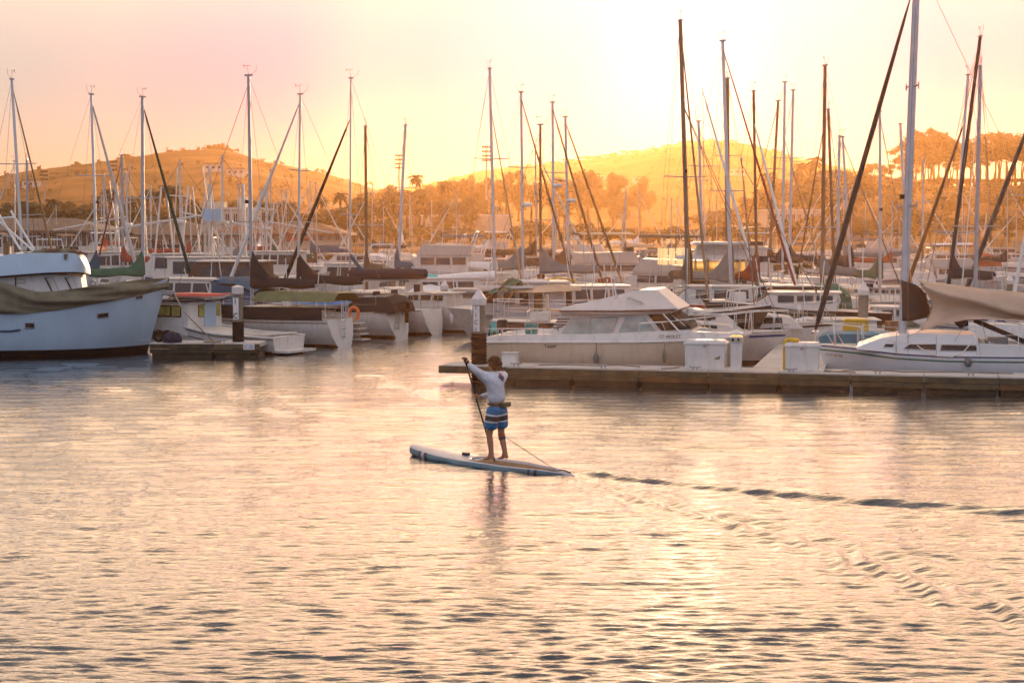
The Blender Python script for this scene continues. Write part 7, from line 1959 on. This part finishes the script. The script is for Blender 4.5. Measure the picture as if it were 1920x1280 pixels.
# sponsor bars on the right shoulder blade
bk = -1
def onback(u, v, dd): return J(u, v, dd)
for k, (cl, o0) in enumerate((('print_red', 0), ('print_navy', 1), ('print_navy', 2))):
    mat('print_red', (.30, .03, .04), .8, var=0); mat('print_navy', (.02, .03, .08), .8, var=0)
    P = [J(935.5 - o0 * 1.1, 700 + o0 * 3.0, -.10), J(937.5 - o0 * 1.1, 698.5 + o0 * 3.0, -.10), J(945.8 - o0 * .6, 707.5 + o0 * 3.0, -.06), J(944.2 - o0 * .6, 709.5 + o0 * 3.0, -.06)]
    # drop the patch onto the shirt surface along the line of sight
    bvh_src = sh
    from mathutils.bvhtree import BVHTree
    if k == 0:
        sm_ = sh.data; bvh = BVHTree.FromPolygons([v.co for v in sm_.vertices], [tuple(p.vertices) for p in sm_.polygons])
    cam_l = Vector((0, 0, CAM_H)) - FO; Q = []
    nseg = 5; rws = []
    for i in range(nseg + 1):
        row = []
        for a_, b_ in ((P[0], P[3]), (P[1], P[2])):
            p = a_ + (b_ - a_) * i / nseg; d_ = (p - cam_l).normalized(); h = bvh.ray_cast(cam_l, d_)
            row.append((h[0] - d_ * .006) if h[0] is not None else p)
        rws.append(row)
    mb = MB(); mb.grid(rws); mb.build('shoulder_print', M_(cl), sh)
# shorts: waist to above the knee, with printed bands
zb = lambda v: J(931, v, 0).z
V = [J(931.5, 758, 0), J(931.5, 770, 0), P3(hipL, 0, .005, -.03), hipL * .45 + kL * .55 , hipL * .20 + kL * .80, P3(hipR, 0, -.005, -.03), hipR * .45 + kR * .55, hipR * .20 + kR * .80]
E = [(0, 1), (1, 2), (2, 3), (3, 4), (1, 5), (5, 6), (6, 7)]
Rr = [(.165, .155), (.17, .165), .132, .124, .128, .132, .124, .128]
sho = skin_mesh('board_shorts', V, E, Rr, None or mat('shorts_tmp', (.02, .12, .35), .8, var=0), man)
ms_ = bpy.data.materials.new('striped_board_shorts'); ms_.use_nodes = True; nt3 = ms_.node_tree; b3 = nt3.nodes['Principled BSDF']; b3.inputs['Roughness'].default_value = .8
tc3 = nt3.nodes.new('ShaderNodeTexCoord'); sp3 = nt3.nodes.new('ShaderNodeSeparateXYZ'); nt3.links.new(tc3.outputs['Object'], sp3.inputs[0])
mr3 = nt3.nodes.new('ShaderNodeMapRange'); z_lo, z_hi = zb(812), zb(754); mr3.inputs['From Min'].default_value = z_lo; mr3.inputs['From Max'].default_value = z_hi
# slight sag of the bands towards the middle seam
sx3 = nt3.nodes.new('ShaderNodeMath'); sx3.operation = 'ABSOLUTE'; nt3.links.new(sp3.outputs[0], sx3.inputs[0]); sy3 = nt3.nodes.new('ShaderNodeMath'); sy3.operation = 'MULTIPLY'; sy3.inputs[1].default_value = .10; nt3.links.new(sx3.outputs[0], sy3.inputs[0])
sa3 = nt3.nodes.new('ShaderNodeMath'); sa3.operation = 'SUBTRACT'; nt3.links.new(sp3.outputs[2], sa3.inputs[0]); nt3.links.new(sy3.outputs[0], sa3.inputs[1]); nt3.links.new(sa3.outputs[0], mr3.inputs[0])
cr3 = nt3.nodes.new('ShaderNodeValToRGB'); cr3.color_ramp.interpolation = 'CONSTANT'; e3 = cr3.color_ramp.elements
fz = lambda v: (zb(v) - z_lo) / (z_hi - z_lo)
e3[0].position = 0; e3[0].color = (.010, .15, .33, 1); e3[1].position = fz(792); e3[1].color = (.55, .6, .62, 1)
for v, c_ in ((789, (.045, .045, .05)), (779.5, (.55, .6, .62)), (776, (.010, .15, .33))):
    k_ = e3.new(fz(v)); k_.color = (*c_, 1)
nt3.links.new(mr3.outputs[0], cr3.inputs[0]); nt3.links.new(cr3.outputs[0], b3.inputs['Base Color'])
nz3 = nt3.nodes.new('ShaderNodeTexNoise'); nz3.inputs['Scale'].default_value = 9; bu3 = nt3.nodes.new('ShaderNodeBump'); bu3.inputs['Distance'].default_value = .02; nt3.links.new(nz3.outputs[0], bu3.inputs['Height']); nt3.links.new(bu3.outputs[0], b3.inputs['Normal'])
sho.data.materials.clear(); sho.data.materials.append(ms_)
# waist pack and belt
mb = MB(); c = J(931.5, 757.5, 0)
mb.tube([c + fwd * (.135 * math.cos(a)) + lft * (.150 * math.sin(a)) + Vector((0, 0, .01 * math.sin(a))) for a in [2 * PI * i / 20 for i in range(21)]], .022, 6); mb.build('belt', mat('belt_olive', (.05, .05, .03), .8, var=.1), man, smooth=60)
mb = MB(); c2_ = c - fwd * .145 - lft * .05; mb.box(c2_, (.10, .22, .085), rz=BA); wp = mb.build('waist_pack', mat('pack_olive', (.07, .07, .04), .8, var=.15), man); bv = wp.modifiers.new('b', 'BEVEL'); bv.width = .03; bv.segments = 3
# hands: palm plus five fingers closed round the shaft
pd0 = haL.copy(); pd1 = haR.copy(); ax = (pd1 - pd0).normalized()
def hand(parent, wrist, grip, axis, side, name='hand'):
    V = [wrist]; E = []; Rr = [.027]
    to = (grip - wrist); pw_ = to.normalized(); nrm = axis.cross(pw_).normalized()
    palm = grip - pw_ * .012 + nrm * side * .026
    V.append((wrist + palm) / 2); V.append(palm); E += [(0, 1), (1, 2)]; Rr += [(.030, .022), (.036, .022)]
    for k, (ln) in enumerate((.9, 1.0, .96, .8)):
        off = axis * (-.033 + .022 * k)
        b0 = palm + off * .8 + pw_ * .01; p1 = palm + off + pw_ * .034 * ln; p2 = grip + off + pw_ * .028 - nrm * side * .006; p3 = grip + off + pw_ * .006 - nrm * side * .026
        i0 = len(V); V += [b0, p1, p2, p3]; E += [(2, i0), (i0, i0 + 1), (i0 + 1, i0 + 2), (i0 + 2, i0 + 3)]; Rr += [.011, .0098, .009, .0078]
    i0 = len(V); V += [palm - axis * .038 - pw_ * .005, grip - axis * .045 - nrm * side * .012, grip - axis * .040 - nrm * side * .028 + pw_ * .012]; E += [(1, i0), (i0, i0 + 1), (i0 + 1, i0 + 2)]; Rr += [.013, .011, .009]
    return skin_mesh(name, V, E, Rr, M_('skin'), parent, sub=1)
hand(man, wrL, haL, ax, 1); hand(man, wrR, haR, ax, -1)
mb = MB(); mb.tube([wrL * .9 + elL * .1 + Vector((0, 0, 0)), wrL * 1.05 - elL * .05], .036, 8); mb.build('wristwatch', M_('black_rubber'), man, smooth=60)
# leash cuff below the right knee and the coiled leash
ck = kR * .80 + aR * .20; dk = (aR - kR).normalized()
mb = MB(); mb.tube([ck - dk * .028, ck + dk * .028], .064, 10); mb.build('leash_cuff', mat('cuff_grey', (.05, .06, .08), .7, var=.1), man, smooth=60)
mb = MB(); mb.tube([ck - dk * .075, ck - dk * .035], .062, 10); mb.build('knee_strap', mat('strap_red', (.45, .08, .04), .7, var=.1), man, smooth=60)
tail = board.matrix_world if False else None
tb_w = Vector((bT.x, bT.y, 0)) + Vector((math.cos(BA), math.sin(BA), 0)) * (.11 * BL) + Vector((0, 0, ztp(.1) + .02))
st_w = FO + ck + Vector((.07, 0, 0)); P = []; 
mid = at(995, 850, 26.9)
for i in range(161):
    t_ = i / 160; c = st_w * (1 - t_) ** 2 + mid * 2 * t_ * (1 - t_) + tb_w * t_ * t_
    cs = .016 * min(1, t_ * 6) * min(1, (1 - t_) * 3); a = t_ * 2 * PI * 30
    P.append(c + Vector((0, math.cos(a) * cs, math.sin(a) * cs)))
mb = MB(); mb.tube(P, .0045, 4); o = mb.build('leash', mat('leash_cord', (.12, .11, .09), .5, var=0), None, smooth=True); tag(o, 'thin coiled ankle leash running from the paddler knee to the board tail', 'leash')
# paddle
top_w = FO + haL; low_w = FO + haR
dirp = (low_w - top_w).normalized()
pt = thing('paddle', 'black-shafted paddle slanting down from the raised hand into the water', 'paddle', tuple(top_w), 0)
zl = (top_w.z + .12) / -dirp.z
mb = MB(); mb.tube([-dirp * .04, dirp * (zl - .05)], .0155, 8); mb.build('shaft', mat('carbon', (.02, .018, .016), .35, var=.05), pt, smooth=60)
mb = MB(); g_ = fwd * .055; mb.tube([-dirp * .045 - g_, -dirp * .055, -dirp * .045 + g_], .016, 6); mb.build('grip', M_('carbon'), pt, smooth=60)
mb = MB(); bs = dirp * (zl - .1); wv = fwd.cross(dirp).normalized()
rws = []
for f, ww in ((0, .015), (.1, .05), (.22, .085), (.36, .09), (.45, .06)): rws.append([bs + dirp * f + wv * ww * q + fwd * (.012 * abs(q)) for q in (-1, 0, 1)])
mb.grid(rws); bl = mb.build('blade', M_('carbon'), pt, smooth=60); bl.modifiers.new('t', 'SOLIDIFY').thickness = .008
